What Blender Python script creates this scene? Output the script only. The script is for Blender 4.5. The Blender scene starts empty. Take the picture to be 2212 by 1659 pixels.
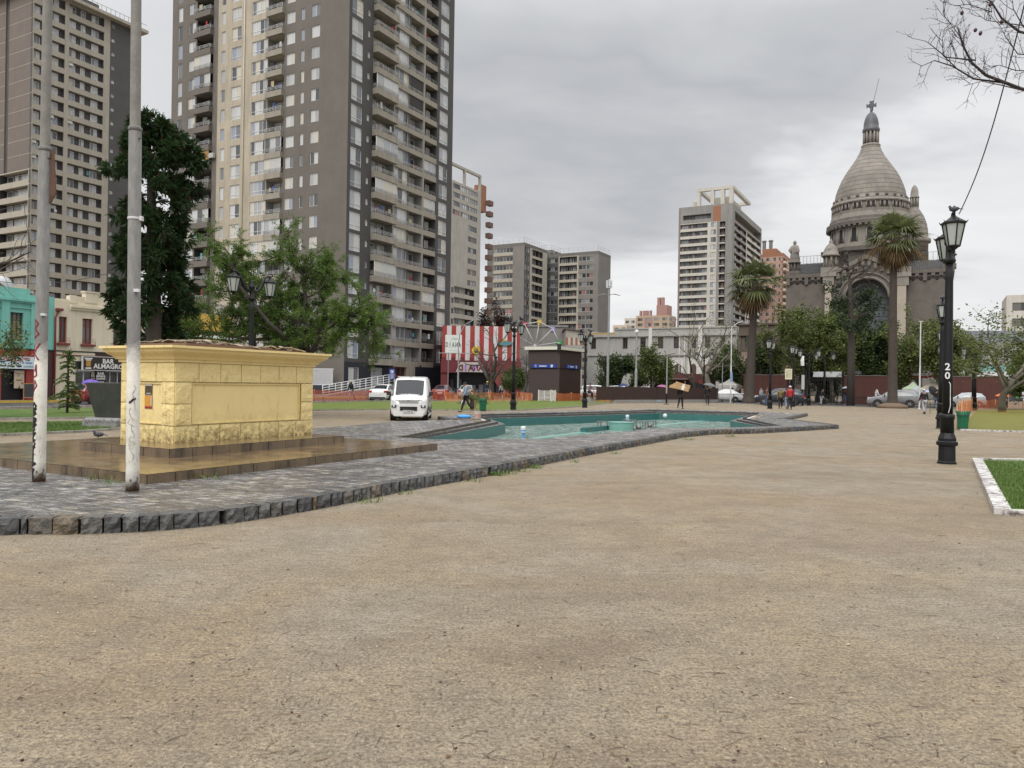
import bpy, bmesh, math, random
from math import sin, cos, pi, radians as R, sqrt, atan2, hypot, tan
from mathutils import Vector as V, Matrix as MX, Euler
from mathutils.geometry import tessellate_polygon
from mathutils import noise as NZ
sc = bpy.context.scene
COL = sc.collection
rnd = random.Random(7)
# ---------------------------------------------------------------- camera model (photo read at 2212 x 1659)
F = 1659.0; CU, CV = 1106.0, 829.5; ROLL = R(0.9); EYE = 1.65
cr_, sr_ = cos(ROLL), sin(ROLL)
def ray(u, v):
    a = (u-CU)/F; b = (CV-v)/F
    return a*cr_-b*sr_, a*sr_+b*cr_
def at(u, v, d):
    x, z = ray(u, v); return V((x*d, d, EYE+z*d))
def gnd(u, v, z=0.0):
    x, zz = ray(u, v); d = (z-EYE)/zz
    return V((x*d, d, z))
def proj(p):
    d = p[1]; x = p[0]/d; z = (p[2]-EYE)/d
    return CU+F*(x*cr_+z*sr_), CV-F*(-x*sr_+z*cr_)
def zat(u, v, d): return at(u, v, d).z
# street grid: AX runs away to the right, NX to the right and nearer
GA = atan2(-.4856, .8742); AX = V((.4856, .8742, 0)); NX = V((.8742, -.4856, 0))
GM = MX.Rotation(GA, 4, 'Z')
def ab(a, b, z=0): return AX*a+NX*b+V((0, 0, z))
# ---------------------------------------------------------------- objects
def link(o, parent=None):
    COL.objects.link(o)
    if parent is not None: o.parent = parent
    return o
def tag(o, label=None, cat=None, group=None, kind=None):
    if label: o['label'] = label
    if cat: o['category'] = cat
    if group: o['group'] = group
    if kind: o['kind'] = kind
    return o
def thing(name, label, cat, loc=(0, 0, 0), rz=0, group=None, s=1):
    o = bpy.data.objects.new(name, None); link(o); o.location = loc; o.rotation_euler = (0, 0, rz)
    o.scale = (s, s, s); o.empty_display_size = .2
    return tag(o, label, cat, group)
def kids(o): return [c for c in COL.objects if c.parent == o]
def copy_tree(o, parent=None, _ch=None):
    if _ch is None:
        _ch = {}
        for c in COL.objects:
            if c.parent: _ch.setdefault(c.parent, []).append(c)
    c = o.copy(); link(c)
    if parent: c.parent = parent
    for k in _ch.get(o, []): copy_tree(k, c, _ch)
    return c
# ---------------------------------------------------------------- mesh builder
class MB:
    def __init__(s, M=None): s.v = []; s.f = []; s.m = []; s.M = M; s.mi = 0; s.sm = []; s.smooth = False
    def av(s, p):
        p = V(p)
        if s.M is not None: p = s.M @ p
        s.v.append(p); return len(s.v)-1
    def af(s, idx, mi=None):
        s.f.append(tuple(idx)); s.m.append(s.mi if mi is None else mi); s.sm.append(s.smooth)
    def poly(s, pts, mi=None): s.af([s.av(p) for p in pts], mi)
    def box(s, x0, x1, y0, y1, z0, z1, mi=None, T=None):
        c = [(x0, y0, z0), (x1, y0, z0), (x1, y1, z0), (x0, y1, z0), (x0, y0, z1), (x1, y0, z1), (x1, y1, z1), (x0, y1, z1)]
        if T is not None: c = [T @ V(p) for p in c]
        i = [s.av(p) for p in c]
        for q in ((0, 3, 2, 1), (4, 5, 6, 7), (0, 1, 5, 4), (1, 2, 6, 5), (2, 3, 7, 6), (3, 0, 4, 7)): s.af([i[k] for k in q], mi)
    def cbox(s, c, sz, mi=None, T=None):
        s.box(c[0]-sz[0]/2, c[0]+sz[0]/2, c[1]-sz[1]/2, c[1]+sz[1]/2, c[2]-sz[2]/2, c[2]+sz[2]/2, mi, T)
    def loft(s, rings, close=True, cap=True, mi=None):
        ids = [[s.av(p) for p in r] for r in rings]; n = len(rings[0])
        for a, b in zip(ids, ids[1:]):
            for k in range(n if close else n-1): s.af([a[k], a[(k+1) % n], b[(k+1) % n], b[k]], mi)
        if cap and close:
            sm = s.smooth; s.smooth = False; s.af(ids[0][::-1], mi); s.af(ids[-1], mi); s.smooth = sm
        return ids
    def tube(s, path, rad, n=6, cap=True, mi=None):
        P = [V(p) for p in path]; m = len(P)
        if not hasattr(rad, '__len__'): rad = [rad]*m
        rings = []; prev = None
        for i in range(m):
            t = (P[min(i+1, m-1)]-P[max(i-1, 0)])
            if t.length < 1e-9: t = V((0, 0, 1))
            t.normalize()
            if prev is None:
                a = V((0, 0, 1)) if abs(t.z) < .9 else V((1, 0, 0)); x = t.cross(a).normalized()
            else:
                x = prev-t*prev.dot(t)
                x = x.normalized() if x.length > 1e-6 else t.orthogonal().normalized()
            prev = x; y = t.cross(x)
            rings.append([P[i]+(x*cos(2*pi*k/n)+y*sin(2*pi*k/n))*rad[i] for k in range(n)])
        sm = s.smooth; s.smooth = n > 4
        s.loft(rings, True, cap, mi); s.smooth = sm
    def lathe(s, prof, n=12, c=(0, 0, 0), mi=None, cap=True, smooth=False, ph=0):
        c = V(c); sm = s.smooth; s.smooth = smooth
        s.loft([[c+V((r*cos(2*pi*k/n+ph), r*sin(2*pi*k/n+ph), z)) for k in range(n)] for r, z in prof], True, cap, mi); s.smooth = sm
    def prism(s, pts, z0, z1, mi=None, mtop=None, cap=True):
        n = len(pts); a = [s.av((p[0], p[1], z0)) for p in pts]; b = [s.av((p[0], p[1], z1)) for p in pts]
        for k in range(n): s.af([a[k], a[(k+1) % n], b[(k+1) % n], b[k]], mi)
        if cap: s.flat([(p[0], p[1], z1) for p in pts], [], mtop if mtop is not None else mi)
    def flat(s, outer, holes=(), mi=None, flip=False):
        loops = [[V(p) for p in outer]]+[[V(p) for p in h] for h in holes]
        allp = [p for l in loops for p in l]; ids = [s.av(p) for p in allp]
        for t in tessellate_polygon(loops):
            a, b, c = [allp[k] for k in t]
            q = [ids[k] for k in t]
            if ((b-a).cross(c-a).z < 0) != flip: q = q[::-1]
            s.af(q, mi)
    def ball(s, c, r, nu=10, nv=6, mi=None, sc=(1, 1, 1), jit=0, rg=None):
        c = V(c); rings = []
        for j in range(nv+1):
            t = pi*j/nv; rr = max(sin(t), 1e-3)
            rings.append([c+V((rr*cos(2*pi*k/nu)*sc[0], rr*sin(2*pi*k/nu)*sc[1], -cos(t)*sc[2]))*(r*(1+(rg.uniform(-jit, jit) if rg else 0))) for k in range(nu)])
        sm = s.smooth; s.smooth = True
        s.loft(rings, True, True, mi); s.smooth = sm
    def sub(s, o, M=None):
        k = len(s.v)
        for p in o.v:
            q = M @ p if M is not None else p
            s.v.append(s.M @ q if s.M is not None else q.copy())
        for f, m, sm in zip(o.f, o.m, o.sm): s.f.append(tuple(i+k for i in f)); s.m.append(m); s.sm.append(sm)
    def mesh(s, name, mats):
        me = bpy.data.meshes.new(name); me.from_pydata([tuple(p) for p in s.v], [], s.f)
        for m in (mats if isinstance(mats, (list, tuple)) else [mats]): me.materials.append(m)
        me.polygons.foreach_set('material_index', s.m); me.polygons.foreach_set('use_smooth', s.sm)
        me.update(); return me
    def build(s, name, mats, parent=None, loc=None, rz=None, bevel=0, segs=2):
        o = bpy.data.objects.new(name, s.mesh(name, mats)); link(o, parent)
        if loc is not None: o.location = loc
        if rz is not None: o.rotation_euler = (0, 0, rz)
        if bevel:
            b = o.modifiers.new('b', 'BEVEL'); b.width = bevel; b.segments = segs; b.limit_method = 'ANGLE'; b.angle_limit = R(40)
        return o
def struct(mb, name, mats, label=None, cat=None, kind='structure', **k):
    o = mb.build(name, mats, **k); o['kind'] = kind
    return tag(o, label, cat)
# ---------------------------------------------------------------- text
def text_mb(txt, h, ext=.004, mirror=(), bold=0, space=1.0, align='CENTER', sx=1.0, mi=0):
    out = MB(); x = 0
    cu = bpy.data.curves.new('lettering', 'FONT'); cu.body = txt; cu.size = h*1.38; cu.extrude = ext; cu.offset = bold
    cu.space_character = space; cu.align_x = align; cu.resolution_u = 2
    o = bpy.data.objects.new('lettering', cu); COL.objects.link(o)
    dg = bpy.context.evaluated_depsgraph_get(); me = bpy.data.meshes.new_from_object(o.evaluated_get(dg))
    for v in me.vertices: out.v.append(V((v.co.x*sx, -v.co.z, v.co.y)))
    for p in me.polygons: out.f.append(tuple(p.vertices)); out.m.append(mi); out.sm.append(False)
    bpy.data.objects.remove(o); bpy.data.meshes.remove(me); bpy.data.curves.remove(cu)
    return out           # text stands in the x-z plane, facing -y
def letters_mb(txt, h, pitch, flips='', **k):
    out = MB()
    for i, c in enumerate(txt):
        t = text_mb(c, h, **k); s = -1 if i < len(flips) and flips[i] == '1' else 1
        out.sub(t, MX.Translation(((i-(len(txt)-1)/2)*pitch, 0, 0)) @ MX.Diagonal((s, 1, 1, 1)))
    return out
# ---------------------------------------------------------------- materials
def nt(name):
    m = bpy.data.materials.new(name); m.use_nodes = True; t = m.node_tree; t.nodes.clear()
    o = t.nodes.new('ShaderNodeOutputMaterial'); p = t.nodes.new('ShaderNodeBsdfPrincipled'); t.links.new(p.outputs[0], o.inputs[0])
    return m, t, p
class NT:
    def __init__(s, t): s.t = t
    def n(s, ty, **k):
        x = s.t.nodes.new('ShaderNode'+ty)
        for a, b in k.items(): setattr(x, a, b)
        return x
    def l(s, a, b): s.t.links.new(a, b)
    def coord(s, scale=(1, 1, 1), rot=(0, 0, 0), world=False):
        m = s.n('Mapping'); m.inputs['Scale'].default_value = scale; m.inputs['Rotation'].default_value = rot
        if world: s.l(s.n('NewGeometry').outputs['Position'], m.inputs[0])
        else: s.l(s.n('TexCoord').outputs['Object'], m.inputs[0])
        return m.outputs[0]
    def noise(s, co, scale, detail=4, rough=.6, dist=0):
        x = s.n('TexNoise'); x.inputs['Scale'].default_value = scale; x.inputs['Detail'].default_value = detail
        x.inputs['Roughness'].default_value = rough; x.inputs['Distortion'].default_value = dist
        s.l(co, x.inputs['Vector']); return x.outputs['Fac']
    def ramp(s, f, stops, interp='LINEAR'):
        x = s.n('ValToRGB'); e = x.color_ramp.elements; x.color_ramp.interpolation = interp
        while len(e) < len(stops): e.new(.5)
        for el, (p, c) in zip(e, stops):
            el.position = p; el.color = (c, c, c, 1) if not hasattr(c, '__len__') else (*c[:3], 1)
        s.l(f, x.inputs[0]); return x.outputs[0]
    def mix(s, f, a, b, bt='MIX'):
        x = s.n('Mix', data_type='RGBA', blend_type=bt)
        for sock, val in ((x.inputs[0], f), (x.inputs[6], a), (x.inputs[7], b)):
            if hasattr(val, 'is_output'): s.l(val, sock)
            elif hasattr(val, '__len__'): sock.default_value = (*val[:3], 1)
            else: sock.default_value = val if sock == x.inputs[0] else (val, val, val, 1)
        return x.outputs[2]
    def math(s, op, a, b=0.0):
        x = s.n('Math', operation=op)
        for i, q in enumerate((a, b)):
            if hasattr(q, 'is_output'): s.l(q, x.inputs[i])
            else: x.inputs[i].default_value = q
        return x.outputs[0]
    def bump(s, h, st, dist=.02, nrm=None):
        x = s.n('Bump'); x.inputs['Strength'].default_value = st; x.inputs['Distance'].default_value = dist
        s.l(h, x.inputs['Height'])
        if nrm: s.l(nrm, x.inputs['Normal'])
        return x.outputs[0]
MATS = {}
def mat(name, col, rough=.7, metal=0, col2=None, ns=3, streak=0, bump=0, bs=40, spec=.5, rv=0, world=False, coat=0, dirt=None, dlo=.5, dhi=.75, ds=2.0):
    """plain paint / stone / metal: col..col2 by noise, optional vertical stains, grain bump, roughness variation, patches of dirt"""
    if name in MATS: return MATS[name]
    m, t, p = nt(name); n = NT(t); co = n.coord(world=world)
    if col2 is None: col2 = tuple(c*.82 for c in col)
    c = n.mix(n.ramp(n.noise(co, ns, 6, .65), [(.3, 0), (.72, 1)]), col, col2)
    if streak:
        sv = n.noise(n.coord((3, 3, .22), world=world), ns*1.6, 5, .7)
        c = n.mix(n.ramp(sv, [(.42, 0), (.75, streak)]), c, tuple(q*.35 for q in col))
    if dirt is not None:
        dn = n.noise(co, ds, 7, .7)
        c = n.mix(n.ramp(dn, [(dlo, 0), (dhi, 1)]), c, dirt)
    n.l(c, p.inputs['Base Color'])
    p.inputs['Roughness'].default_value = rough; p.inputs['Metallic'].default_value = metal
    p.inputs['Specular IOR Level'].default_value = spec
    if coat: p.inputs['Coat Weight'].default_value = coat; p.inputs['Coat Roughness'].default_value = .06
    if rv: n.l(n.ramp(n.noise(co, ns*1.3, 5), [(.3, max(rough-rv, .03)), (.7, min(rough+rv, 1))]), p.inputs['Roughness'])
    if bump: n.l(n.bump(n.noise(co, bs, 5, .7), bump), p.inputs['Normal'])
    MATS[name] = m; return m
# ================================================================ world, sun, camera
cam = bpy.data.objects.new('camera', bpy.data.cameras.new('camera')); COL.objects.link(cam)
cam.data.sensor_width = 36; cam.data.lens = 27; cam.data.clip_end = 3000; cam.data.clip_start = .05
xr = V((cr_, 0, sr_)); up = V((-sr_, 0, cr_)); bk = V((0, -1, 0))
cam.matrix_world = MX.Translation((0, 0, EYE)) @ MX((xr, up, bk)).transposed().to_4x4()
sc.camera = cam
sc.view_settings.view_transform = 'Standard'; sc.view_settings.look = 'None'; sc.view_settings.exposure = .30; sc.view_settings.gamma = 1
SUN_EL, SUN_AZ = R(45), R(208)      # azimuth clockwise from +Y: the pale disc behind the clouds, behind the camera to the left
w = bpy.data.worlds.new('World'); sc.world = w; w.use_nodes = True; wt = w.node_tree; wt.nodes.clear(); n = NT(wt)
out = n.n('OutputWorld'); bg = n.n('Background'); n.l(bg.outputs[0], out.inputs[0])
sky = n.n('TexSky', sky_type='NISHITA'); sky.sun_disc = False; sky.sun_elevation = SUN_EL; sky.sun_rotation = SUN_AZ
sky.air_density = 1.5; sky.dust_density = 4
tc = n.n('TexCoord').outputs['Generated']; sx = n.n('SeparateXYZ'); n.l(tc, sx.inputs[0])
# clouds: direction projected on a high flat layer
zc = n.math('MAXIMUM', sx.outputs[2], .0); den = n.math('ADD', zc, .16)
cx = n.n('CombineXYZ'); n.l(n.math('DIVIDE', sx.outputs[0], den), cx.inputs[0]); n.l(n.math('DIVIDE', sx.outputs[1], den), cx.inputs[1])
mp = n.n('Mapping'); n.l(cx.outputs[0], mp.inputs[0]); mp.inputs['Location'].default_value = (1.7, .55, .3); mp.inputs['Scale'].default_value = (.55, .8, 1)
c1 = n.noise(mp.outputs[0], 1.1, 5, .52, .3); c2 = n.noise(mp.outputs[0], 3.4, 4, .55, .4)
az = n.math('ABSOLUTE', n.math('SUBTRACT', sx.outputs[0], .12))      # the deck is thickest straight ahead
e = n.math('ADD', zc, n.math('ADD', n.math('MULTIPLY', n.math('SUBTRACT', c1, .5), .72), n.math('MULTIPLY', n.math('SUBTRACT', c2, .5), .26)))
cl = n.ramp(e, [(.0, (.86, .865, .88)), (.09, (.98, .98, .99)), (.17, (.87, .875, .89)), (.25, (.63, .635, .66)), (.34, (.53, .54, .565)), (.43, (.62, .63, .65)), (.55, (.77, .775, .79)), (.75, (.88, .88, .89))])
cl = n.mix(n.ramp(az, [(.22, 0), (.55, .75)]), cl, (.86, .865, .88))
zen = n.ramp(zc, [(0, .97), (.42, 1.0), (.55, 1.5), (1, 3.3)])
cl = n.mix(1.0, cl, zen, 'MULTIPLY')
sk = n.mix(1.0, sky.outputs[0], (.07, .07, .07), 'MULTIPLY')
bwn = n.n('RGBToBW'); n.l(sk, bwn.inputs[0])
n.l(n.mix(.94, sk, n.mix(1.0, cl, (.80, .80, .80), 'MULTIPLY')), bg.inputs[0]); bg.inputs[1].default_value = 1.0
sun = bpy.data.objects.new('sun', bpy.data.lights.new('sun', 'SUN')); COL.objects.link(sun)
sun.data.energy = 1.5; sun.data.angle = R(40); sun.data.color = (1, .97, .93)
sd = V((sin(SUN_AZ)*cos(SUN_EL), cos(SUN_AZ)*cos(SUN_EL), sin(SUN_EL)))
sun.rotation_euler = (-sd).to_track_quat('-Z', 'Y').to_euler()

# ================================================================ surfaces
def m_ground():
    m, t, p = nt('damp_sand_gravel'); n = NT(t); co = n.coord(world=True)
    big = n.noise(co, .22, 5, .55, .6); mid = n.noise(co, 1.7, 6, .65); fine = n.noise(co, 46, 7, .82, .4); grit = n.noise(co, 210, 2, .6)
    vb = n.n('TexVoronoi'); vb.inputs['Scale'].default_value = 120; n.l(co, vb.inputs['Vector'])
    c = n.mix(n.ramp(big, [(.35, 0), (.66, 1)]), (.375, .300, .186), (.285, .225, .142))
    c = n.mix(n.ramp(n.noise(co, .38, 4, .6, .9), [(.40, 0), (.62, .85)]), c, (.335, .295, .225)); c = n.mix(n.ramp(n.noise(n.coord((.6, 1, 1), (0, 0, -.3), world=True), .30, 3, .55, .5), [(.48, 0), (.70, .7)]), c, (.30, .205, .112))
    c = n.mix(n.ramp(mid, [(.40, 0), (.72, .75)]), c, (.21, .175, .125))
    c = n.mix(n.ramp(n.noise(n.coord((.35, 1.2, 1), (0, 0, .25), world=True), .55, 5, .65, 1.0), [(.52, 0), (.70, .55)]), c, (.165, .12, .072))
    c = n.mix(n.ramp(n.noise(n.coord((1, 2.2, 1), world=True), 7, 5, .7), [(.42, 0), (.66, .6)]), c, (.145, .118, .085))
    c = n.mix(n.ramp(fine, [(.40, .95), (.52, 0)]), c, (.085, .068, .05))
    c = n.mix(n.ramp(fine, [(.55, 0), (.70, .7)]), c, (.60, .51, .38))
    c = n.mix(n.ramp(grit, [(.36, .9), (.48, 0)]), c, (.07, .055, .04))
    c = n.mix(n.ramp(vb.outputs['Distance'], [(.05, .5), (.16, 0)]), c, (.55, .47, .36))
    n.l(c, p.inputs['Base Color'])
    n.l(n.ramp(mid, [(.3, .6), (.6, .9)]), p.inputs['Roughness']); p.inputs['Specular IOR Level'].default_value = .3
    b = n.bump(fine, .5, .014); b = n.bump(grit, .5, .006, b); b = n.bump(mid, .5, .10, b); b = n.bump(n.noise(co, 5.5, 4, .55, .5), .45, .05, b)
    n.l(b, p.inputs['Normal']); return m
def m_cobble():
    m, t, p = nt('wet_cobble_setts'); n = NT(t)
    mp0 = n.coord((1, 1, 1), (0, 0, -GA), world=True)
    dn = n.n('TexNoise'); dn.inputs['Scale'].default_value = 1.3; dn.inputs['Detail'].default_value = 3; n.l(mp0, dn.inputs['Vector'])
    vm = n.n('VectorMath', operation='MULTIPLY_ADD'); n.l(dn.outputs['Color'], vm.inputs[0]); vm.inputs[1].default_value = (.16, .16, 0); n.l(mp0, vm.inputs[2])
    br = n.n('TexBrick'); n.l(vm.outputs[0], br.inputs['Vector']); br.inputs['Scale'].default_value = 1
    br.inputs['Brick Width'].default_value = .23; br.inputs['Row Height'].default_value = .145; br.inputs['Mortar Size'].default_value = .014; br.inputs['Mortar Smooth'].default_value = .35
    br.inputs['Color1'].default_value = (0, 0, 0, 1); br.inputs['Color2'].default_value = (1, 1, 1, 1); br.inputs['Mortar'].default_value = (.5, .5, .5, 1)
    big = n.noise(mp0, .35, 4, .6)
    stone = n.ramp(br.outputs['Color'], [(0, (.11, .108, .112)), (.45, (.25, .245, .248)), (.8, (.38, .365, .345)), (1, (.44, .385, .30))])  # stones paled so their colour also carries the sky glare on wet tops
    stone = n.mix(n.ramp(big, [(.42, 0), (.62, .55)]), stone, (.22, .185, .135))
    stone = n.mix(n.ramp(n.noise(mp0, 24, 5, .7), [(.35, .5), (.6, 0)]), stone, (.07, .065, .06)); stone = n.mix(n.ramp(n.noise(mp0, 2.3, 5, .7), [(.42, .85), (.58, 0)]), stone, (.055, .053, .056))  # broad dark mottling breaks the painted glare into patches
    c = n.mix(br.outputs['Fac'], stone, (.045, .04, .032)); n.l(c, p.inputs['Base Color'])
    wet = n.noise(mp0, 3.1, 5, .65)
    r = n.ramp(wet, [(.36, .12), (.54, .28), (.72, .42)]); n.l(n.mix(br.outputs['Fac'], r, .6), p.inputs['Roughness'])
    inv = n.math('SUBTRACT', 1, br.outputs['Fac'])
    b = n.bump(inv, .7, .012); b = n.bump(n.noise(mp0, 5.5, 3, .5), 1.0, .10, b); b = n.bump(n.noise(mp0, 38, 4, .6), .35, .006, b); n.l(b, p.inputs['Normal'])
    p.inputs['Specular IOR Level'].default_value = .85
    return m
def m_grass(name, c1, c2, c3, bare=.6):
    m, t, p = nt(name); n = NT(t); co = n.coord(world=True)
    c = n.mix(n.ramp(n.noise(co, .7, 5, .6), [(.35, 0), (.65, 1)]), c1, c2)
    c = n.mix(n.ramp(n.noise(co, .33, 6, .65, .8), [(bare, 0), (bare+.1, .8)]), c, c3)
    c = n.mix(n.ramp(n.noise(co, 40, 4, .7), [(.35, .7), (.6, 0)]), c, tuple(q*.3 for q in c1))
    n.l(c, p.inputs['Base Color']); p.inputs['Roughness'].default_value = .75; p.inputs['Specular IOR Level'].default_value = .25
    n.l(n.bump(n.noise(co, 32, 4, .7), .9, .05), p.inputs['Normal']); return m
def m_wet(name, c1, c2, c3, ns=1.6):
    m, t, p = nt(name); n = NT(t); co = n.coord(world=True)
    c = n.mix(n.ramp(n.noise(co, ns, 6, .65), [(.35, 0), (.65, 1)]), c1, c2)
    c = n.mix(n.ramp(n.noise(n.coord((1.5, 1.5, .3), world=True), 2.2, 6, .75), [(.47, 0), (.66, .85)]), c, c3)
    c = n.mix(n.ramp(n.noise(co, 60, 3, .7), [(.36, .45), (.5, 0)]), c, c3)
    n.l(c, p.inputs['Base Color']); n.l(n.ramp(n.noise(co, 1.1, 4, .55), [(.38, .03), (.62, .22)]), p.inputs['Roughness']); p.inputs['Specular IOR Level'].default_value = .7
    n.l(n.bump(n.noise(co, 26, 4, .6), .22, .01), p.inputs['Normal']); return m
def m_water():
    m, t, p = nt('pool_water'); n = NT(t); co = n.coord((1, 1, 1), (0, 0, .5), world=True)
    c = n.mix(n.ramp(n.noise(co, .8, 4, .6, 1.5), [(.42, 0), (.6, 1)]), (.25, .365, .33), (.38, .42, .37))
    n.l(c, p.inputs['Base Color']); p.inputs['Roughness'].default_value = .07; p.inputs['IOR'].default_value = 1.33
    p.inputs['Specular IOR Level'].default_value = .5
    b = n.bump(n.noise(n.coord((1, 2.2, 1), (0, 0, .2), world=True), 4.2, 4, .62, .8), .8, .2); b = n.bump(n.noise(n.coord((2.2, .55, 1), (0, 0, .1), world=True), 1.1, 4, .6, .6), 1.0, .8, b); n.l(b, p.inputs['Normal']); return m
def m_tile(name, c1, c2, grout, sz=.12):
    m, t, p = nt(name); n = NT(t); co = n.coord((1/sz,)*3, (0, 0, -GA), world=True)
    fr = n.n('VectorMath', operation='FRACTION'); n.l(co, fr.inputs[0]); s = n.n('SeparateXYZ'); n.l(fr.outputs[0], s.inputs[0])
    g = n.math('LESS_THAN', s.outputs[2], .08)
    c = n.mix(n.ramp(n.noise(n.coord(world=True), 5, 4, .6), [(.3, 0), (.7, 1)]), c1, c2); c = n.mix(n.math('MULTIPLY', g, .6), c, grout)
    n.l(c, p.inputs['Base Color']); p.inputs['Roughness'].default_value = .28; return m
G_ground = m_ground(); G_cob = m_cobble(); G_water = m_water()
G_grass = m_grass('lawn_green', (.065, .14, .018), (.115, .18, .03), (.21, .175, .07), .55)
G_grassd = m_grass('lawn_dry', (.11, .165, .026), (.16, .195, .038), (.18, .175, .05), .64)
G_stepstone = m_wet('wet_tan_stone', (.23, .15, .068), (.155, .10, .048), (.035, .027, .018))
G_stepside = m_wet('stained_tan_stone', (.19, .13, .072), (.125, .09, .052), (.022, .018, .014), 2.4)
G_teal = m_tile('teal_pool_tiles', (.028, .115, .108), (.04, .14, .13), (.10, .22, .2))
G_aqua = m_tile('aqua_pool_tiles', (.15, .32, .275), (.20, .38, .33), (.09, .22, .19), .16)
G_asphalt = mat('wet_asphalt', (.055, .056, .06), .35, col2=(.085, .085, .088), ns=1.2, bump=.2, bs=60, rv=.15, world=True)
G_walk = mat('pavement_slabs', (.20, .185, .165), .5, col2=(.14, .13, .12), ns=1.2, bump=.15, bs=30, rv=.15, world=True)
G_kerb = mat('concrete_kerb', (.36, .34, .30), .6, col2=(.22, .20, .17), ns=3, bump=.3, bs=40, world=True, dirt=(.06, .055, .045), dlo=.5, dhi=.7, ds=5)
G_whitekerb = mat('white_washed_kerb', (.62, .61, .59), .5, col2=(.45, .43, .41), ns=4, bump=.3, bs=50, world=True, dirt=(.10, .075, .065), dlo=.46, dhi=.62, ds=7)
def m_rock():
    m, t, p = nt('split_grey_stone'); n = NT(t); co = n.coord(world=True); ge = n.n('NewGeometry')
    c = n.ramp(ge.outputs['Random Per Island'], [(0, (.05, .052, .054)), (.35, (.085, .086, .086)), (.62, (.12, .115, .105)), (.82, (.15, .115, .07)), (.93, (.10, .07, .035)), (1, (.17, .15, .12))])
    c = n.mix(n.ramp(n.noise(co, 9, 6, .7), [(.38, .8), (.6, 0)]), c, (.03, .03, .03)); n.l(c, p.inputs['Base Color']); n.l(n.ramp(n.noise(co, 5, 4), [(.3, .28), (.7, .65)]), p.inputs['Roughness'])
    b = n.bump(n.noise(co, 13, 5, .6), .9, .05); n.l(n.bump(n.noise(co, 45, 4, .7), .5, .012, b), p.inputs['Normal']); return m
G_rock = m_rock()
G_yellowline = mat('yellow_road_paint', (.60, .40, .05), .55, col2=(.45, .3, .05), world=True)
G_whiteline = mat('white_road_paint', (.7, .7, .68), .5, world=True)

# ---- outlines on the ground (metres)
ZP = .16
plat_px = [(-420, 1122), (-60, 1124), (60, 1121), (173, 1121), (301, 1117), (376, 1112), (488, 1102), (585, 1089), (685, 1073), (782, 1056), (864, 1040),
           (1060, 1008), (1270, 969), (1480, 934), (1540, 929), (1640, 927), (1812, 918), (1691, 904), (1744.5, 893), (1640, 889.5), (1420, 883.3), (1296, 885), (1100, 891), (1040, 893),
           (1000, 895), (945.5, 899.5), (977, 906.5), (842, 911), (774, 918), (674, 926), (420, 943), (190, 957), (0, 962), (-420, 985)]
PLAT = [gnd(u, v, ZP) for u, v in plat_px]
pool_px = [(854, 944.5), (950, 949.5), (1087, 948), (1181, 947.3), (1263, 939), (1382, 929), (1413, 925.5), (1501, 924), (1577, 923.5), (1687, 919.5), (1577, 909), (1614, 898), (1423, 892.3), (1240, 899), (1054, 904), (1092, 916)]
# the bank step outlines lie on the paving level, so the near edge hides the wall below it
NEAR = 10                 # the first ten points lie on the near lip, the rest on the foot of the far steps
WALLP = [gnd(u, v, ZP if i < NEAR else -.02) for i, (u, v) in enumerate(pool_px)]
def inset(P, d):
    n_ = len(P); o = []
    area = sum(P[i].x*P[(i+1) % n_].y-P[(i+1) % n_].x*P[i].y for i in range(n_)); sg = 1 if area > 0 else -1
    for i in range(n_):
        a, b, c = P[i-1], P[i], P[(i+1) % n_]
        e1 = (b-a).to_2d().normalized(); e2 = (c-b).to_2d().normalized()
        n1 = V((-e1.y, e1.x))*sg; n2 = V((-e2.y, e2.x))*sg; m_ = (n1+n2)
        m_ = m_/max(m_.length_squared/2, .55)
        o.append(V((b.x+m_.x*d, b.y+m_.y*d, b.z)))
    return o
def lift(P, z): return [V((p.x, p.y, z)) for p in P]
far = lambda d: [p if i < NEAR else q for i, (p, q) in enumerate(zip(WALLP, inset(WALLP, -d)))]
ST2 = WALLP; ST1 = far(.3); POOL = far(.6)
mb = MB(); BIG = [(-700, -120, 0), (900, -120, 0), (900, 1100, 0), (-700, 1100, 0)]
mb.flat(BIG, [lift(POOL, 0)]); struct(mb, 'ground', G_ground)
mb = MB(); mb.flat(PLAT, [POOL]); struct(mb, 'paving', G_cob)
mb = MB()           # two shallow steps round the pool
for hi, lo, outer, inner in ((ZP, .07, POOL, ST1), (.07, -.02, ST1, ST2)):
    k = len(outer)
    for i in range(k):
        j = (i+1) % k
        mb.poly([(*outer[i].xy, lo), (*outer[j].xy, lo), (*outer[j].xy, hi), (*outer[i].xy, hi)], 1)
    mb.flat(lift(outer, lo), [lift(inner, lo)], 0)
struct(mb, 'pool_steps', [G_cob, G_rock])
mb = MB(); k = len(ST2)
for i in range(k):
    j = (i+1) % k; mb.poly([(*ST2[i].xy, -1.0), (*ST2[j].xy, -1.0), (*ST2[j].xy, -.02), (*ST2[i].xy, -.02)])
mb.flat(lift(ST2, -1.0)); struct(mb, 'pool_basin', G_teal)
ZW = -.42
mb = MB(); mb.flat(lift(ST2, ZW)); struct(mb, 'water', G_water)
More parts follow.
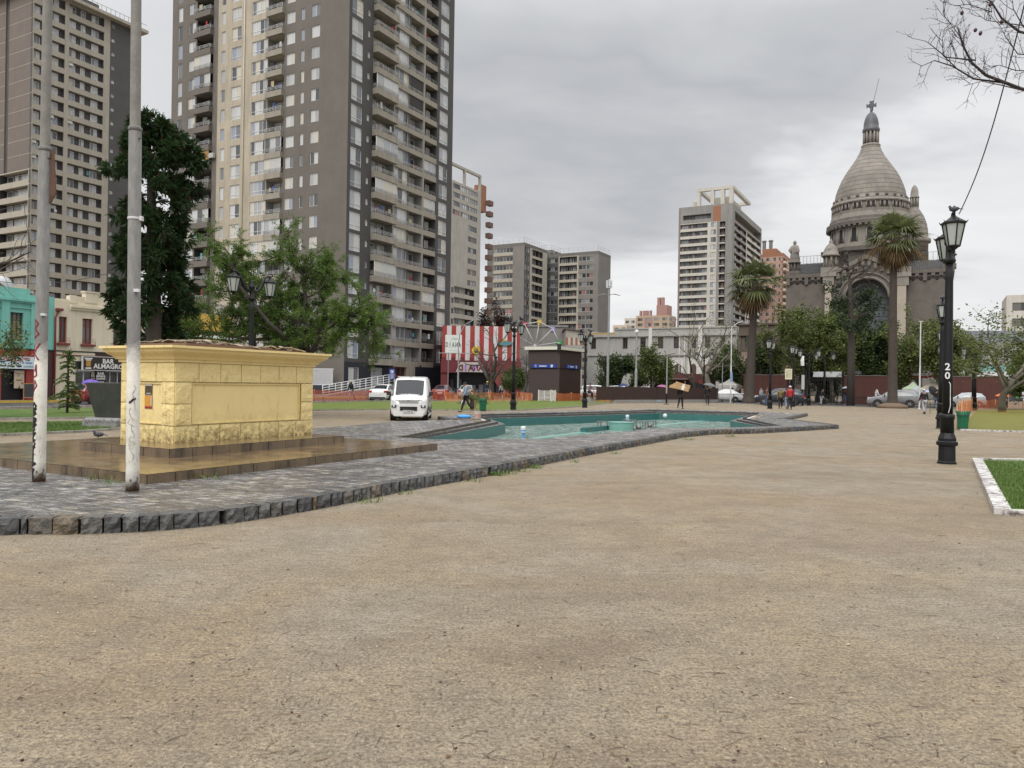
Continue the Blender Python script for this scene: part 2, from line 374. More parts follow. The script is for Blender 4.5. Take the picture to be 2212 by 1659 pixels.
# ---- rough split-stone kerb of the paving: every block its own little faceted shape, one kerb
def stone_row(mb, P, z0, z1, wmin, wmax, dep, rg, mi=0):
    for a, b in zip(P, P[1:]):
        L = (b-a).to_2d().length; t = 0; e = (b-a).normalized(); nrm = V((e.y, -e.x, 0))
        while t < L-.04:
            w_ = min(rg.uniform(wmin, wmax), L-t); gp = rg.uniform(.004, .013); x0 = t+gp; x1 = t+w_-gp; t += w_
            if x1-x0 < .05: continue
            nx, nz = 4, 3; g = []
            for iz in range(nz+1):
                row = []
                for ix in range(nx+1):
                    edge = ix in (0, nx) or iz == nz
                    bul = rg.uniform(-.004, .004) if edge else rg.uniform(.006, .04)
                    if iz == 0: bul = rg.uniform(0, .035)
                    q = a+e*(x0+(x1-x0)*ix/nx)+nrm*bul; row.append(mb.av((q.x, q.y, z0+(z1-z0)*iz/nz+(rg.uniform(-.008, .003) if iz == nz else 0))))
                g.append(row)
            for iz in range(nz):
                for ix in range(nx): mb.af([g[iz][ix], g[iz][ix+1], g[iz+1][ix+1], g[iz+1][ix]], mi)
            q0 = a+e*x0-nrm*dep; q1 = a+e*x1-nrm*dep
            i0 = mb.av((*q0.xy, z1)); i1 = mb.av((*q1.xy, z1)); b0 = mb.av((*q0.xy, z0)); b1 = mb.av((*q1.xy, z0))
            mb.af([*g[nz], i1, i0], mi); mb.af([g[0][0], *[r[0] for r in g[1:]], i0, b0], mi); mb.af([b1, i1, *[r[nx] for r in g[::-1]]], mi)
mb = MB(); stone_row(mb, PLAT[0:18], -.02, ZP+.012, .17, .27, .2, random.Random(3)); struct(mb, 'kerb', G_rock)
mb = MB(); stone_row(mb, [PLAT[17], PLAT[18]], -.02, ZP+.012, .2, .3, .2, random.Random(4)); stone_row(mb, [PLAT[25], PLAT[26]], -.02, ZP+.012, .2, .3, .2, random.Random(5)); struct(mb, 'kerb_ends', G_rock)
# ---- roads on the street grid
mb = MB(); mb.poly([ab(-60, -50, .006), ab(-60, -40.5, .006), ab(420, -40.5, .006), ab(420, -50, .006)]); struct(mb, 'road', G_asphalt)
mb = MB(); mb.poly([ab(80.5, -34, .008), ab(80.5, 200, .008), ab(92, 200, .008), ab(92, -34, .008)]); struct(mb, 'cross_road', G_asphalt)
mb = MB()
TG = MX((AX, NX, V((0, 0, 1)))).transposed().to_4x4()
mb.box(-60, 420, -90, -50.15, -.1, .13, T=TG); struct(mb, "pavement", G_walk)
TG = MX((AX, NX, V((0, 0, 1)))).transposed().to_4x4()   # (a, b, z) -> world
mb = MB(); mb.box(-60, 420, -50.15, -49.95, 0, .14, T=TG); struct(mb, 'far_kerb', G_yellowline)
mb = MB(); mb.box(-60, 420, -40.6, -40.4, -.05, .12, T=TG); struct(mb, 'near_kerb', G_kerb)
mb = MB()
for a0 in range(-8, 200, 7): mb.poly([ab(a0, -45.4, .010), ab(a0, -45.25, .010), ab(a0+2.6, -45.25, .010), ab(a0+2.6, -45.4, .010)])
for q in ([(12, 901), (48, 904.5), (47, 906), (10, 903)], [(12, 901), (36, 901), (36, 902.3), (12, 902.5)]):
    mb.poly([gnd(u, v, .011) for u, v in q])
struct(mb, 'road_markings', G_whiteline)
# ---- lawns
def lawn(name, px, m_, kb=.0, z=.03, kz=.07, kw=.12, km=None, kerb_edges=None):
    P = [gnd(u, v) for u, v in px]
    mb = MB(); mb.flat(lift(P, z)); o = struct(mb, name, m_)
    if km is not None:
        mb = MB(); k = len(P)
        for i in (kerb_edges if kerb_edges is not None else range(k)):
            a, b = P[i], P[(i+1) % k]; e = (b-a).normalized(); q = V((-e.y, e.x, 0))*kw/2
            L = (b-a).length; t = 0
            while t < L-.01:
                w_ = min(1.0, L-t); p0 = a+e*(t+.004); p1 = a+e*(t+w_-.004); t += w_
                mb.prism([p0-q, p1-q, p1+q, p0+q], -.02, kz)
        struct(mb, name+'_kerb', km)
    return P
LAWN_L = lawn('lawn', [(-500, 962), (-60, 944), (85, 939), (180, 934), (300, 925), (460, 912), (460, 908), (280, 910.5), (100, 911.5), (-500, 925)], G_grass, km=G_kerb, kerb_edges=[0, 1, 2, 3, 4])
lawn('far_lawn', [(-500, 913), (100, 905), (300, 903), (420, 900), (420, 888), (225, 881.5), (0, 886), (-500, 905)], G_grass, km=G_kerb, kerb_edges=[0, 1, 2])
lawn('middle_lawn', [(400, 893), (675, 887.5), (760, 886.5), (850, 886), (1000, 887.5), (1110, 888), (1215, 881.5), (1263, 878), (1340, 868), (1290, 864), (1130, 866), (960, 867), (700, 868), (400, 872)], G_grassd, km=G_kerb, kerb_edges=[0, 1, 2, 3, 4, 5, 6, 7])
LAWN_R = lawn('near_lawn', [(2117, 997), (2420, 1003), (2700, 1120), (2170, 1112)], G_grass, z=.05)
lawn('right_lawn', [(2073, 930), (2420, 941), (2600, 890), (2400, 880), (2110, 886)], G_grassd, km=G_whitekerb, kerb_edges=[0])
mb = MB()
def kb(a, b, w_, z0=-.02, z1=.085):
    e = (b-a).normalized(); q = V((-e.y, e.x, 0))*w_/2; mb.prism([a-q, b-q, b+q, a+q], z0, z1)
c0 = gnd(2111, 997); c1 = gnd(2166, 1112); L = (c1-c0).length; k = 6
for i in range(k): kb(c0.lerp(c1, i/k+.002), c0.lerp(c1, (i+1)/k-.002), .2)
c2 = gnd(2460, 1004); kb(c0, c2, .12); c3 = gnd(2500, 1122); kb(c1, c3, .12, z1=.07)
struct(mb, 'white_kerb', G_whitekerb, bevel=.012)
# ---- blades of grass on the near lawn, one ground cover
def grass_blades(name, P, nb, h0, h1, m_, rg, z=.04):
    mb = MB(); xs = [p.x for p in P]; ys = [p.y for p in P]
    def inside(x, y):
        c = False; n_ = len(P)
        for i in range(n_):
            a, b = P[i], P[i-1]
            if (a.y > y) != (b.y > y) and x < (b.x-a.x)*(y-a.y)/(b.y-a.y)+a.x: c = not c
        return c
    k = 0; tries = 0
    while k < nb and tries < nb*8:
        tries += 1; x = rg.uniform(min(xs), max(xs)); y = rg.uniform(min(ys), max(ys))
        if not inside(x, y): continue
        u, v = proj((x, y, 0))
        if u < -60 or u > 2290: continue
        if NZ.noise((x*.5, y*.5, 1)) > .28 and rg.random() < .8: continue
        k += 1; h = rg.uniform(h0, h1); t = rg.uniform(0, 2*pi); w_ = rg.uniform(.006, .012); dx, dy = cos(t)*w_, sin(t)*w_; lx, ly = rg.uniform(-.03, .03), rg.uniform(-.03, .03)
        mb.poly([(x-dx, y-dy, z), (x+dx, y+dy, z), (x+lx, y+ly, z+h)], 0 if rg.random() < .7 else 1)
    return struct(mb, name, m_, kind='stuff')
G_bl1 = mat('grass_blade', (.06, .13, .018), .6, col2=(.09, .16, .03), ns=2, world=True); G_bl2 = mat('grass_blade_pale', (.15, .19, .045), .6, ns=2, world=True)
grass_blades('grass', [gnd(2124, 1002), gnd(2300, 1006), gnd(2330, 1108), gnd(2178, 1106)], 16000, .03, .08, [G_bl1, G_bl2], random.Random(11))
grass_blades('lawn_grass', [gnd(-40, 944), gnd(180, 933), gnd(300, 924), gnd(300, 913), gnd(-40, 916)], 9000, .04, .10, [G_bl1, G_bl2], random.Random(12), .03)
# ---- twigs, dead leaves and small stones strewn over the sand
rg = random.Random(21); mb = MB()
for i in range(1700):
    v = 870+790*rg.random()**1.5; u = rg.uniform(-30, 2240); p = gnd(u, v+30)
    if p.y > 40: continue
    inside_plat = False; n_ = len(PLAT)
    for k in range(n_):
        a, b = PLAT[k], PLAT[k-1]
        if (a.y > p.y) != (b.y > p.y) and p.x < (b.x-a.x)*(p.y-a.y)/(b.y-a.y)+a.x: inside_plat = not inside_plat
    if inside_plat or (p.x > 9 and p.y < 19 and u > 2090): continue
    t = rg.random(); ang = rg.uniform(0, pi)
    if t < .34:
        L = rg.uniform(.025, .11) if rg.random() < .95 else rg.uniform(.1, .22); d = V((cos(ang), sin(ang), 0)); bend = V((-d.y, d.x, 0))*rg.uniform(-.12, .12)*L
        mb.tube([p-d*L/2+V((0, 0, .004)), p+bend+V((0, 0, .006)), p+d*L/2+V((0, 0, .004))], [.001, .0017, .0008], 4, mi=rg.choice((0, 0, 1)))
    elif t < .50:
        s = rg.uniform(.008, .02); d = V((cos(ang), sin(ang), 0)); q = V((-d.y, d.x, 0))
        mb.poly([p-d*s+V((0, 0, .004)), p+q*s*.45+V((0, 0, .012)), p+d*s+V((0, 0, .006)), p-q*s*.45+V((0, 0, .009))], rg.choice((0, 1, 2)))
    else:
        s = rg.uniform(.003, .008)*(1.6 if rg.random() < .05 else 1); mb.ball(p+V((0, 0, s*.4)), s, 5, 3, rg.choice((3, 3, 3, 2, 0)), (1, rg.uniform(.6, 1), .6), .2, rg)
struct(mb, 'ground_litter', [mat('dark_twig', (.05, .03, .02), .8), mat('brown_twig', (.16, .085, .035), .8), mat('pale_leaf', (.45, .38, .27), .8), mat('grit_stone', (.16, .13, .10), .8)], kind='stuff')
# tufts of weeds along the stone edge and in the joints
rg = random.Random(33); mb = MB()
for u, v, n_ in ((1075, 1027, 60), (1090, 1024, 40), (1160, 1012, 50), (1128, 1019, 20), (800, 1086, 22), (1330, 981, 20), (1490, 951, 30), (1580, 944, 30), (865, 1068, 14), (455, 1034, 26), (250, 1044, 20), (206, 1036, 16), (1020, 1041, 14), (1240, 999, 16)):
    c_ = gnd(u, v); zz_ = 0 if v > 1045 or u > 700 else ZP
    if zz_: c_ = gnd(u, v, ZP)
    for k in range(n_):
        p = c_+V((rg.gauss(0, .10), rg.gauss(0, .05), 0)); h = rg.uniform(.03, .11); t = rg.uniform(0, 2*pi); w_ = rg.uniform(.004, .010); l = V((rg.gauss(0, .04), rg.gauss(0, .04), h))
        mb.poly([p+V((-cos(t)*w_, -sin(t)*w_, 0)), p+V((cos(t)*w_, sin(t)*w_, 0)), p+l*.6+V((cos(t)*w_, sin(t)*w_, .01)), p+l], rg.randrange(2))
struct(mb, 'weeds', [G_bl1, G_bl2], kind='stuff')
# ================================================================ window glass whose curtains differ from flat to flat
def m_pane(name, stops, rough=.06, spec=.8):
    m, t, p = nt(name); n = NT(t)
    oi = n.n('ObjectInfo'); ge = n.n('NewGeometry')
    f = n.math('FRACT', n.math('ADD', oi.outputs['Random'], n.math('MULTIPLY', ge.outputs['Random Per Island'], 3.7)))
    c = n.ramp(f, stops, 'CONSTANT')
    fold = n.n('TexWave'); fold.inputs['Scale'].default_value = 3.2; fold.inputs['Distortion'].default_value = 2.5; n.l(n.coord(), fold.inputs['Vector'])
    c = n.mix(n.math('MULTIPLY', fold.outputs['Fac'], .4), c, (.05, .052, .055)); n.l(c, p.inputs['Base Color'])
    p.inputs['Roughness'].default_value = rough; p.inputs['Specular IOR Level'].default_value = spec
    return m
PANE_W = m_pane('curtained_glass', [(0, (.58, .59, .59)), (.28, (.40, .41, .42)), (.44, (.17, .18, .19)), (.58, (.52, .52, .50)), (.76, (.07, .075, .08)), (.85, (.60, .56, .46)), (.95, (.30, .33, .42))])
PANE_D = m_pane('dim_glass', [(0, (.03, .033, .036)), (.25, (.10, .105, .11)), (.45, (.25, .26, .27)), (.62, (.05, .05, .055)), (.75, (.30, .30, .28)), (.86, (.13, .12, .10)), (.95, (.34, .17, .15))])
PANE_K = mat('dark_glass', (.018, .02, .023), .06, col2=(.03, .033, .036), spec=.8)
FR_W = mat('white_window_frame', (.74, .74, .72), .45); FR_D = mat('dark_window_frame', (.05, .05, .05), .5); RAILW = mat('pale_railing_paint', (.42, .42, .41), .45)
RAILG = mat('grey_railing_paint', (.16, .16, .155), .5); FR_R = mat('oxblood_window_frame', (.17, .028, .022), .5)
def win_t(w, h, n_=2, tr=0, fw=.05, pane=1, cross=0):
    """frame (slot 0) + panes (slot 1), facing -y, lower left corner at the origin"""
    m = MB(); y0, y1 = -.03, .05
    m.box(0, fw, y0, y1, 0, h, 0); m.box(w-fw, w, y0, y1, 0, h, 0); m.box(fw, w-fw, y0, y1, 0, fw, 0); m.box(fw, w-fw, y0, y1, h-fw, h, 0)
    for i in range(1, n_): m.box(w*i/n_-fw*.4, w*i/n_+fw*.4, y0+.005, y1, fw, h-fw, 0)
    if tr: m.box(fw, w-fw, y0+.003, y1, tr-fw*.4, tr+fw*.4, 0)
    for k in range(cross): zz = tr+(h-tr)*(k+1)/(cross+1); m.box(fw, w-fw, y0+.01, y1, zz-.018, zz+.018, 0)
    for i in range(n_): m.poly([(w*i/n_, .02, 0), (w*(i+1)/n_, .02, 0), (w*(i+1)/n_, .02, h), (w*i/n_, .02, h)], 1)
    return m
def bal_t(w, pr, z0, z1, rail, retl=True, retr=True, th=.12):
    """solid parapet (slot 0) with a railing above (slot 1); x 0..w, projecting pr; z relative to the floor"""
    m = MB()
    if pr > .05:
        m.box(0, w, -pr, -pr+th, z0, z1, 0); m.box(th, w-th, -pr+th, 0, z0, .0, 0)
        if retl: m.box(0, th, -pr+th, 0, z0, z1, 0)
        if retr: m.box(w-th, w, -pr+th, 0, z0, z1, 0)
    else: m.box(0, w, -.003, th, z0, z1, 0)
    if rail:
        yy = -pr+th/2; zs = [z1+(rail-z1)*q for q in (.4, .7, 1)]
        for z in zs: m.box(0, w, yy-.018, yy+.018, z-.02, z+.02, 1)
        for i in range(int(w/1.1)+2):
            x = min(max(w*i/(int(w/1.1)+1), .03), w-.03); m.box(x-.02, x+.02, yy-.021, yy+.021, z1, rail-.025, 1)
        if pr > .05:
            for x, on in ((.06, retl), (w-.06, retr)):
                if on:
                    for z in zs: m.box(x-.02, x+.02, yy+.02, 0, z-.024, z+.024, 1)
    return m
class Facade:
    """A building face: solid stretches, recessed windows and balconies. Local x along the wall, y inwards, z up."""
    def __init__(s, root, TW, mats, hint):
        s.root = root; s.TW = TW; s.mats = mats; s.wall = MB(); s.parts = {}; s.hint = hint
    def face(s, T): s.T = T; s.wall.M = T
    def rect(s, x0, x1, z0, z1, mi=0, y=0): s.wall.poly([(x0, y, z0), (x1, y, z0), (x1, y, z1), (x0, y, z1)], mi)
    def put(s, name, key, tmpl, M, mats):
        s.parts.setdefault(name, []).append((key, tmpl, s.T @ M, mats))
    def window(s, x0, x1, z0, z1, y, n_=2, tr=0, mats=None, fw=.05, cross=0):
        mats = mats or [FR_W, PANE_W]; key = ('w', round(x1-x0, 2), round(z1-z0, 2), n_, round(tr, 2), fw, cross)
        if key not in TM: TM[key] = win_t(round(x1-x0, 2), round(z1-z0, 2), n_, tr, fw, cross=cross)
        s.put('window', key, TM[key], MX.Translation((x0, y, z0)), mats)
    def hole(s, X0, X1, Z0, Z1, x0, x1, z0, z1, mi, dep):
        r = s.rect
        if x0 > X0: r(X0, x0, Z0, Z1, mi)
        if x1 < X1: r(x1, X1, Z0, Z1, mi)
        if z0 > Z0: r(x0, x1, Z0, z0, mi)
        if z1 < Z1: r(x0, x1, z1, Z1, mi)
        w = s.wall
        w.poly([(x0, 0, z0), (x0, 0, z1), (x0, dep, z1), (x0, dep, z0)], mi); w.poly([(x1, 0, z1), (x1, 0, z0), (x1, dep, z0), (x1, dep, z1)], mi)
        w.poly([(x0, 0, z0), (x0, dep, z0), (x1, dep, z0), (x1, 0, z0)], mi); w.poly([(x0, 0, z1), (x1, 0, z1), (x1, dep, z1), (x0, dep, z1)], mi)
    def column(s, x0, x1, kind, zs, mi=0, **o):
        if kind == 'w': s.rect(x0, x1, zs[0], zs[-1], mi, o.get('y', 0)); return
        for k, (z0, z1) in enumerate(zip(zs, zs[1:])):
            if kind == 'win':
                a = z0+o.get('sill', .9); b = a+o.get('h', 1.4); wx0, wx1 = o.get('wx', (x0, x1)); d = o.get('dep', .14)
                s.hole(x0, x1, z0, z1, wx0, wx1, a, min(b, z1), mi, d)
                s.window(wx0, wx1, a, min(b, z1), d-.03, o.get('n', 2), o.get('tr', 0), o.get('wm'), o.get('fw', .05), o.get('cross', 0))
                if o.get('spandrel') is not None: s.put('spandrel', ('sp', x0, x1, o['spandrel']), spand(x1-x0, o.get('sh', .8)), MX.Translation((x0, 0, z0)), [s.mats[o['spandrel']]])
            elif kind == 'bal':
                D = o.get('D', 1.1); pr = o.get('pr', 0); sl = .2; w = s.wall; mb_ = o.get('mb', mi); zt = z1-sl
                w.poly([(x0, 0, z0), (x0, 0, zt), (x0, D, zt), (x0, D, z0)], mb_); w.poly([(x1, 0, zt), (x1, 0, z0), (x1, D, z0), (x1, D, zt)], mb_)
                w.poly([(x0, 0, z0), (x0, D, z0), (x1, D, z0), (x1, 0, z0)], mi); w.poly([(x0, 0, zt), (x1, 0, zt), (x1, D, zt), (x0, D, zt)], mi)
                s.rect(x0, x1, zt, z1, mi)
                s.rect(x0, x1, z0, zt, mb_, D)
                for q in o.get('wins', []):
                    wx0, wx1, a, b = q[:4]
                    s.window(wx0, wx1, z0+a, z0+b, D-.06, q[4] if len(q) > 4 else 2, q[5] if len(q) > 5 else 0, o.get('wm'))
                pm = o.get('mp', mi); key = ('b', round(x1-x0, 2), pr, o.get('pz0', -.2), o.get('pz1', .7), o.get('rail', 0), o.get('ret', (1, 1)))
                if key not in TM: TM[key] = bal_t(x1-x0, pr, o.get('pz0', -.2), o.get('pz1', .7), o.get('rail', 0), *o.get('ret', (1, 1)))
                s.put('balcony', key, TM[key], MX.Translation((x0, 0, z0)), [s.mats[pm], o.get('rm', RAILG)])
                if o.get('stuff') and RF.random() < o['stuff']:
                    for q in range(RF.randint(1, 3)):
                        lw, lh, lx = RF.uniform(.25, .6), RF.uniform(.35, .8), RF.uniform(.1, max(x1-x0-.8, .15)); key = ('l', round(lw, 1), round(lh, 1)); b_ = MB(); b_.box(0, round(lw, 1), 0, .03, 0, round(lh, 1)); TM.setdefault(key, b_); s.put('laundry', key, TM[key], MX.Translation((x0+lx, -pr+RF.uniform(.2, .6), z0+RF.uniform(.75, 1.2))), [RF.choice(LAUN)])
                if o.get('stuff') and RF.random() < .1:
                    key = ('ac',); b_ = MB(); b_.box(0, .75, 0, .3, 0, .55); TM.setdefault(key, b_); s.put('air_conditioner', key, b_ if key not in TM else TM[key], MX.Translation((x0+.15, D-.4, z0+1.75)), [FR_W])
                if o.get('glz') and RF.random() < o['glz']:
                    gw = x1-x0-.1; key = ('g', round(gw, 2), zt-z0-o.get('pz1', .7)); TM.setdefault(key, win_t(gw, zt-z0-o.get('pz1', .7), 3, 0, .04))
                    s.put('glazing', key, TM[key], MX.Translation((x0+.05, -pr+.13, z0+o.get('pz1', .7))), [FR_W, PANE_W])
                elif o.get('blind') and RF.random() < o['blind']:
                    key = ('bl', round(x1-x0, 2)); b_ = MB(); b_.box(.06, x1-x0-.06, .1, .14, 1.0, zt-z0); TM.setdefault(key, b_)
                    s.put('blind', key, TM[key], MX.Translation((x0, -pr, z0)), [RF.choice(BLINDS)])
    def finish(s, cap=95, name='wall'):
        o = s.wall.build(name, s.mats, s.root); s.wall_obj = o
        for pname, L in s.parts.items():
            def key(e):
                p = s.TW @ e[2] @ V((0, 0, 0)); u, v = proj(p) if p.y > 1 else (9e9, 9e9)
                inside = -60 < u < 2272 and -60 < v < 900
                return (0 if inside else 1, p.length)
            L = sorted(L, key=key)
            L = [e for e in L if key(e)[0] == 0 or -400 < proj(s.TW @ e[2] @ V((0, 0, 0)))[1] < 1200]
            meshes = {}
            for e in L[:cap]:
                kk = (e[0], tuple(m.name for m in e[3]))
                if kk not in meshes: meshes[kk] = e[1].mesh(pname, e[3])
                ob = bpy.data.objects.new(pname, meshes[kk]); link(ob, s.root); ob.matrix_local = e[2]
            rest = L[cap:]
            if rest:
                mb = MB(); mats = []
                for k_, t_, M_, ms in rest:
                    base = {}
                    for i, m in enumerate(ms):
                        if m not in mats: mats.append(m)
                        base[i] = mats.index(m)
                    n0 = len(mb.m); mb.sub(t_, M_); mb.m[n0:] = [base[i] for i in mb.m[n0:]]
                ob = mb.build(pname, mats, s.root); ob['kind'] = 'stuff'
        return o
TM = {}; RF = random.Random(5)
def spand(w, h):
    m = MB(); m.box(0, w, -.12, 0, 0, h); return m
LAUN = [mat('laundry_%d' % i, c, .9) for i, c in enumerate(((.6, .6, .6), (.3, .03, .04), (.05, .08, .25), (.03, .03, .035), (.45, .38, .25), (.10, .28, .30)))]
BLINDS = [mat('brown_reed_blind', (.16, .06, .028), .8, col2=(.10, .04, .02), ns=8), mat('ochre_cloth_blind', (.33, .19, .07), .8), mat('dark_shade_cloth', (.035, .03, .03), .8)]
RFL = MX.Rotation(pi/2, 4, 'Z')
class Tower:
    """A tower on the street grid: near corner at pixel u0 and depth d0, left face to uL, right face to uR."""
    def __init__(s, name, label, u0, d0, uL, uR, mats, cat='building', ang=GA, vref=None):
        vref = vref if vref is not None else 829.5+(u0-CU)*.0157
        x, _ = ray(u0, vref); s.C = V((x*d0, d0, 0)); s.ang = ang
        s.R = MX.Rotation(ang, 4, 'Z'); s.TW = MX.Translation(s.C) @ s.R
        s.nx = s.R @ V((1, 0, 0)); s.ax = s.R @ V((0, 1, 0))
        s.root = thing(name, label, cat, s.C, ang)
        s.f = Facade(s.root, s.TW, mats, name)
        s.WL = -s.tl(uL, vref); s.WR = s.tr(uR, vref)
    def _t(s, dirv, u, v):
        x, _ = ray(u, v); return (x*s.C.y-s.C.x)/(dirv.x-x*dirv.y)
    def tl(s, u, v): return s._t(s.nx, u, v)       # local x on the left face (negative)
    def tr(s, u, v): return s._t(s.ax, u, v)       # distance along the right face
    def left(s): s.f.face(MX.Identity(4))
    def right(s): s.f.face(RFL)
    def back(s, z0, z1, mi=0):
        w = s.f.wall; w.M = None; a, b = -s.WL, s.WR
        w.poly([(a, b, z0), (a, 0, z0), (a, 0, z1), (a, b, z1)], mi); w.poly([(0, b, z0), (a, b, z0), (a, b, z1), (0, b, z1)], mi)
    def roof(s, z, mi=0, par=.9, th=.25):
        w = s.f.wall; w.M = None; a, b = -s.WL, s.WR
        w.poly([(a, 0, z), (0, 0, z), (0, b, z), (a, b, z)], mi)
        w.box(a, 0, 0, th, z+.003, z+par, mi); w.box(a, 0, b-th, b, z+.003, z+par, mi); w.box(a, a+th, th, b-th, z+.003, z+par, mi); w.box(-th, 0, th, b-th, z+.003, z+par, mi)
# ================================================================ apartment towers
W_taupe = mat('taupe_render', (.145, .128, .11), .8, col2=(.112, .098, .085), ns=.35, streak=.14, bump=.1)
W_taupe_shaded = mat('shaded_taupe_render', (.068, .066, .063), .8, col2=(.055, .053, .05), ns=.4, streak=.15)  # taupe with the right face's shade put into the colour; also balcony backs
W_cream = mat('cream_concrete', (.43, .38, .295), .8, col2=(.34, .295, .225), ns=.4, streak=.5)
W_beige = mat('beige_concrete', (.34, .305, .25), .8, col2=(.25, .225, .185), ns=.6, streak=.6)
W_navy = mat('navy_ground_floor', (.018, .022, .032), .5)
W_grey = mat('grey_balcony_back', (.28, .28, .275), .8, streak=.2)
def floors(z0, fh, n_): return [z0+fh*k for k in range(n_+1)]
# ---- main tower
T = Tower('apartment_tower', 'tall dark taupe tower with cream middle strip and beige balconies, nearest of the towers', 742.5, 88.4, 361, 969.5, [W_taupe, W_taupe_shaded, W_cream, W_beige, W_navy, W_grey])
cu = lambda x: 345.6+x*.3125
f = T.f; T.left(); ZS = floors(3.95, 2.5, 26); zt = ZS[-1]
X = lambda x, y=800: T.tl(cu(x), y*.3125)
DKB = dict(rm=RAILW)
def wc(a, b, kind, mi, **o): f.column(X(a), X(b), kind, ZS, mi, **o)
xl = -T.WL
f.column(xl, X(150), 'win', ZS, 0, wx=(xl+1.2, xl+2.1), sill=.35, h=1.95, n=1)
wc(150, 250, 'win', 0, wx=(X(192), X(240)), sill=.85, h=1.45)
wc(250, 362, 'bal', 0, D=1.3, pr=.55, pz1=.55, rail=1.05, mp=0, mb=1, wins=[(X(256), X(290), 0, 2.05, 1), (X(312), X(355), 0, 2.05, 2)], stuff=.3, glz=.14, blind=.1, rm=RAILW)
wc(362, 395, 'w', 0)
wc(395, 462, 'win', 2, wx=(X(418), X(446)), sill=.75, h=1.6, n=1)
wc(462, 578, 'win', 2, wx=(X(490), X(556)), sill=.7, h=1.7, n=2, tr=.45)
wc(578, 600, 'w', 2)
wc(600, 740, 'win', 2, wx=(X(628), X(736)), sill=.7, h=1.7, n=4, tr=.45)
wc(740, 854, 'bal', 2, D=1.2, pr=.45, pz1=.5, rail=1.0, mp=3, mb=5, rm=RAILW, wins=[(X(748), X(790), 0, 2.05, 1), (X(800), X(846), 0, 2.05, 2)], stuff=.3, glz=.16, blind=.2)
wc(854, 950, 'win', 0, wx=(X(868), X(926)), sill=.88, h=1.4)
wc(950, 1010, 'win', 0, wx=(X(968), X(992)), sill=.88, h=1.4, n=1)
wc(1010, 1120, 'win', 0, wx=(X(1040), X(1097)), sill=.88, h=1.42)
f.column(X(1120), 0, 'w', ZS, 0)
f.rect(xl, 0, -.5, 3.95, 0)
T.right(); Y = lambda x, y=800: T.tr(cu(x), y*.3125)
def wr(a, b, kind, mi, **o): f.column(a if a == 0 else Y(a), b if b > 3000 else Y(b), kind, ZS, mi, **o)
f.column(0, Y(1415), 'win', ZS, 1, wx=(Y(1320), Y(1397)), sill=.42, h=2.08, n=2, tr=.55)
f.column(Y(1415), Y(1468), 'win', ZS, 1, wx=(Y(1430), Y(1447)), sill=1.25, h=.75, n=1)
wr(1468, 1618, 'bal', 3, D=1.0, pr=.75, pz0=-.25, pz1=.5, rail=1.0, mp=3, mb=5, rm=RAILW, wins=[(Y(1480), Y(1530), 0, 2.1, 2), (Y(1555), Y(1600), 0, 2.1, 2)], stuff=.4, glz=.16, ret=(1, 1))
wr(1618, 1626, 'w', 3)
wr(1626, 1728, 'bal', 3, D=.35, pz0=-.25, pz1=.42, rail=.85, mp=3, mb=5, rm=RAILW, wins=[(Y(1630), Y(1726), .45, 2.28, 3)])
wr(1728, 1822, 'bal', 3, D=1.3, pz0=-.25, pz1=.42, rail=.85, mp=3, mb=5, rm=RAILW, wins=[(Y(1736), Y(1775), 0, 2.1, 1), (Y(1782), Y(1812), 0, 2.1, 1)], stuff=.35, blind=.06)
wr(1822, 1832, 'w', 3)
wr(1832, 1916, 'bal', 3, D=1.1, pz0=-.25, pz1=.45, rail=.9, mp=3, mb=1, stuff=.35, wins=[(Y(1838), Y(1868), 0, 2.1, 1), (Y(1884), Y(1908), .9, 1.9, 1)], glz=.12)
wr(1916, 1928, 'w', 1)
f.column(Y(1928), T.WR, 'win', ZS, 1, wx=(Y(1934), Y(1992)), sill=.42, h=2.0, n=2, tr=.5)
# dark blue street storey, with doorway and garage shutter
cw = lambda x: 656.7+x*.1953
g = lambda x, y: T.tr(cw(x), 674+y*.1953)
f.hole(0, g(730, 650), -.5, 3.95, g(490, 650), g(605, 650), 1.0, 3.3, 4, .1); f.window(g(490, 650), g(605, 650), 1.0, 3.3, .07, 2)
f.hole(g(730, 650), g(990, 650), -.5, 3.95, g(738, 650), g(872, 650), .02, 3.5, 4, .25)
sh = MB(); shw = g(872, 650)-g(738, 650)
for k in range(8): sh.box(0, shw, .0 if k % 2 else .03, .2, k*.42, k*.42+.4)
f.put('garage_shutter', 'sh', sh, MX.Translation((g(738, 650), .1, .05)), [mat('grey_shutter', (.34, .35, .36), .5)])
f.hole(g(990, 650), g(1228, 650), -.5, 3.95, g(995, 600), g(1135, 600), .0, 3.6, 3, .4)
dr = MB(); dw = g(1135, 600)-g(995, 600)
for i in range(4): dr.box(dw*i/3-.06*(i > 0), dw*i/3+.06*(i < 3), 0, .1, 0, 3.6, 0)
for z in (0, 1.2, 2.4, 3.45): dr.box(0, dw, .01, .09, z, z+.12, 0)
dr.poly([(0, .05, 0), (dw, .05, 0), (dw, .05, 3.6), (0, .05, 3.6)], 1)
f.put('entrance_door', 'dr', dr, MX.Translation((g(995, 600), .35, 0)), [mat('rust_red_door_frame', (.22, .05, .02), .5), PANE_K])
f.rect(g(1228, 650), T.WR, -.5, 3.95, 4)
T.back(-.5, zt, 0); T.roof(zt, 0)
f.finish()
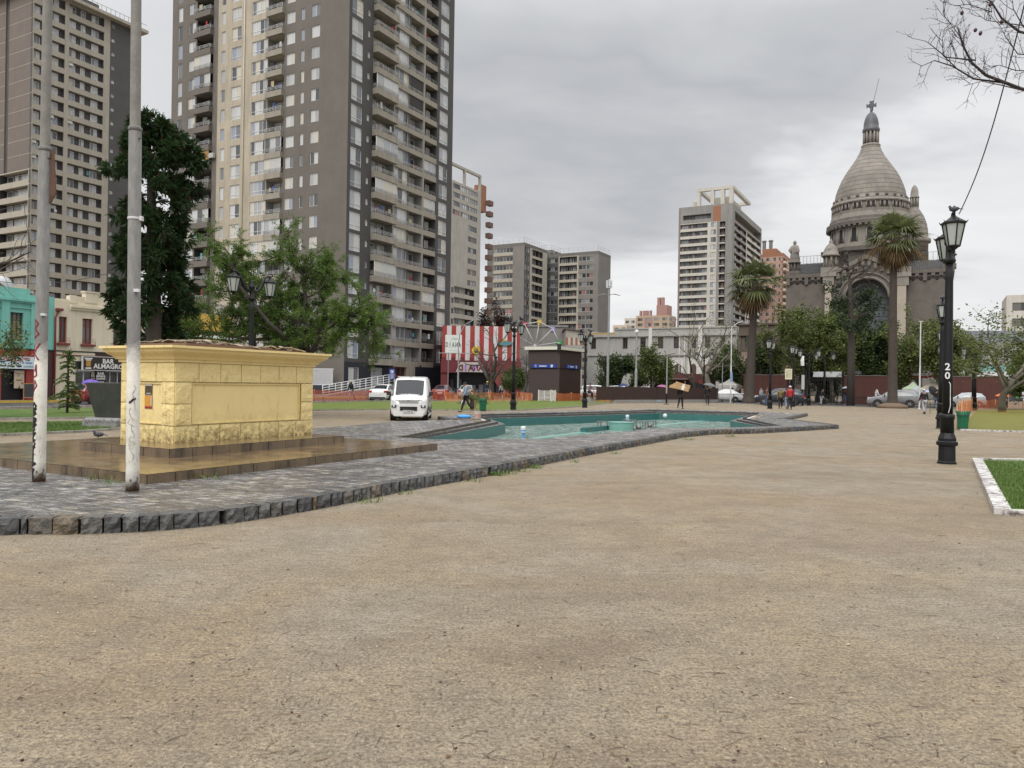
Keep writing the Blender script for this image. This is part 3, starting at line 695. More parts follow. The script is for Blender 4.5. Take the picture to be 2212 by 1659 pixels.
# drain pipe, satellite balloon-like dish, air conditioner
p = MB(); xp = X(580); p.tube([(xp, -.1, 4), (xp, -.1, zt)], .07, 8); p.build('drain_pipe', mat('pale_drain_pipe', (.55, .5, .42), .5), T.root)
p = MB(); p.lathe([(.05, -.1), (.3, -.02), (.42, .12)], 12); ob = p.build('satellite_dish', mat('dish_grey', (.45, .43, .42), .5), T.root); ob.location = (xl-.3, 1.0, zat(361, 121, 104)); ob.rotation_euler = (R(70), 0, R(-30))
p = MB(); p.box(0, .8, -.4, 0, 0, .6, 0); p.lathe([(.22, 0), (.22, .02)], 12, (0, 0, 0), 1); ob = p.build('air_conditioner', [RAILW, FR_D], T.root); ob.location = (X(362), -.1, zat(463, 341, 99))
# left end balconies sticking out of the far side wall
me = bal_t(1.6, .9, -.25, .45, 1.0).mesh('balcony', [W_taupe, RAILW])
for k in range(26):
    ob = bpy.data.objects.new('side_balcony', me); link(ob, T.root); ob.matrix_local = MX.Translation((xl, 3.2, ZS[k])) @ MX.Rotation(-pi/2, 4, 'Z')
MAIN = T

# ---- left tower: open frame of balconies, brown flank
W_brown = mat('brown_render', (.17, .142, .122), .85, col2=(.145, .12, .105), ns=.4, streak=.25)
W_frame = mat('pale_frame_concrete', (.40, .365, .30), .8, col2=(.33, .30, .245), ns=.5, streak=.35)
W_dark = mat('dark_grey_render', (.088, .084, .082), .85, col2=(.07, .067, .065), ns=.5)
T = Tower('apartment_tower', 'brown and grey apartment tower with pale balcony frames, cut by the left picture edge', 62, 126, -190, 290, [W_brown, W_frame, W_dark, W_grey])
c1_ = lambda x: x*.25
f = T.f; T.right(); Y = lambda x, y=900: T.tr(c1_(x), y*.25)
fh = 2.48; ZS = floors(1.2, fh, 26); zt = ZS[-1]
f.column(0, Y(275), 'w', ZS, 1)
kw = dict(D=.6, pz0=-.2, pz1=.72, mp=1, mb=2, stuff=.12)
f.column(Y(275), Y(425), 'bal', ZS, 1, wins=[(Y(290), Y(350), .3, 2.1, 2), (Y(375), Y(415), .3, 2.1, 1)], **kw)
f.column(Y(425), Y(552), 'bal', ZS, 1, wins=[(Y(430), Y(512), .35, 2.1, 2)], **kw)
f.column(Y(552), Y(590), 'w', ZS, 1)
f.column(Y(590), Y(890), 'bal', ZS, 1, wins=[(Y(598), Y(660), .3, 2.1, 2), (Y(704), Y(742), .3, 2.1, 2), (Y(798), Y(856), .3, 2.1, 2)], **kw)
f.column(Y(890), Y(944), 'w', ZS, 1)
f.column(Y(944), T.WR, 'win', ZS, 2, wx=(Y(956), Y(984)), sill=1.2, h=.6, n=1)
T.left(); X = lambda x, y=900: T.tl(c1_(x), y*.25)
zb = zat(50, 357, 127); kb_ = max(k for k in range(27) if ZS[k] <= zb)
up_ = ZS[kb_:]; lo_ = ZS[:kb_+1]
f.column(-T.WL, X(40), 'w', up_, 0); f.column(X(40), X(72), 'w', up_, 2, y=.25); f.column(X(72), 0, 'w', up_, 0)
for xx in (X(40), X(72)): f.wall.poly([(xx, 0, up_[0]), (xx, .25, up_[0]), (xx, .25, zt), (xx, 0, zt)], 0)
f.column(-T.WL, X(-240), 'w', lo_, 0)
f.column(X(-240), X(10), 'bal', lo_, 1, D=1.1, pz0=-.25, pz1=.72, mp=1, mb=2, wins=[(X(-220), X(-150), .1, 2.1, 2), (X(-110), X(-40), .1, 2.1, 2)])
f.column(X(10), X(252), 'bal', lo_, 1, D=1.1, pz0=-.25, pz1=.72, mp=1, mb=2, wins=[(X(22), X(70), .1, 2.1, 1), (X(85), X(200), .1, 2.1, 4)])
f.column(X(252), 0, 'w', lo_, 1)
fl = MB()
for k in range(kb_+1, 26):
    for q0, q1 in ((-T.WL, X(40)), (X(72), 0)): fl.box(q0, q1, -.012, 0, ZS[k]-.04, ZS[k]+.04)
fl.build('joint_lines', W_frame, T.root)
w_ = f.wall; w_.M = None; a, b = -T.WL, T.WR
T.back(0, zt, 0); w_.box(a-.5, 1.2, -1.2, b+1.0, zt, zt+.55, 1); w_.box(a+4, -3, 3, b-6, zt+.553, zt+3.2, 2)
f.finish()
rl = MB()
for k in range(24): rl.box(.9, .95, -1+k*(b+1.5)/24, -.95+k*(b+1.5)/24, zt+.55, zt+1.5)
rl.box(.9, .95, -1, b+.8, zt+1.5, zt+1.55); rl.build('roof_railing', RAILG, T.root)

# ---- white tower just behind the main tower
W_white = mat('white_concrete', (.42, .395, .345), .8, col2=(.34, .315, .27), ns=.4, streak=.4)
W_orange = mat('terracotta_panel', (.30, .135, .075), .8, col2=(.24, .11, .06)); W_brownbal = mat('brown_balcony', (.15, .09, .07), .8)
T = Tower('apartment_tower', 'pale concrete tower half hidden behind the right edge of the dark taupe tower', 925, 183, 890, 1033, [W_white, W_orange, W_brownbal, W_dark])
c7 = lambda x: 950.5+x*.211
f = T.f; T.right(); Y = lambda x, y=900: T.tr(c7(x), 345.6+y*.211)
z0, fh = 0, 2.62; nlo = 10; lo_ = floors(z0, fh, nlo); zm = lo_[-1]; zq = zat(1000, 466, 190); zt = zat(1000, 390, 190)
hi_ = floors(zq, (zt-zq)/4, 4)
f.column(0, Y(120), 'w', [0, zt], 0)
f.column(Y(120), Y(150), 'win', lo_, 0, wx=(Y(121), Y(146)), sill=.7, h=1.3, wm=[FR_D, PANE_D])
f.column(Y(150), Y(292), 'bal', lo_, 0, D=.8, pz0=-.3, pz1=.8, wins=[(Y(192), Y(222), 0, 2.1, 1)], wm=[FR_D, PANE_D])
f.column(Y(292), Y(358), 'bal', lo_, 0, D=.8, pz0=-.3, pz1=.7, wins=[(Y(305), Y(350), .6, 1.9, 2)], mb=3, wm=[FR_D, PANE_D])
f.column(Y(358), T.WR, 'w', lo_, 0)
f.rect(Y(120), Y(276), zm, zq, 0); f.column(Y(276), T.WR, 'win', floors(zm, (zq-zm)/6, 6), 0, wx=(Y(285), Y(372)), sill=.7, h=1.35, n=3, wm=[FR_D, PANE_D])
f.column(Y(120), Y(200), 'win', hi_, 0, wx=(Y(124), Y(194)), sill=.75, h=1.2, n=3, wm=[FR_D, PANE_D])
f.column(Y(200), Y(292), 'win', hi_, 0, wx=(Y(205), Y(290)), sill=.75, h=1.2, n=4, wm=[FR_D, PANE_W])
f.column(Y(292), T.WR, 'win', hi_, 0, wx=(Y(296), Y(376)), sill=.75, h=1.2, n=3, wm=[FR_D, PANE_D])
T.left(); f.rect(-T.WL, 0, 0, zt, 0); T.back(0, zt, 0); T.roof(zt, 0, .4)
w_ = f.wall; w_.M = None; b = T.WR
for q in (0, .33, .66, 1): w_.box(-.6, 0, q*(b-.6), q*(b-.6)+.6, zt+.41, zt+4.2, 0)
w_.box(-.8, 0, 0, b, zt+4.203, zt+4.8, 0); w_.box(-4, -3.6, 1, b*.6, zt+.41, zt+3.6, 1)
f.finish()
bm_ = MB(); bm_.box(0, 2.0, -1.2, 0, -.2, 1.1)
me = bm_.mesh('balcony', [W_brownbal])
for k in range(17):
    ob = bpy.data.objects.new('side_balcony', me); link(ob, T.root); ob.matrix_local = MX.Translation((.0, b+2.4, 3+k*2.9)) @ MX.Rotation(-pi/2, 4, 'Z') @ MX.Rotation(pi, 4, 'Z')
cr = MB(); cr.box(-2.2, 0, b, b+2.6, zt-4.5, zt+2.5); cr.build('corner_box', W_orange, T.root)

# ---- grey pair of blocks
W_g1 = mat('grey_block_render', (.155, .145, .13), .85, col2=(.13, .122, .11), ns=.3, streak=.2)
W_g2 = mat('raw_grey_concrete', (.22, .205, .185), .85, col2=(.17, .16, .145), ns=.3, streak=.3); W_g3 = mat('deep_grey_render', (.085, .083, .083), .85)  # W_g3 is the darkest grey: side face, core block, balcony backs
W_par = mat('pale_parapet', (.42, .39, .32), .8, col2=(.34, .31, .26), ns=.3, streak=.3)
def grey_block(label, u0, d0, uL, uR, vt, colsL, colsR, fh=2.62):
    T = Tower('apartment_block', label, u0, d0, uL, uR, [W_g1, W_g2, W_g3, W_par]); f = T.f
    zt = zat(u0, vt, d0); n_ = int(zt/fh); z0 = zt-n_*fh-.5; ZS = floors(z0, fh, n_)
    for face, cols, tt in (('L', colsL, T.tl), ('R', colsR, T.tr)):
        T.left() if face == 'L' else T.right()
        lo = -T.WL if face == 'L' else 0; hi = 0 if face == 'L' else T.WR
        xs = [lo]+[tt(c7(c[0]), 345.6+1200*.211) for c in cols[:-1]]+[hi]
        for (x1_, kind, mi, o), a, b in zip(cols, xs, xs[1:]):
            o = dict(o); W = b-a
            if kind == 'win': o['wx'] = (a+W*o.pop('a', .06), b-W*o.pop('b', .06))
            if 'w2' in o: o['wins'] = [(a+W*p, a+W*q, .2, 2.05, 2) for p, q in o.pop('w2')]
            f.column(a, b, kind, ZS, mi, **o)
        f.rect(lo, hi, -.5, z0, 0); f.rect(lo, hi, ZS[-1], zt, 0)
    T.back(-.5, zt, 0); T.roof(zt, 0, .5); f.finish()
    rl = MB(); a, b = -T.WL, T.WR
    for p, q in (((a+.2, .2), (-.2, .2)), ((-.2, .2), (-.2, b-.2))):
        L = hypot(q[0]-p[0], q[1]-p[1]); k = int(L/1.6)
        for i in range(k+1): x, y = p[0]+(q[0]-p[0])*i/k, p[1]+(q[1]-p[1])*i/k; rl.box(x-.04, x+.04, y-.04, y+.04, zt+.5, zt+2.1)
        for z in (1.3, 2.1): rl.tube([(*p, zt+z), (*q, zt+z)], .035, 4)
    rl.build('roof_railing', mat('light_railing', (.5, .5, .5), .5), T.root)
    return T
wmD = [FR_W, PANE_D]
TB4 = grey_block('grey apartment block with cream window bands, left one of the grey pair', 1128.5, 228, 1048.5, 1178, 527,
  [(545, 'w', 0, {}), (640, 'win', 0, dict(sill=1.0, h=1.35, n=3, wm=wmD, spandrel=3, sh=.95, a=.04, b=.03)), (745, 'win', 0, dict(sill=1.0, h=1.35, n=3, wm=wmD, spandrel=3, sh=.95, a=.03, b=.04)), (850, 'w', 1, {})],
  [(885, 'win', 2, dict(sill=.9, h=1.5, n=1, wm=wmD, a=.25, b=.1)), (918, 'win', 2, dict(sill=.9, h=1.5, n=1, wm=wmD, a=.25, b=.2)), (940, 'w', 3, {}), (1008, 'bal', 3, dict(D=1, pz0=-.3, pz1=.5, mb=2, w2=[(.1, .9)], wm=wmD)), (1048, 'bal', 3, dict(D=1, pz0=-.3, pz1=.5, mb=2, w2=[(.1, .8)], wm=wmD)), (1060, 'w', 3, {})])
grey_block('dark grey core block between two grey apartment blocks', 1188, 244, 1140, 1208, 543, [(1100, 'w', 2, {})], [(1200, 'w', 2, {})])
T = grey_block('grey apartment block with pale balcony grid, right one of the pair, beside the antenna pole', 1288.5, 236, 1180, 1315, 545,
  [(1092, 'w', 2, {}), (1212, 'win', 2, dict(sill=.8, h=1.3, n=3, wm=wmD, a=.03, b=.04)), (1222, 'w', 3, {}), (1308, 'bal', 3, dict(D=1, pz0=-.3, pz1=.5, mb=2, w2=[(.05, .5), (.55, .95)], wm=wmD)), (1400, 'bal', 3, dict(D=1, pz0=-.3, pz1=.5, mb=2, w2=[(.05, .45), (.5, .95)], wm=wmD)), (1415, 'w', 3, {}), (1494, 'win', 1, dict(sill=.8, h=1.35, n=2, wm=wmD, a=.02, b=.03)), (1572, 'win', 1, dict(sill=.8, h=1.35, n=2, wm=wmD, a=.03, b=.05)), (1600, 'w', 1, {})],
  [(1726, 'w', 1, {})])
# ---- white tower with rooftop frame and red balconies
W_red = mat('dark_red_panel', (.135, .045, .032), .8, col2=(.11, .035, .028)); W_conc = mat('bare_concrete', (.27, .262, .245), .8, col2=(.21, .205, .19), ns=.2, streak=.5)
W_w5 = mat('off_white_concrete', (.54, .51, .45), .8, col2=(.46, .43, .38), ns=.3, streak=.3); W_ed = mat('brown_concrete_edge', (.22, .19, .17), .8)
T = Tower('apartment_tower', 'off white high-rise with red balcony column and open rooftop frame, left of the church', 1577, 245, 1460.5, 1640, [W_w5, W_conc, W_red, W_ed, W_orange])
c6 = lambda x: 1417.1+x*.2135
f = T.f; X = lambda x, y=1100: T.tl(c6(x), 388.8+y*.2135); Y = lambda x, y=1100: T.tr(c6(x), 388.8+y*.2135)
zt = zat(1577, 441, 245); zq = zat(1560, 476, 246); fh = 2.43; n_ = int(zq/fh); ZS = floors(zq-n_*fh, fh, n_)
T.left(); xl = -T.WL
f.column(xl, X(238), 'w', ZS, 3); f.rect(xl, X(238), zq, zt, 3)
kw = dict(D=.7, pz0=-.2, pz1=.72, mp=0, mb=3, wm=[FR_D, PANE_D])
f.column(X(238), X(332), 'bal', ZS, 0, wins=[(X(246), X(312), .6, 2.1, 3)], **kw)
f.column(X(332), X(392), 'bal', ZS, 0, wins=[(X(340), X(378), .6, 2.1, 2)], **kw)
f.column(X(392), X(512), 'bal', ZS, 0, wins=[(X(402), X(508), .6, 2.1, 4)], **kw)
f.column(X(512), X(542), 'w', ZS, 0); f.column(X(542), X(605), 'win', ZS, 0, wx=(X(546), X(598)), sill=.7, h=1.55, n=2, wm=[FR_D, PANE_W]); f.column(X(605), X(636), 'w', ZS, 1)
f.column(X(636), X(692), 'bal', ZS, 1, D=1.0, pr=.7, pz0=-.12, pz1=.25, rail=.9, mp=0, mb=2, wins=[(X(645), X(675), 0, 2.0, 1)], wm=[FR_D, PANE_D])
f.column(X(692), 0, 'w', ZS, 1)
f.hole(X(238), X(565), zq, zt, X(262), X(545), zq+1.2, zt-2.2, 1, 1.5); f.rect(X(238), X(545), zq, zt, 3, 1.5); f.window(X(330), X(540), zq+1.5, zt-2.4, 1.4, 5, 0, [FR_D, PANE_D])
f.rect(X(565), X(645), zq, zt, 4); f.rect(X(645), 0, zq, zt, 1)
T.right(); f.column(0, Y(785), 'w', ZS, 1)
q = Y(905); WR = T.WR
f.column(Y(785), Y(845), 'bal', ZS, 1, wins=[(Y(795), Y(840), .6, 2.1, 3)], **{**kw, 'mp': 1}); f.column(Y(845), q, 'bal', ZS, 1, wins=[(Y(850), q-.6, .6, 2.1, 3)], **{**kw, 'mb': 2, 'mp': 1})
f.column(q, q+1.2, 'w', ZS, 0); m2 = (q+1.2+WR)/2
f.column(q+1.2, m2, 'bal', ZS, 1, wins=[(q+1.8, m2-.6, .6, 2.1, 3)], **{**kw, 'mp': 0, 'mb': 2}); f.column(m2, WR-1.5, 'bal', ZS, 1, wins=[(m2+.5, WR-2, .6, 2.1, 3)], **{**kw, 'mp': 0}); f.column(WR-1.5, WR, 'w', ZS, 3)
f.rect(0, Y(785), zq, zt, 1); f.hole(Y(785), WR, zq, zt, Y(785)+.5, WR-1, zq+.6, zt-1.5, 1, 2.2); f.rect(Y(785), WR, zq, zt, 3, 2.2)
T.back(0, zt, 1); T.roof(zt, 1, .5)
f.finish()
fr = MB(); x0 = X(395); zf = zt+6.2
fr.box(x0, 0, .2, 1.4, zf-1.0, zf); fr.box(-1.2, 0, 1.4, WR*.55, zf-1.0, zf); fr.box(x0, x0+1.2, 1.4, WR*.55, zf-1.0, zf); fr.box(x0, 0, WR*.55, WR*.55+1.2, zf-1.0, zf)
for x in (x0, x0*.62, x0*.34, -1.3): fr.box(x, x+1.2, .25, 1.5, zt+.5, zf-1.0)
fr.box(x0*.6, -2, 4, WR*.45, zt+.5, zf-2.6); fr.build('roof_frame', W_w5, T.root)
pl = MB(); pl.box(X(335), X(372), 2, 4, zt+.5, zt+2.4); pl.build('chimney', W_w5, T.root)
# ---- salmon tower and far low blocks
W_sal = mat('salmon_render', (.44, .285, .225), .85, col2=(.37, .235, .185), ns=.3); W_salm = mat('pale_salmon_trim', (.55, .46, .38), .85)
T = Tower('apartment_tower', 'salmon pink apartment tower between the white high-rise and the church', 1688, 295, 1634, 1708, [W_sal, W_salm, W_orange]); f = T.f
zt = zat(1688, 553, 295); ZS = floors(zt-15*2.65, 2.65, 15); T.left(); a = -T.WL
for i in range(4):
    x0 = a+(0-a)*i/4; x1 = a+(0-a)*(i+1)/4; W = x1-x0
    f.column(x0, x1, 'win', ZS, 0, wx=(x0+W*.25, x1-W*.2), sill=.9, h=1.4, n=2, wm=[FR_W, PANE_D])
T.right(); b = T.WR; f.column(0, b*.35, 'bal', ZS, 1, D=1, pr=.8, pz0=-.1, pz1=.8, mp=1, mb=0, wins=[(.6, b*.3, 0, 2.1, 2)]); f.column(b*.35, b*.65, 'w', ZS, 0); f.column(b*.65, b, 'bal', ZS, 0, D=1, pr=.8, pz0=-.1, pz1=.8, mp=1, mb=0, wins=[(b*.7, b*.95, 0, 2.1, 2)])
T.back(0, zt, 0); T.roof(zt, 2, 1.2); w_ = f.wall; w_.M = None; w_.box(a+1, -3, 2, b-3, zt, zt+3.5, 2)
f.finish()
st_ = MB()
for x in (-6, -3.5): st_.lathe([(.7, zt+3.5), (.7, zt+6.5), (.9, zt+6.6), (.9, zt+7.1)], 8, (x-2, 4, 0))
st_.build('chimney', RAILG, T.root)
W_och = mat('ochre_render', (.40, .30, .21), .85, col2=(.34, .26, .19), ns=.3); W_pinkr = mat('faded_red_render', (.34, .20, .175), .85)
for nm, lb, u0, d0, uL, uR, vt, ms, fh in (
    ('apartment_block', 'distant ochre and faded red apartment block with stepped roof left of the white high-rise', 1443, 390, 1372, 1458, 683, [W_och, W_pinkr, W_salm], 2.7),
    ('apartment_block', 'small distant white block left of the ochre roof line', 1371, 430, 1347, 1376, 689, [W_w5, W_w5, W_salm], 2.9),
    ('apartment_block', 'lowest distant block, pale pink, against the sky beside the antenna pole', 1352, 410, 1322, 1362, 704, [W_salm, W_pinkr, W_salm], 2.9),
    ('apartment_block', 'pale block with a grid of windows at the far right edge of the picture', 2600, 128, 2171, 2700, 645, [W_w5, W_salm, W_sal], 2.9)):
    T = Tower(nm, lb, u0, d0, uL, uR, ms); f = T.f; zt = zat(u0, vt, d0) if u0 < 2400 else zat(2171, 645, 141.6); T.WR = T.WR if u0 < 2400 else 12; n_ = max(int(zt/fh), 2); ZS = floors(zt-n_*fh-.3, fh, n_)
    for fc, L in (('L', T.WL), ('R', T.WR)):
        T.left() if fc == 'L' else T.right()
        k = max(int(L/4), 2); o0 = -L if fc == 'L' else 0
        for i in range(k):
            x0 = o0+L*i/k; x1 = o0+L*(i+1)/k; W = x1-x0
            f.column(x0, x1, 'win', ZS, 1 if (i % 4 == 1 and fh < 2.8) else 0, wx=(x0+W*.2, x1-W*.2), sill=.9, h=1.5, n=2, wm=[FR_D, PANE_D])
        f.rect(o0, o0+L, ZS[-1], zt, 0); f.rect(o0, o0+L, -.5, ZS[0], 0)
    T.back(-.5, zt, 0); T.roof(zt, 0, .6)
    if fh < 2.8:
        w_ = f.wall; w_.M = None; w_.box(-T.WL*.42, -T.WL*.1, 2, 10, zt, zt+6, 1)
        for q in (.41, .3): w_.box(-T.WL*q, -T.WL*q+1.6, 2.5, 4, zt+6, zt+10, 1)
        for q in (.95, .85, .8, .75, .65): w_.box(-T.WL*q, -T.WL*q+1, 2.5, 4, zt+.6, zt+3.5, 1)
    f.finish()
# ================================================================ low houses on the far side of the left street
def aline(u, v, b):
    x, _ = ray(u, v); d = b/(.8742*x-.4856); return .4856*x*d+.8742*d
TS = MX((AX, -NX, V((0, 0, 1)))).transposed().to_4x4()      # local x along the street, y into the house, z up
def street_T(a, b): return MX.Translation(ab(a, b)) @ TS
P_turq = mat('turquoise_plaster', (.20, .50, .43), .75, col2=(.16, .42, .365), ns=.6, streak=.3, bump=.15); P_redp = mat('red_shop_paint', (.36, .045, .03), .6, col2=(.27, .035, .025), ns=1.2, streak=.3)
P_crm = mat('cream_plaster', (.66, .59, .45), .75, col2=(.58, .52, .40), ns=.5, streak=.25, bump=.12); P_mar = mat('dark_maroon_paint', (.055, .02, .02), .5); P_yel2 = mat('ochre_yellow_plaster', (.62, .40, .09), .75, col2=(.52, .33, .07), ns=.7, streak=.25)
P_blk = mat('black_shutter', (.014, .014, .016), .5); P_wht = mat('white_sign_board', (.72, .72, .72), .45); P_alu = mat('white_aluminium', (.62, .63, .64), .4)
BST = -51.5
a0 = aline(-260, 750, BST); a1 = aline(117.5, 700, BST); a2 = aline(338, 700, BST); a3 = aline(500, 700, BST)
aa = lambda x, y=600: aline(x*.1667, 605+y*.1667, BST)-a0     # detail crop -> metres from the house's left end
def lowhouse(label, A0, A1, name='town_house'):
    TW = street_T(A0, BST); r = thing(name, label, 'house', TW.translation, 0); r.matrix_world = TW
    return r, Facade(r, TW, None, '')
r, f = lowhouse('turquoise two storey house over a red shop front, at the left edge', a0, a1)
f.mats = [P_turq, P_redp, P_blk, P_mar]; f.face(MX.Identity(4)); W = a1-a0
wm = [FR_D, m_pane('yellow_curtain_glass', [(0, (.26, .25, .07)), (.5, (.20, .20, .07))])]
x1, x2 = aa(120), aa(300)
f.hole(0, W, 3.42, 6.9, x1, x2, 3.95, 5.72, 0, .25); f.window(x1, x2, 3.95, 5.72, .2, 3, 1.3, wm, .08, 2)
xl2 = max(x1-4.6, .2); f.window(xl2, xl2+1.4, 3.95, 5.72, -.0, 3, 1.3, wm, .08)
f.hole(0, W, .1, 3.42, aa(25), aa(350), .12, 2.75, 1, .4); f.rect(aa(25), aa(350), .12, 2.75, 2, .4)
w = f.wall
w.box(aa(608), W-.02, -.004, .0, .12, 3.4, 3)
w.box(0, aa(395), .1, .4, 6.9, 7.3, 0); w.box(aa(395), W, .1, .4, 6.9, 6.93, 0); w.box(0, aa(470), -.2, .0, 6.45, 6.6, 0); w.box(0, aa(470), -.12, .0, 6.35, 6.45, 0); w.box(0, aa(470), -.08, 0, 6.0, 6.06, 0)
for q in (10, 395): w.box(aa(q), aa(q)+.5, -.1, 0, 3.42, 6.35, 0)
w.box(x1-.15, x2+.15, -.12, 0, 3.8, 3.93, 0); w.box(0, W, -.06, 0, 3.36, 3.44, 2)
w.box(aa(395), aa(455), -.15, 0, 2.95, 3.3, 1); w.poly([(0, 0, 6.9), (W, 0, 6.9), (W, 9, 6.9), (0, 9, 6.9)], 0); w.poly([(0, 9, 0), (W, 9, 0), (W, 9, 6.9), (0, 9, 6.9)]); w.poly([(W, 0, 0), (W, 9, 0), (W, 9, 6.9), (W, 0, 6.9)]); w.poly([(0, 0, 0), (0, 9, 0), (0, 9, 6.9), (0, 0, 6.9)])
f.finish()
gb = MB(); xg = aa(250)
gb.loft([[(xg-1.6, 3, 6.92), (xg+1.6, 3, 6.92), (xg, 3, 8.1)], [(xg-1.6, 7, 6.92), (xg+1.6, 7, 6.92), (xg, 7, 8.1)]]); gb.build('roof_gable', mat('roof_tiles_brown', (.16, .11, .085), .8), r)
tk = MB(); tk.lathe([(.1, 6.9), (.7, 7.2), (.75, 7.9), (.5, 8.3), (.1, 8.4)], 12, (aa(430), 4, 0), smooth=True); tk.build('water_tank', mat('grey_tank', (.45, .46, .47), .4), r)
# shop sign and poster, a-board
def sign(name, label, M, w, h, board, items, t=.08, group=None):
    o = thing(name, label, 'sign'); o.matrix_world = M
    b = MB(); b.box(-w/2, w/2, -t, 0, -h/2, h/2); b.build('board', board, o)
    for txt, x, z, hh, m_, kw in items:
        tb = text_mb(txt, hh, **kw); k = MB(); k.sub(tb, MX.Translation((x, -t-.004, z-hh/2))); k.build('lettering', m_, o)
    return o
T_red = mat('red_lettering', (.48, .06, .05), .5); T_blue = mat('blue_lettering', (.03, .08, .30), .5); T_black = mat('black_lettering', (.015, .015, .018), .5); T_white = mat('white_lettering', (.75, .75, .74), .5)
G_skyboard = mat('pale_blue_sign_board', (.42, .60, .72), .45, col2=(.70, .74, .76), ns=.5)
sx0, sx1 = aline(-14, 783, BST+.15), aline(75, 783, BST+.15); sw = sx1-sx0
o = sign('shop_sign', 'pale blue repair shop sign with red and blue lettering on the red shop front', street_T((sx0+sx1)/2, BST+.1) @ MX.Translation((0, 0, 2.52)), sw, .78, G_skyboard,
  [('SERVICIO TECNICO', .1, .27, .15, T_red, dict(bold=.006, sx=.92)), ('ELECTRONICO', .1, .12, .09, T_red, dict(bold=.004)), ('TV', -.75, -.02, .10, T_blue, {}), ('CCH', .08, -.05, .11, T_black, dict(bold=.008)), ('VIDEO', .85, -.01, .11, T_blue, dict(bold=.004)), ('AUDIO', -.75, -.22, .10, T_black, {}), ('CAMARAS', .85, -.24, .10, T_black, {})])
k = MB(); k.box(-.35, .0, -.095, -.085, -.27, -.2); k.box(.12, .4, -.095, -.085, -.27, -.17); k.build('picture', T_black, o)
px = (aline(40, 830, BST+.2)+aline(53, 830, BST+.2))/2
o = sign('poster', 'beige sandwich poster hanging in the dark shop entrance', street_T(px, BST-.1) @ MX.Translation((0, 0, 1.45)), .62, 1.15, mat('beige_poster', (.56, .46, .37), .6), [('COMPLETOS', 0, .36, .09, T_red, dict(sx=.7)), ('1', 0, -.42, .14, T_black, {})], .03)
k = MB(); k.ball((0, -.05, .0), .2, 8, 5, 0, (1.1, .1, .4)); k.ball((.18, -.05, -.22), .08, 8, 5, 1, (1, .1, .8)); k.build('picture', [mat('bread_ochre', (.45, .33, .14), .7), mat('orange_print', (.6, .16, .05), .6)], o)
ab_ = thing('sandwich_board', 'wooden chalk board standing on the pavement by the red shop', 'sign', ab(aline(62, 872, -50.9), -50.9, .13), GA+pi/2-.5)
for s in (-1, 1):
    yy = s*.24
    k = MB(MX.Translation((0, yy, 0)) @ MX.Rotation(s*.22, 4, 'X'))
    for x in (-.3, .26): k.box(x, x+.04, -.02, .02, 0, 1.1, 0)
    for z in (.15, 1.06): k.box(-.26, .26, -.018, .018, z, z+.04, 0)
    k.box(-.26, .26, -.01, .01, .19, 1.06, 1); k.build('panel', [mat('light_wood', (.30, .19, .09), .7), P_blk], ab_)
# ---- cream house with the bar
r, f = lowhouse('cream two storey house with oxblood windows and a bar at street level', a1, a2)
f.mats = [P_crm, FR_R, P_blk, P_mar]; f.face(MX.Identity(4)); W = a2-a1; ac = lambda x, y=600: aline(x*.1667, 605+y*.1667, BST)-a1
wm = [FR_R, PANE_D]; ws = [(ac(762), ac(868)), (ac(1068), ac(1198)), (ac(1470), ac(1600)), (W-2.2, W-1.2)]
xs = [0, ac(960), ac(1330), ac(1800), W]
if xs[3] > W-2.4: xs[3] = W-2.6
for (q0, q1), p0, p1 in zip(ws, xs, xs[1:]):
    f.hole(p0, p1, 3.43, 6.8, q0, q1, 3.95, 5.7, 0, .22); f.window(q0, q1, 3.95, 5.7, .17, 2, 1.25, wm, .09, 2)
    f.wall.box(q0-.12, q1+.12, -.22, 0, 3.78, 3.93, 1)
    for z in (4.1, 4.25): f.wall.box(q0-.12, q1+.12, -.22, -.2, z, z+.02, 1)
    for q in (q0-.12, (q0+q1)/2, q1+.1): f.wall.box(q, q+.02, -.22, -.2, 3.93, 4.1, 1)
w = f.wall
d0, d1, e0, e1 = ac(985), ac(1225), ac(1250), min(ac(1640), W-.6)
f.hole(0, (d1+e0)/2, .1, 3.43, d0, d1, .13, 2.12, 0, .2); f.window(d0, d1, .13, 2.12, .15, 2, .95, [P_alu, PANE_K], .09)
f.hole((d1+e0)/2, W, .1, 3.43, e0, e1, 1.05, 2.12, 3, .2); f.window(e0, e1, 1.05, 2.12, .15, 4, 0, [P_alu, PANE_K], .07)
w.box(ac(982), ac(1058), -.01, .0, 2.2, 2.75, 2)
w.box(ac(700), ac(780), -.02, 0, .13, 1.2, 0)
w.box(ac(900), W, -.22, 0, 6.38, 6.55, 0); w.box(ac(900), W, -.12, 0, 6.22, 6.38, 0); w.box(0, W, -.05, 0, 3.36, 3.44, 2); w.box(ac(700), ac(1300), -.06, 0, 3.1, 3.16, 1)
w.box(0, ac(900), .05, .4, 6.8, 6.9, 0); w.box(ac(900), ac(1100), .05, .4, 6.8, 7.18, 0); w.box(ac(900)-.02, ac(990), -.06, .05, 6.7, 7.22, 0); w.box(ac(1100), ac(1260), -.05, .4, 6.8, 7.5, 0); w.box(ac(1260), W, .05, .4, 6.8, 7.3, 0)
w.box(ac(1085), ac(1275), -.1, .42, 7.5, 7.58, 0)
w.poly([(0, 0, 6.8), (W, 0, 6.8), (W, 9, 6.8), (0, 9, 6.8)], 0); w.poly([(W, 0, 0), (W, 9, 0), (W, 9, 6.8), (W, 0, 6.8)]); w.poly([(0, 9, 0), (W, 9, 0), (W, 9, 6.8), (0, 9, 6.8)])
f.finish()
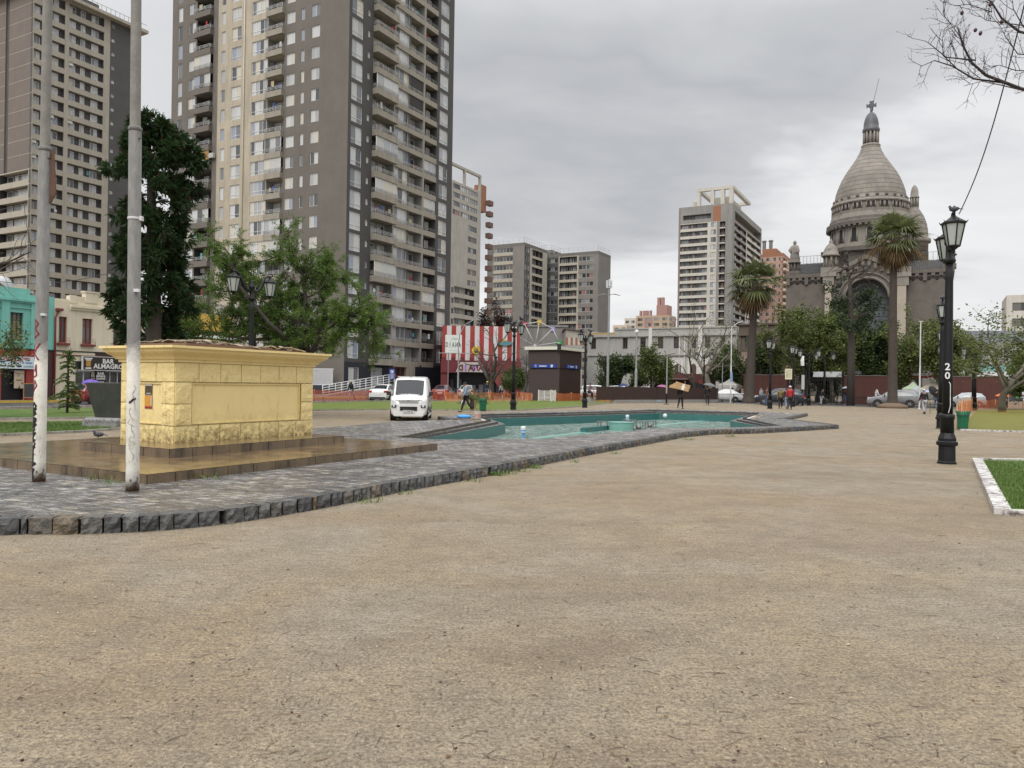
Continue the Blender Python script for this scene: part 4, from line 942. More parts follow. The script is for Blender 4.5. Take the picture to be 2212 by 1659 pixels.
k = MB(); x = ac(708); k.tube([(x, -.08, .2), (x, -.08, 5.6), (x+.15, -.1, 5.95), (x+.22, -.1, 6.1)], .06, 8); k.box(x+.02, x+.42, -.28, -.02, 6.05, 6.22); k.build('downpipe', FR_R, r)
sx0, sx1 = aline(178, 785, BST+.2), aline(300, 785, BST+.2); sw = sx1-sx0; xt = (aline(236, 785, BST+.3)-(sx0+sx1)/2)
o = sign('bar_sign', 'dark brown bar sign with white lettering and a beer mug badge', street_T((sx0+sx1)/2, BST+.15) @ MX.Translation((0, 0, 2.62)), sw, .9, mat('dark_brown_board', (.03, .018, .014), .4),
  [('BAR', xt-.08, .19, .33, T_white, dict(bold=.012)), ('ALMAGRO', xt-.03, -.17, .33, T_white, dict(bold=.012, sx=1.02))], .14)
k = MB(); k.box(-sw/2, sw/2, -.16, .01, .45, .49); k.box(-sw/2, sw/2, -.16, .01, -.49, -.45); k.box(-sw/2-.04, -sw/2, -.16, .01, -.49, .49); k.build('frame', P_alu, o)
xb = aline(191, 785, BST+.3)-(sx0+sx1)/2
k = MB(); k.box(xb-.16, xb+.16, -.165, -.141, -.22, .2, 0); k.box(xb-.2, xb+.2, -.165, -.142, .2, .27, 1); k.box(xb-.28, xb+.28, -.16, -.142, .3, .38, 1); k.box(xb-.2, xb+.2, -.16, -.142, -.38, -.29, 1); k.box(xb+.16, xb+.24, -.16, -.142, -.1, .12, 2); k.build('badge', [mat('amber_print', (.42, .24, .04), .5), T_white, T_black], o)
xs_ = (aline(213, 825, BST+.3)+aline(227, 825, BST+.3))/2
o = sign('bar_window_sign', 'small white and black bar sign in the bar window beside the door', street_T(xs_, BST+.12) @ MX.Translation((0, 0, 1.62)), .72, .98, P_blk, [('BAR', 0, .32, .2, T_white, dict(bold=.008)), ('ALMAGRO', 0, .04, .17, T_black, dict(sx=.7, bold=.006)), ('TIENDA', 0, -.28, .13, T_white, dict(sx=.8))], .05)
k = MB(); k.box(-.33, .33, -.053, -.05, -.1, .17); k.build('panel', P_wht, o)
# ---- yellow house behind the conifer
r, f = lowhouse('ochre yellow house half hidden behind the dark conifer and the feathery tree', a2, a3)
f.mats = [P_yel2, P_mar]; f.face(MX.Identity(4)); W = a3-a2; k = 5
for i in range(k):
    p0, p1 = W*i/k, W*(i+1)/k; f.hole(p0, p1, .1, 6.9, p0+(p1-p0)*.3, p0+(p1-p0)*.7, 3.5, 5.4, 0, .2); f.window(p0+(p1-p0)*.3, p0+(p1-p0)*.7, 3.5, 5.4, .15, 2, 0, [FR_D, PANE_D])
    q = (p0+p1)/2
    f.wall.box(q-1.0, q+1.0, -.7, 0, 5.5, 5.62, 0)
w = f.wall; w.poly([(0, 0, 6.9), (W, 0, 6.9), (W, 9, 6.9), (0, 9, 6.9)]); w.poly([(W, 0, 0), (W, 9, 0), (W, 9, 6.9), (W, 0, 6.9)]); w.poly([(0, 9, 0), (W, 9, 0), (W, 9, 6.9), (0, 9, 6.9)])
f.finish()
aw = MB()
for i in range(5): q = W*(i+.5)/5; aw.loft([[(q-1.1, 0, 5.4), (q+1.1, 0, 5.4), (q+1.1, -.9, 4.9), (q-1.1, -.9, 4.9)], [(q-1.1, 0, 5.45), (q+1.1, 0, 5.45), (q+1.1, -.9, 4.95), (q-1.1, -.9, 4.95)]])
aw.build('awning', P_alu, r)

# ================================================================ fun-fair hall with red and white stripes
def m_stripes():
    m, t, p = nt('red_white_stripes'); n = NT(t); tc = n.n('TexCoord'); s = n.n('SeparateXYZ'); n.l(tc.outputs['Object'], s.inputs[0])
    fr = n.math('FRACT', n.math('DIVIDE', s.outputs[0], 1.2)); q = n.math('GREATER_THAN', fr, .5)
    nz = n.noise(n.coord(), .6, 5, .6); r_ = n.mix(n.ramp(nz, [(.4, 0), (.65, 1)]), (.30, .018, .022), (.24, .045, .022))
    c = n.mix(q, r_, (.52, .50, .50)); c = n.mix(n.ramp(n.noise(n.coord((4, 4, .4)), 2, 5), [(.5, 0), (.8, .35)]), c, (.18, .14, .13))
    n.l(c, p.inputs['Base Color']); p.inputs['Roughness'].default_value = .6; return m
M_str = m_stripes(); M_mar = mat('maroon_cladding', (.15, .018, .022), .6, col2=(.11, .014, .018), ns=1.2)
dD = 99; xA, xB = at(955, 740, dD).x, at(1123, 740, dD).x; WD = xB-xA
r = thing('funfair_hall', 'red and white striped hall with maroon castle edge and dark open entrance', 'building', (xA, dD, 0))
b = MB(); b.box(0, WD, 0, 14, 4.6, 9.05); b.build('wall', M_str, r)
b = MB(); b.box(-.1, WD+.2, -.25, 14.1, 3.0, 4.55, 0)
for i in range(int(WD/.6)+1):
    if i % 2 == 0: b.box(i*.6, i*.6+.4, -.2, 0, 4.55, 5.0, 0)
b.box(-.1, .9, -.05, 2, 0, 3.0, 0); b.box(WD*.62, WD*.66, -.05, 2, 0, 3, 0); b.box(WD-1.2, WD+.1, -.05, 14, 0, 3, 0); b.box(0, WD, 2, 2.3, 0, 3, 1)
b.build('arcade', [M_mar, P_blk], r)
rg = random.Random(8)
for i in range(13): dk = MB(); x = 1+i*(WD-3)/13; dk.box(x, x+rg.uniform(.4, .65), 1.2, 1.9, .1, rg.uniform(.9, 2.2), rg.randrange(3)); dk.build('game_machine', [mat('machine_dark', (.03, .03, .04), .4), mat('machine_grey', (.16, .15, .17), .4), mat('machine_purple', (.13, .06, .14), .4)], r)
cw_ = MB()
cw_.loft([[(WD-3.4+2.2*(i/8)**2, -.3, 3.0-3.0*i/8), (WD-1.1, -.3, 3.0-3.0*i/8), (WD-1.1, 1.2, 3.0-3.0*i/8), (WD-3.4+2.2*(i/8)**2, 1.2, 3.0-3.0*i/8)] for i in range(9)]); cw_.build('curtain_column', mat('faded_maroon_drape', (.24, .05, .05), .8, col2=(.15, .03, .03), ns=4), r)
mq = thing('marquee_sign', 'pale trapezoid marquee with mirrored red letters over the fun-fair entrance', 'sign', (at(1017, 800, dD-.6).x, dD-.45, 0))
k = MB(); k.loft([[(-1.9, 0, 3.1), (1.9, 0, 3.1), (1.35, 0, 4.35), (-1.35, 0, 4.35)], [(-1.9, -.35, 3.1), (1.9, -.35, 3.1), (1.35, -.35, 4.35), (-1.35, -.35, 4.35)]]); k.build('board', mat('pale_board', (.52, .49, .49), .5), mq)
k = MB(); k.sub(letters_mb('DIANA', .72, .64, '10110', ext=.03, bold=.03, sx=.85), MX.Translation((0, -.4, 3.32))); k.build('lettering', mat('red_sign_letter', (.20, .015, .03), .4), mq)
k = MB()
for q in (-.6, .62): k.box(q-.03, q+.03, -.44, -.43, 3.4, 3.95)
lm, lt, lp = nt('violet_sign_light'); lp.inputs['Emission Color'].default_value = (.3, .2, 1, 1); lp.inputs['Emission Strength'].default_value = .8; lp.inputs['Base Color'].default_value = (.2, .1, .6, 1); k.build('light_strip', lm, mq)
bb = thing('billboard', 'white advertising board with black mirrored letters left of the striped hall', 'sign', (at(981, 750, 95).x, 95, 0))
k = MB(); k.box(-1.1, .95, -.1, 0, 5.35, 7.6); k.build('board', mat('mint_white_board', (.62, .66, .62), .5), bb); k = MB(); k.sub(letters_mb('DIANA', .62, .40, '00010', ext=.01, bold=.006, sx=.5), MX.Translation((-.1, -.11, 6.1))); k.build('lettering', T_black, bb)
k = MB(); k.sub(text_mb('Juegos', .25, sx=.9), MX.Translation((.1, -.11, 7.05))); k.box(-.6, .7, -.108, -.102, 5.62, 5.66); k.build('lettering', mat('grey_lettering', (.25, .26, .25), .5), bb)
k = MB()
for q in (-.7, .6): k.box(q-.06, q+.06, .0, .12, 0, 7.5)
k.build('post', RAILG, bb)
sm = thing('smiley_sign', 'round yellow laughing face sign on the striped wall', 'sign', (at(1028, 756, dD-.2).x, dD-.1, zat(1028, 757, dD)))
k = MB(MX.Rotation(pi/2, 4, 'X')); k.lathe([(.02, .0), (.52, 0), (.55, .06), (.5, .12), (.02, .14)], 20); k.build('disc', mat('sunny_yellow', (.6, .42, .04), .5), sm)
k = MB(); k.box(-.22, -.1, -.16, -.14, .1, .2); k.box(.1, .22, -.16, -.14, .1, .2); k.loft([[(-.28, -.16, -.05), (.28, -.16, -.05), (.16, -.16, -.3), (-.16, -.16, -.3)], [(-.28, -.13, -.05), (.28, -.13, -.05), (.16, -.13, -.3), (-.16, -.13, -.3)]]); k.build('face', T_black, sm)
fs = thing('painted_fish_sign', 'flat teal fin shaped sign high on the striped wall behind bare branches', 'sign', (at(1090, 742, dD-.2).x, dD-.1, zat(1090, 742, dD)))
k = MB(); k.loft([[(x, -.15, z) for x, z in ((-1.0, -.1), (-.5, .25), (0, .45), (.5, .2), (1.0, .25), (.9, -.1), (.3, -.3), (-.5, -.25))], [(x, 0, z) for x, z in ((-1.0, -.1), (-.5, .25), (0, .45), (.5, .2), (1.0, .25), (.9, -.1), (.3, -.3), (-.5, -.25))]]); k.build('panel', mat('teal_sign_paint', (.09, .22, .24), .5), fs)
k = MB(); k.ball((-.1, -.1, .35), .22, 8, 5, 0, (1.3, .5, 1)); k.build('crest', mat('yellow_sign_paint', (.45, .34, .06), .5), fs)
# ---- ferris wheel ride behind
wh = thing('ferris_wheel', 'small white ferris wheel with red yellow violet and green gondolas', 'ride', (at(1156, 747, 106).x, 106, zat(1156, 747, 106)), R(-6))
RW = 3.35; M_wheel = mat('white_ride_paint', (.55, .55, .53), .5)
k = MB(); pts = [(RW*sin(R(9.5+36*i)), RW*cos(R(9.5+36*i))) for i in range(10)]
for yy in (-.35, .35):
    for i in range(10):
        a, b_ = pts[i], pts[(i+1) % 10]; k.tube([(a[0], yy, a[1]), (b_[0], yy, b_[1])], .05, 5); k.tube([(0, yy, 0), (a[0], yy, a[1])], .05, 5)
k.tube([(0, -.6, 0), (0, .6, 0)], .2, 8); k.build('wheel', M_wheel, wh)
k = MB()
for yy in (-.8, .8): k.tube([(0, yy, 0), (-2, yy, -wh.location.z)], .12, 6); k.tube([(0, yy, 0), (2, yy, -wh.location.z)], .12, 6)
k.build('support', M_wheel, wh)
gc = [(.55, .38, .03), (.35, .30, .55), (.04, .32, .09), (.06, .2, .5), (.4, .04, .05), (.5, .3, .05), (.3, .28, .5), (.05, .3, .1), (.1, .2, .45), (.33, .03, .06)]
for i in range(10):
    k = MB(); k.lathe([(.1, .2), (.36, .12), (.4, -.2), (.3, -.45), (.12, -.55)], 8); k.box(-.3, .3, -.3, .3, .1, .28); ob = k.build('gondola', mat('gondola_paint_%d' % i, gc[i], .5), wh); ob.location = (pts[i][0], 0, pts[i][1])
# ---- sheds behind the lift house
r = thing('shed', 'plain grey concrete back building behind the ferris wheel', 'building', (at(1118, 740, 118).x, 118, 0)); W = at(1224, 740, 118).x-r.location.x
k = MB(); k.box(0, W, 0, 12, 0, zat(1180, 706, 118)); k.build('wall', W_conc, r); k = MB(); k.box(-.2, W+.2, -.2, 12.2, zat(1180, 706, 118), zat(1180, 706, 118)+.25); k.build('roof', W_grey, r)
r = thing('shed', 'white shed with a small orange and white striped panel and slanted roof', 'building', (at(1222, 740, 112).x, 112, 0)); W = at(1258, 740, 112).x-r.location.x
z1, z2 = zat(1222, 711, 112), zat(1255, 717, 112)
k = MB(); k.loft([[(0, 0, 0), (W, 0, 0), (W, 0, z2), (0, 0, z1)], [(0, 8, 0), (W, 8, 0), (W, 8, z2), (0, 8, z1)]]); k.build('wall', W_white, r)
k = MB(); k.loft([[(-.2, -.3, z1+.05), (W+.2, -.3, z2), (W+.2, -.3, z2+.15), (-.2, -.3, z1+.2)], [(-.2, 8, z1+.05), (W+.2, 8, z2), (W+.2, 8, z2+.15), (-.2, 8, z1+.2)]]); k.build('roof', W_taupe, r)
k = MB()
for i in range(7): k.box(W*i/7, W*(i+1)/7, -.03, .0, zat(1222, 745, 112), zat(1222, 729, 112), i % 2)
k.build('striped_panel', [W_orange, W_w5], r)
# ---- lift house (Ascensor)
def m_corten():
    m, t, p = nt('perforated_dark_steel'); n = NT(t); co = n.coord()
    c = n.mix(n.ramp(n.noise(n.coord((14, 14, .5)), 3, 4, .7), [(.35, 0), (.7, 1)]), (.034, .013, .010), (.019, .008, .0065))
    c = n.mix(n.ramp(n.noise(n.coord((60, 60, 3)), 2, 3, .7), [(.64, 0), (.74, .5)]), c, (.08, .06, .055)); n.l(c, p.inputs['Base Color']); p.inputs['Roughness'].default_value = .5
    w_ = n.n('TexWave'); w_.inputs['Scale'].default_value = 7; w_.bands_direction = 'DIAGONAL'; n.l(co, w_.inputs['Vector']); n.l(n.bump(w_.outputs['Fac'], .5, .03), p.inputs['Normal']); return m
M_cor = m_corten()
T = Tower('lift_house', 'dark brown steel lift house with white roof edge and two blue lift signs', 1208, 76.5, 1142, 1254, [M_cor]); w = T.f.wall; a, b = -T.WL, T.WR
zt = zat(1208, 749, 76.5); zm = zat(1208, 796, 76.5)
w.box(a, 0, 0, b, 0, zm-.03); w.box(a+.03, -.03, .03, b-.03, zm-.03, zm+.03); w.box(a-.06, .06, -.06, b+.06, zm+.03, zt-.3); T.f.finish()
k = MB(); k.box(a-.35, .35, -.35, b+.35, zt-.3, zt, 0); k.box(a-.3, .3, -.3, b+.3, zt+.002, zt+.08, 1); k.build('roof', [mat('white_roof_edge', (.62, .60, .52), .6), W_grey], T.root)
k = MB(); k.box(-.1, .32, -.38, -.34, zt-.42, zt+.25); k.build('roof_box', P_blk, T.root)
M_signb = mat('royal_blue_sign', (.012, .045, .26), .35)
def lift_sign(face, x0, x1, z0, z1, label):
    M = T.TW @ (MX.Identity(4) if face == 'L' else RFL) @ MX.Translation(((x0+x1)/2, -.07, (z0+z1)/2)); W, H = x1-x0, z1-z0
    o = sign('lift_sign', label, M, W, H, M_signb, [('Ascensor', -W*.03, .02, H*.42, T_white, dict(bold=.008, sx=.92*W/2.6))], .06)
    k = MB(MX.Translation((W*.32, -.065, 0)) @ MX.Rotation(pi/2, 4, 'X')); k.lathe([(H*.36, 0), (H*.36, .006)], 18, mi=0); k.box(-H*.25, H*.25, -H*.06, H*.06, .006, .01, 1)
    k.build('emblem', [T_white, M_signb], o)
    k = MB(); y = -.066; k.box(-W*.36, -W*.36+H*.5, y, y+.004, -H*.3, H*.3, 0); k.box(-W*.36+.02, -W*.36+H*.5-.02, y-.003, y, -H*.3+.02, H*.3-.02, 1); k.tube([(-W*.36+H*.2, y-.006, H*.2), (-W*.36+H*.22, y-.006, -H*.02), (-W*.36+H*.36, y-.006, -H*.2)], .018, 4, mi=0); k.build('pictogram', [T_white, M_signb], o)
zs0, zs1 = zat(1208, 796, 76.5)+.05, zat(1208, 787.5, 76.5)+.05
lift_sign('L', T.tl(1149, 792), T.tl(1203, 792), zs0, zs1, 'blue lift sign on the left face of the dark lift house'); lift_sign('R', T.tr(1221, 792), T.tr(1247, 792), zs0, zs1, 'blue lift sign on the right face of the dark lift house')
# ================================================================ long grey building, brown building, kiosk, park walls
W_lg = mat('light_grey_plaster', (.40, .395, .37), .8, col2=(.34, .335, .315), ns=.3, streak=.25); W_wp = mat('white_pilaster', (.62, .61, .58), .8); W_yc = mat('faded_yellow_parapet', (.40, .30, .15), .8); W_bsh = mat('brown_shutter_wood', (.075, .045, .035), .6)
ce = lambda x: 1296.1+x*.1953
T = Tower('civic_building', 'long light grey two storey building with brown shutters and white pilasters', 1590, 115, 1268, 1592, [W_lg, W_wp, W_yc, W_bsh]); f = T.f; X = lambda x, y=500: T.tl(ce(x), 648+y*.1953)
T.left(); zt = zat(1590, 707, 115); zc = zat(1590, 723.5, 115); zw1, zw0 = zat(1500, 727, 118), zat(1500, 752, 118); zb_ = zat(1500, 765, 118)
wins = [(-100, -45), (250, 305), (445, 505), (640, 700), (815, 875), (1005, 1065), (1160, 1220), (1330, 1385)]
cuts = [-T.WL]+[X((a[1]+b[0])/2) for a, b in zip(wins, wins[1:])]+[0]
for (p, q), c0_, c1__ in zip(wins, cuts, cuts[1:]):
    f.hole(c0_, c1__, zb_, zc, X(p), X(q), zw0, zw1, 0, .25); f.window(X(p), X(q), zw0, zw1, .2, 2, 0, [W_bsh, PANE_K], .12); f.wall.box(X(p)-.25, X(q)+.25, -.1, 0, zw1+.003, zw1+.3, 1)
f.rect(-T.WL, 0, 0, zb_, 0); w = f.wall
w.box(-T.WL, 0, -.35, 0, zc, zc+.35, 0); w.box(-T.WL, X(165), -.1, .4, zc+.35, zt-.4, 2); w.box(X(165), 0, -.1, .4, zc+.35, zt, 0); w.box(X(165), 0, -.25, .5, zt, zt+.2, 0); w.box(-T.WL, 0, -.25, 0, zb_-.2, zb_, 0)
for p, q in ((545, 582), (1095, 1136)): w.box(X(p), X(q), -.4, 0, 0, zt+.25, 1)
for p in (1000, 1160, 830):
    x0, x1 = X(p), X(p+70); z0, z1 = zat(1500, 806, 118), zat(1500, 790, 118); w.box(x0-.4, x1+.4, -.04, 0, z0-1, z1+1.2, 1)
    w.poly([(x0+(x1-x0)*.5*(1-cos(pi*k/12)), -.06, z1-.2+sin(pi*k/12)*(x1-x0)*.5) for k in range(13)]+[(x1, -.06, z0-.6), (x0, -.06, z0-.6)][0:2], 3)
w.poly([(-T.WL, 12, 0), (0, 12, 0), (0, 12, zt), (-T.WL, 12, zt)]); w.poly([(0, 0, 0), (0, 12, 0), (0, 12, zt), (0, 0, zt)]); w.poly([(-T.WL, 0, 0), (-T.WL, 12, 0), (-T.WL, 12, zt), (-T.WL, 0, zt)]); w.poly([(-T.WL, 0, zt-.5), (0, 0, zt-.5), (0, 12, zt-.5), (-T.WL, 12, zt-.5)])
f.finish()
k = MB()
for p in (940, 880): k.tube([(X(p), -.1, .3), (X(p), -.1, zc)], .07, 6)
k.build('downpipe', W_wp, T.root); k = MB(); k.box(X(1172), X(1200), -.7, -.36, zb_+.3, zb_+.9); k.build('air_conditioner', RAILW, T.root)
W_br = mat('brown_stone_building', (.13, .098, .082), .85, col2=(.10, .075, .062), ns=.4, streak=.4); W_pk = mat('pinkish_stone_base', (.30, .22, .18), .85, col2=(.23, .17, .14), ns=1.2)
T = Tower('brown_house', 'brown stone two storey building behind the shorter palm', 1712, 106, 1594, 1714, [W_br, W_pk, P_blk]); f = T.f; T.left(); zt = zat(1700, 700, 106); zb_ = zat(1700, 760, 106); L = T.WL
for i in range(3):
    p0, p1 = -L+L*i/3, -L+L*(i+1)/3; f.hole(p0, p1, zb_, zt-1.4, p0+.9, p0+2.3, zb_+.8, zb_+2.6, 0, .3); f.window(p0+.9, p0+2.3, zb_+.8, zb_+2.6, .2, 2, 0, [FR_D, PANE_K], .1)
f.rect(-L, 0, 0, zb_, 1); f.rect(-L, 0, zt-1.4, zt, 0); w = f.wall; w.box(-L, 0, -.4, 0, zt-1.5, zt-1.1, 0); w.box(-L, 0, -.3, .3, zt, zt+.25, 0)
for i in range(4): w.box(-L+L*i/3-.35*(i > 0), -L+L*i/3+.35*(i < 3), -.2, 0, zb_, zt-1.5, 0)
w.poly([(0, 0, 0), (0, 9, 0), (0, 9, zt), (0, 0, zt)]); w.poly([(-L, 0, 0), (-L, 9, 0), (-L, 9, zt), (-L, 0, zt)]); w.poly([(-L, 9, 0), (0, 9, 0), (0, 9, zt), (-L, 9, zt)]); w.poly([(-L, 0, zt), (0, 0, zt), (0, 9, zt), (-L, 9, zt)]); f.finish()
M_brick = mat('red_brown_park_wall', (.105, .035, .026), .75, col2=(.075, .026, .020), ns=.8, streak=.35)
def at_a(u, v, a):       # on the plane a = const of the street grid
    x, _ = ray(u, v); d = a/(.4856*x+.8742); return x*.8742*d-.4856*d
WALLS = []
for u0, u1, lb in ((1606, 1704, 'red brown park wall segment behind the shorter palm and the dark car'), (1819, 1921, 'red brown park wall segment between the bare tree and the tall palm'), (2056, 2178, 'red brown park wall segment on the right behind the near black lamp')):
    b0, b1 = at_a(u0, 840, 93), at_a(u1, 840, 93); o = thing('park_wall', lb, 'wall', ab(93, b0), GA)
    k = MB(); k.box(0, b1-b0, 0, .3, -.1, 3.15); k.build('wall', M_brick, o); o['kind'] = 'thing'; k = MB(); k.box(-.05, b1-b0+.05, -.04, .34, 3.152, 3.22); k.build('coping', W_ed, o); WALLS.append(o)
T = Tower('kiosk', 'dark red market kiosk with flat canopy behind the steel fence', 1524, 96, 1404, 1528, [mat('dark_red_kiosk', (.10, .03, .024), .6, col2=(.08, .024, .02)), P_blk, mat('kiosk_sign_red', (.2, .04, .035), .5)]); w = T.f.wall; a = -T.WL; zt = zat(1460, 807, 97)
w.box(a, 0, 0, 5, 0, zt); w.box(a*.94, a*.05, -.02, 0, 1.2, zt-1.1, 1)
for q in (.93, .55, .48, .08): w.box(a*q-.25, a*q+.25, -.03, -.005, zt-1.25, zt-.8, 2)
T.f.finish(); k = MB(); k.box(a-.3, -2.0, -1.6, .0, zt-.75, zt-.6); k.build('canopy', W_ed, T.root)
# market stalls beyond the right walls, long concrete hall with turquoise band
r = thing('concrete_hall', 'long low concrete hall with a turquoise band behind the trees at the right', 'building', (at(2030, 780, 135).x, 135, 0), GA*.4); W = 24
k = MB(); k.box(0, W, 0, 9, 0, zat(2100, 742, 135), 0); k.build('wall', W_conc, r); k = MB(); k.box(-.02, W, -.12, 0, zat(2100, 803, 135), zat(2100, 789, 135)); k.build('band', mat('turquoise_band', (.16, .30, .28), .6), r)
k = MB(); k.box(2, W, -4, -.15, 0, zat(2100, 804, 135)); k.build('annex', P_alu, r); k = MB(); k.box(4, 14, .5, 6, zat(2100, 742, 135)+.003, zat(2100, 715, 135)); k.build('upper_block', mat('blue_grey_render', (.20, .22, .25), .7), r)
# ================================================================ domed stone church
S_l = mat('church_limestone', (.27, .245, .212), .85, col2=(.205, .186, .163), ns=.25, streak=.55, bump=.2, bs=3, dirt=(.10, .09, .082), dlo=.55, dhi=.75, ds=.35)
S_d = mat('sooty_church_stone', (.135, .119, .103), .88, col2=(.105, .093, .082), ns=.3, streak=.18, bump=.35, bs=2.2, dirt=(.075, .064, .055), dlo=.52, dhi=.8, ds=.6)
S_m = mat('weathered_moulding_stone', (.19, .17, .145), .85, col2=(.14, .125, .11), ns=.5, streak=.3); S_pale = mat('pale_church_pier', (.38, .335, .27), .85, col2=(.30, .265, .215), ns=.5); S_tile = mat('dark_roof_tiles', (.045, .045, .046), .7, col2=(.075, .072, .07), ns=1.5); S_slate = mat('slate_cap', (.06, .062, .07), .5, col2=(.09, .09, .098), ns=.8); S_hole = mat('dark_opening', (.012, .012, .013), .7); S_arch = mat('blue_grey_arch_panels', (.085, .095, .105), .6, col2=(.055, .062, .07), ns=.5, streak=.3)
def m_dome():
    m, t, p = nt('ringed_dome_stone'); n = NT(t); co = n.coord(); s = n.n('SeparateXYZ'); n.l(co, s.inputs[0])
    fr = n.math('FRACT', n.math('DIVIDE', s.outputs[2], 1.13)); g = n.math('LESS_THAN', fr, .12)
    c = n.mix(n.ramp(n.noise(co, .3, 6, .65), [(.35, 0), (.7, 1)]), (.25, .222, .187), (.145, .13, .115))
    c = n.mix(n.ramp(n.noise(n.coord((1, 1, .12)), .9, 5, .7), [(.45, 0), (.75, .5)]), c, (.09, .08, .07)); c = n.mix(n.math('MULTIPLY', g, .75), c, (.06, .052, .045))
    n.l(c, p.inputs['Base Color']); p.inputs['Roughness'].default_value = .75; n.l(n.bump(n.math('SUBTRACT', 1, g), .6, .12), p.inputs['Normal']); return m
S_dome = m_dome()
CD = 180.0; cx_ = ray(1871, 842)[0]; CW = MX.Translation((cx_*CD, CD, 0)) @ MX.Rotation(GA, 4, 'Z')
ch = thing('domed_church', 'grey stone church with tall ringed dome, cross and tiled wings behind the palms', 'church'); ch.matrix_world = CW
def ct(u, v=700, dy=0):   # local x on the front plane (or a plane dy further back)
    o = CW @ V((0, dy, 0)); nx = NX; x, _ = ray(u, v); return (x*o.y-o.x)/(nx.x-x*nx.y)
def cz(u, v, dy=0): # height of a pixel on that plane
    p = CW @ V((ct(u, v, dy), dy, 0)); return zat(u, v, p.y)
def cpart(mb, name, m_, **k): return mb.build(name, m_, ch, **k)
DY = 11.0; dxc = ct(1879, 450, DY); dd = (CW @ V((dxc, DY, 0))).y; px = dd/F
zz = lambda v: zat(1879, v, dd)
C0 = (dxc, DY, 0)
def lathe_px(rows, mats_, name, n_=32, c=C0, smooth=True, z=None, mi=None):
    k = MB(); k.lathe([(r*px, (z or zz)(v)) for v, r in rows], n_, c, smooth=smooth); return cpart(k, name, mats_)
# dome with moulded foot and neck
lathe_px([(446, 75), (440, 75), (439, 71.5), (433, 70.8), (420, 69), (407, 65), (390, 58.5), (374, 50), (356, 38), (341, 28.5), (340, 27), (334, 25.5), (333, 24), (327, 21.5), (322, 20)], S_dome, 'dome', 40)
k = MB(); rg = random.Random(2)
for i in range(24):
    t = 2*pi*i/24; k.ball(V(C0)+V((cos(t)*71.5*px, sin(t)*71.5*px, zz(436))), .42, 6, 4)
cpart(k, 'dome_ornament', S_d)['kind'] = 'stuff'
k = MB()                              # gallery of paired arches under the dome
k.lathe([(73.5*px, zz(464)), (73.5*px, zz(446.5))], 40, C0, 0); k.lathe([(77.5*px, zz(448)), (78*px, zz(445.5)), (76*px, zz(443))], 40, C0, 0); k.lathe([(76*px, zz(470)), (77*px, zz(464))], 40, C0, 0); k.lathe([(79*px, zz(480)), (77*px, zz(470))], 40, C0, 0)
cpart(k, 'gallery', S_l)
def niche_ring(name, nn, rr, v0, v1, w_, pair=0, ph=0, frame=True):
    for i in range(nn):
        t = 2*pi*i/nn+ph; fr = MB()
        for s in ((-1, 1) if pair else (0,)):
            M = MX.Translation(C0) @ MX.Rotation(t, 4, 'Z') @ MX.Translation((0, -rr*px, 0)); x0 = s*w_*px*.72
            h0, h1 = zz(v0), zz(v1); hw = w_*px*.5
            pts = [(x0-hw, h0), (x0+hw, h0)]+[(x0+hw*cos(pi*q/8), h1-hw+hw*sin(pi*q/8)) for q in range(9)]
            q_ = MB(); q_.poly([M @ V((x, -.06, z)) for x, z in pts]); cpart(q_, name+'_opening', S_hole)
            if frame:
                arc = [(x0+hw*1.15*cos(pi*q/8), h1-hw+hw*1.15*sin(pi*q/8)) for q in range(9)]
                fr.tube([M @ V((x, -.1, z)) for x, z in arc], .16, 5); 
                for e in (-1, 1): fr.tube([M @ V((x0+e*hw*1.18, -.12, h0)), M @ V((x0+e*hw*1.18, -.12, h1-hw))], .17, 6)
        cpart(fr, name+'_column', S_l)
niche_ring('gallery', 18, 73.6, 462, 449, 6.5, 1, .1)
k = MB(); k.lathe([(86*px, zz(496)), (86.5*px, zz(489)), (81*px, zz(486)), (80*px, zz(480))], 40, C0)
for i in range(48): t = 2*pi*i/48; k.cbox((0, 0, 0), (.6, .8, .6), T=MX.Translation(C0) @ MX.Rotation(t, 4, 'Z') @ MX.Translation((0, -83.5*px, zz(497.5))))
cpart(k, 'drum_cornice', S_d)
k = MB(); k.lathe([(79*px, zz(548)), (79*px, zz(535)), (76*px, zz(534)), (76*px, zz(496.2))], 40, C0); cpart(k, 'drum', S_l)
niche_ring('drum', 16, 76.3, 531, 502, 10.5, 0, .08)
# octagonal base block under the drum
k = MB(); k.lathe([(88*px, zz(600)), (88*px, zz(556)), (100*px, zz(553)), (101*px, zz(545)), (82*px, zz(543))], 8, C0, ph=pi/8); cpart(k, 'drum_base', S_d)
# lantern with cross
k = MB(); k.lathe([(19*px, zz(323)), (18.5*px, zz(318)), (19.5*px, zz(316)), (17*px, zz(312.5))], 24, C0); k.lathe([(11*px, zz(312)), (11*px, zz(288))], 16, C0, smooth=True)
for i in range(12): t = 2*pi*i/12; k.tube([(C0[0]+cos(t)*14*px, C0[1]+sin(t)*14*px, zz(312.5)), (C0[0]+cos(t)*14*px, C0[1]+sin(t)*14*px, zz(287))], .28, 6)
cpart(k, 'lantern', S_l)
k = MB(); k.lathe([(15*px, zz(288)), (17.5*px, zz(284)), (17*px, zz(279)), (15.2*px, zz(277)), (15*px, zz(268)), (13*px, zz(258)), (9.5*px, zz(249)), (5*px, zz(244)), (1.5*px, zz(242))], 24, C0, smooth=True); cpart(k, 'lantern_cap', S_slate)
k = MB(); zc_ = zz(228); x0 = C0[0]; y0 = C0[1]
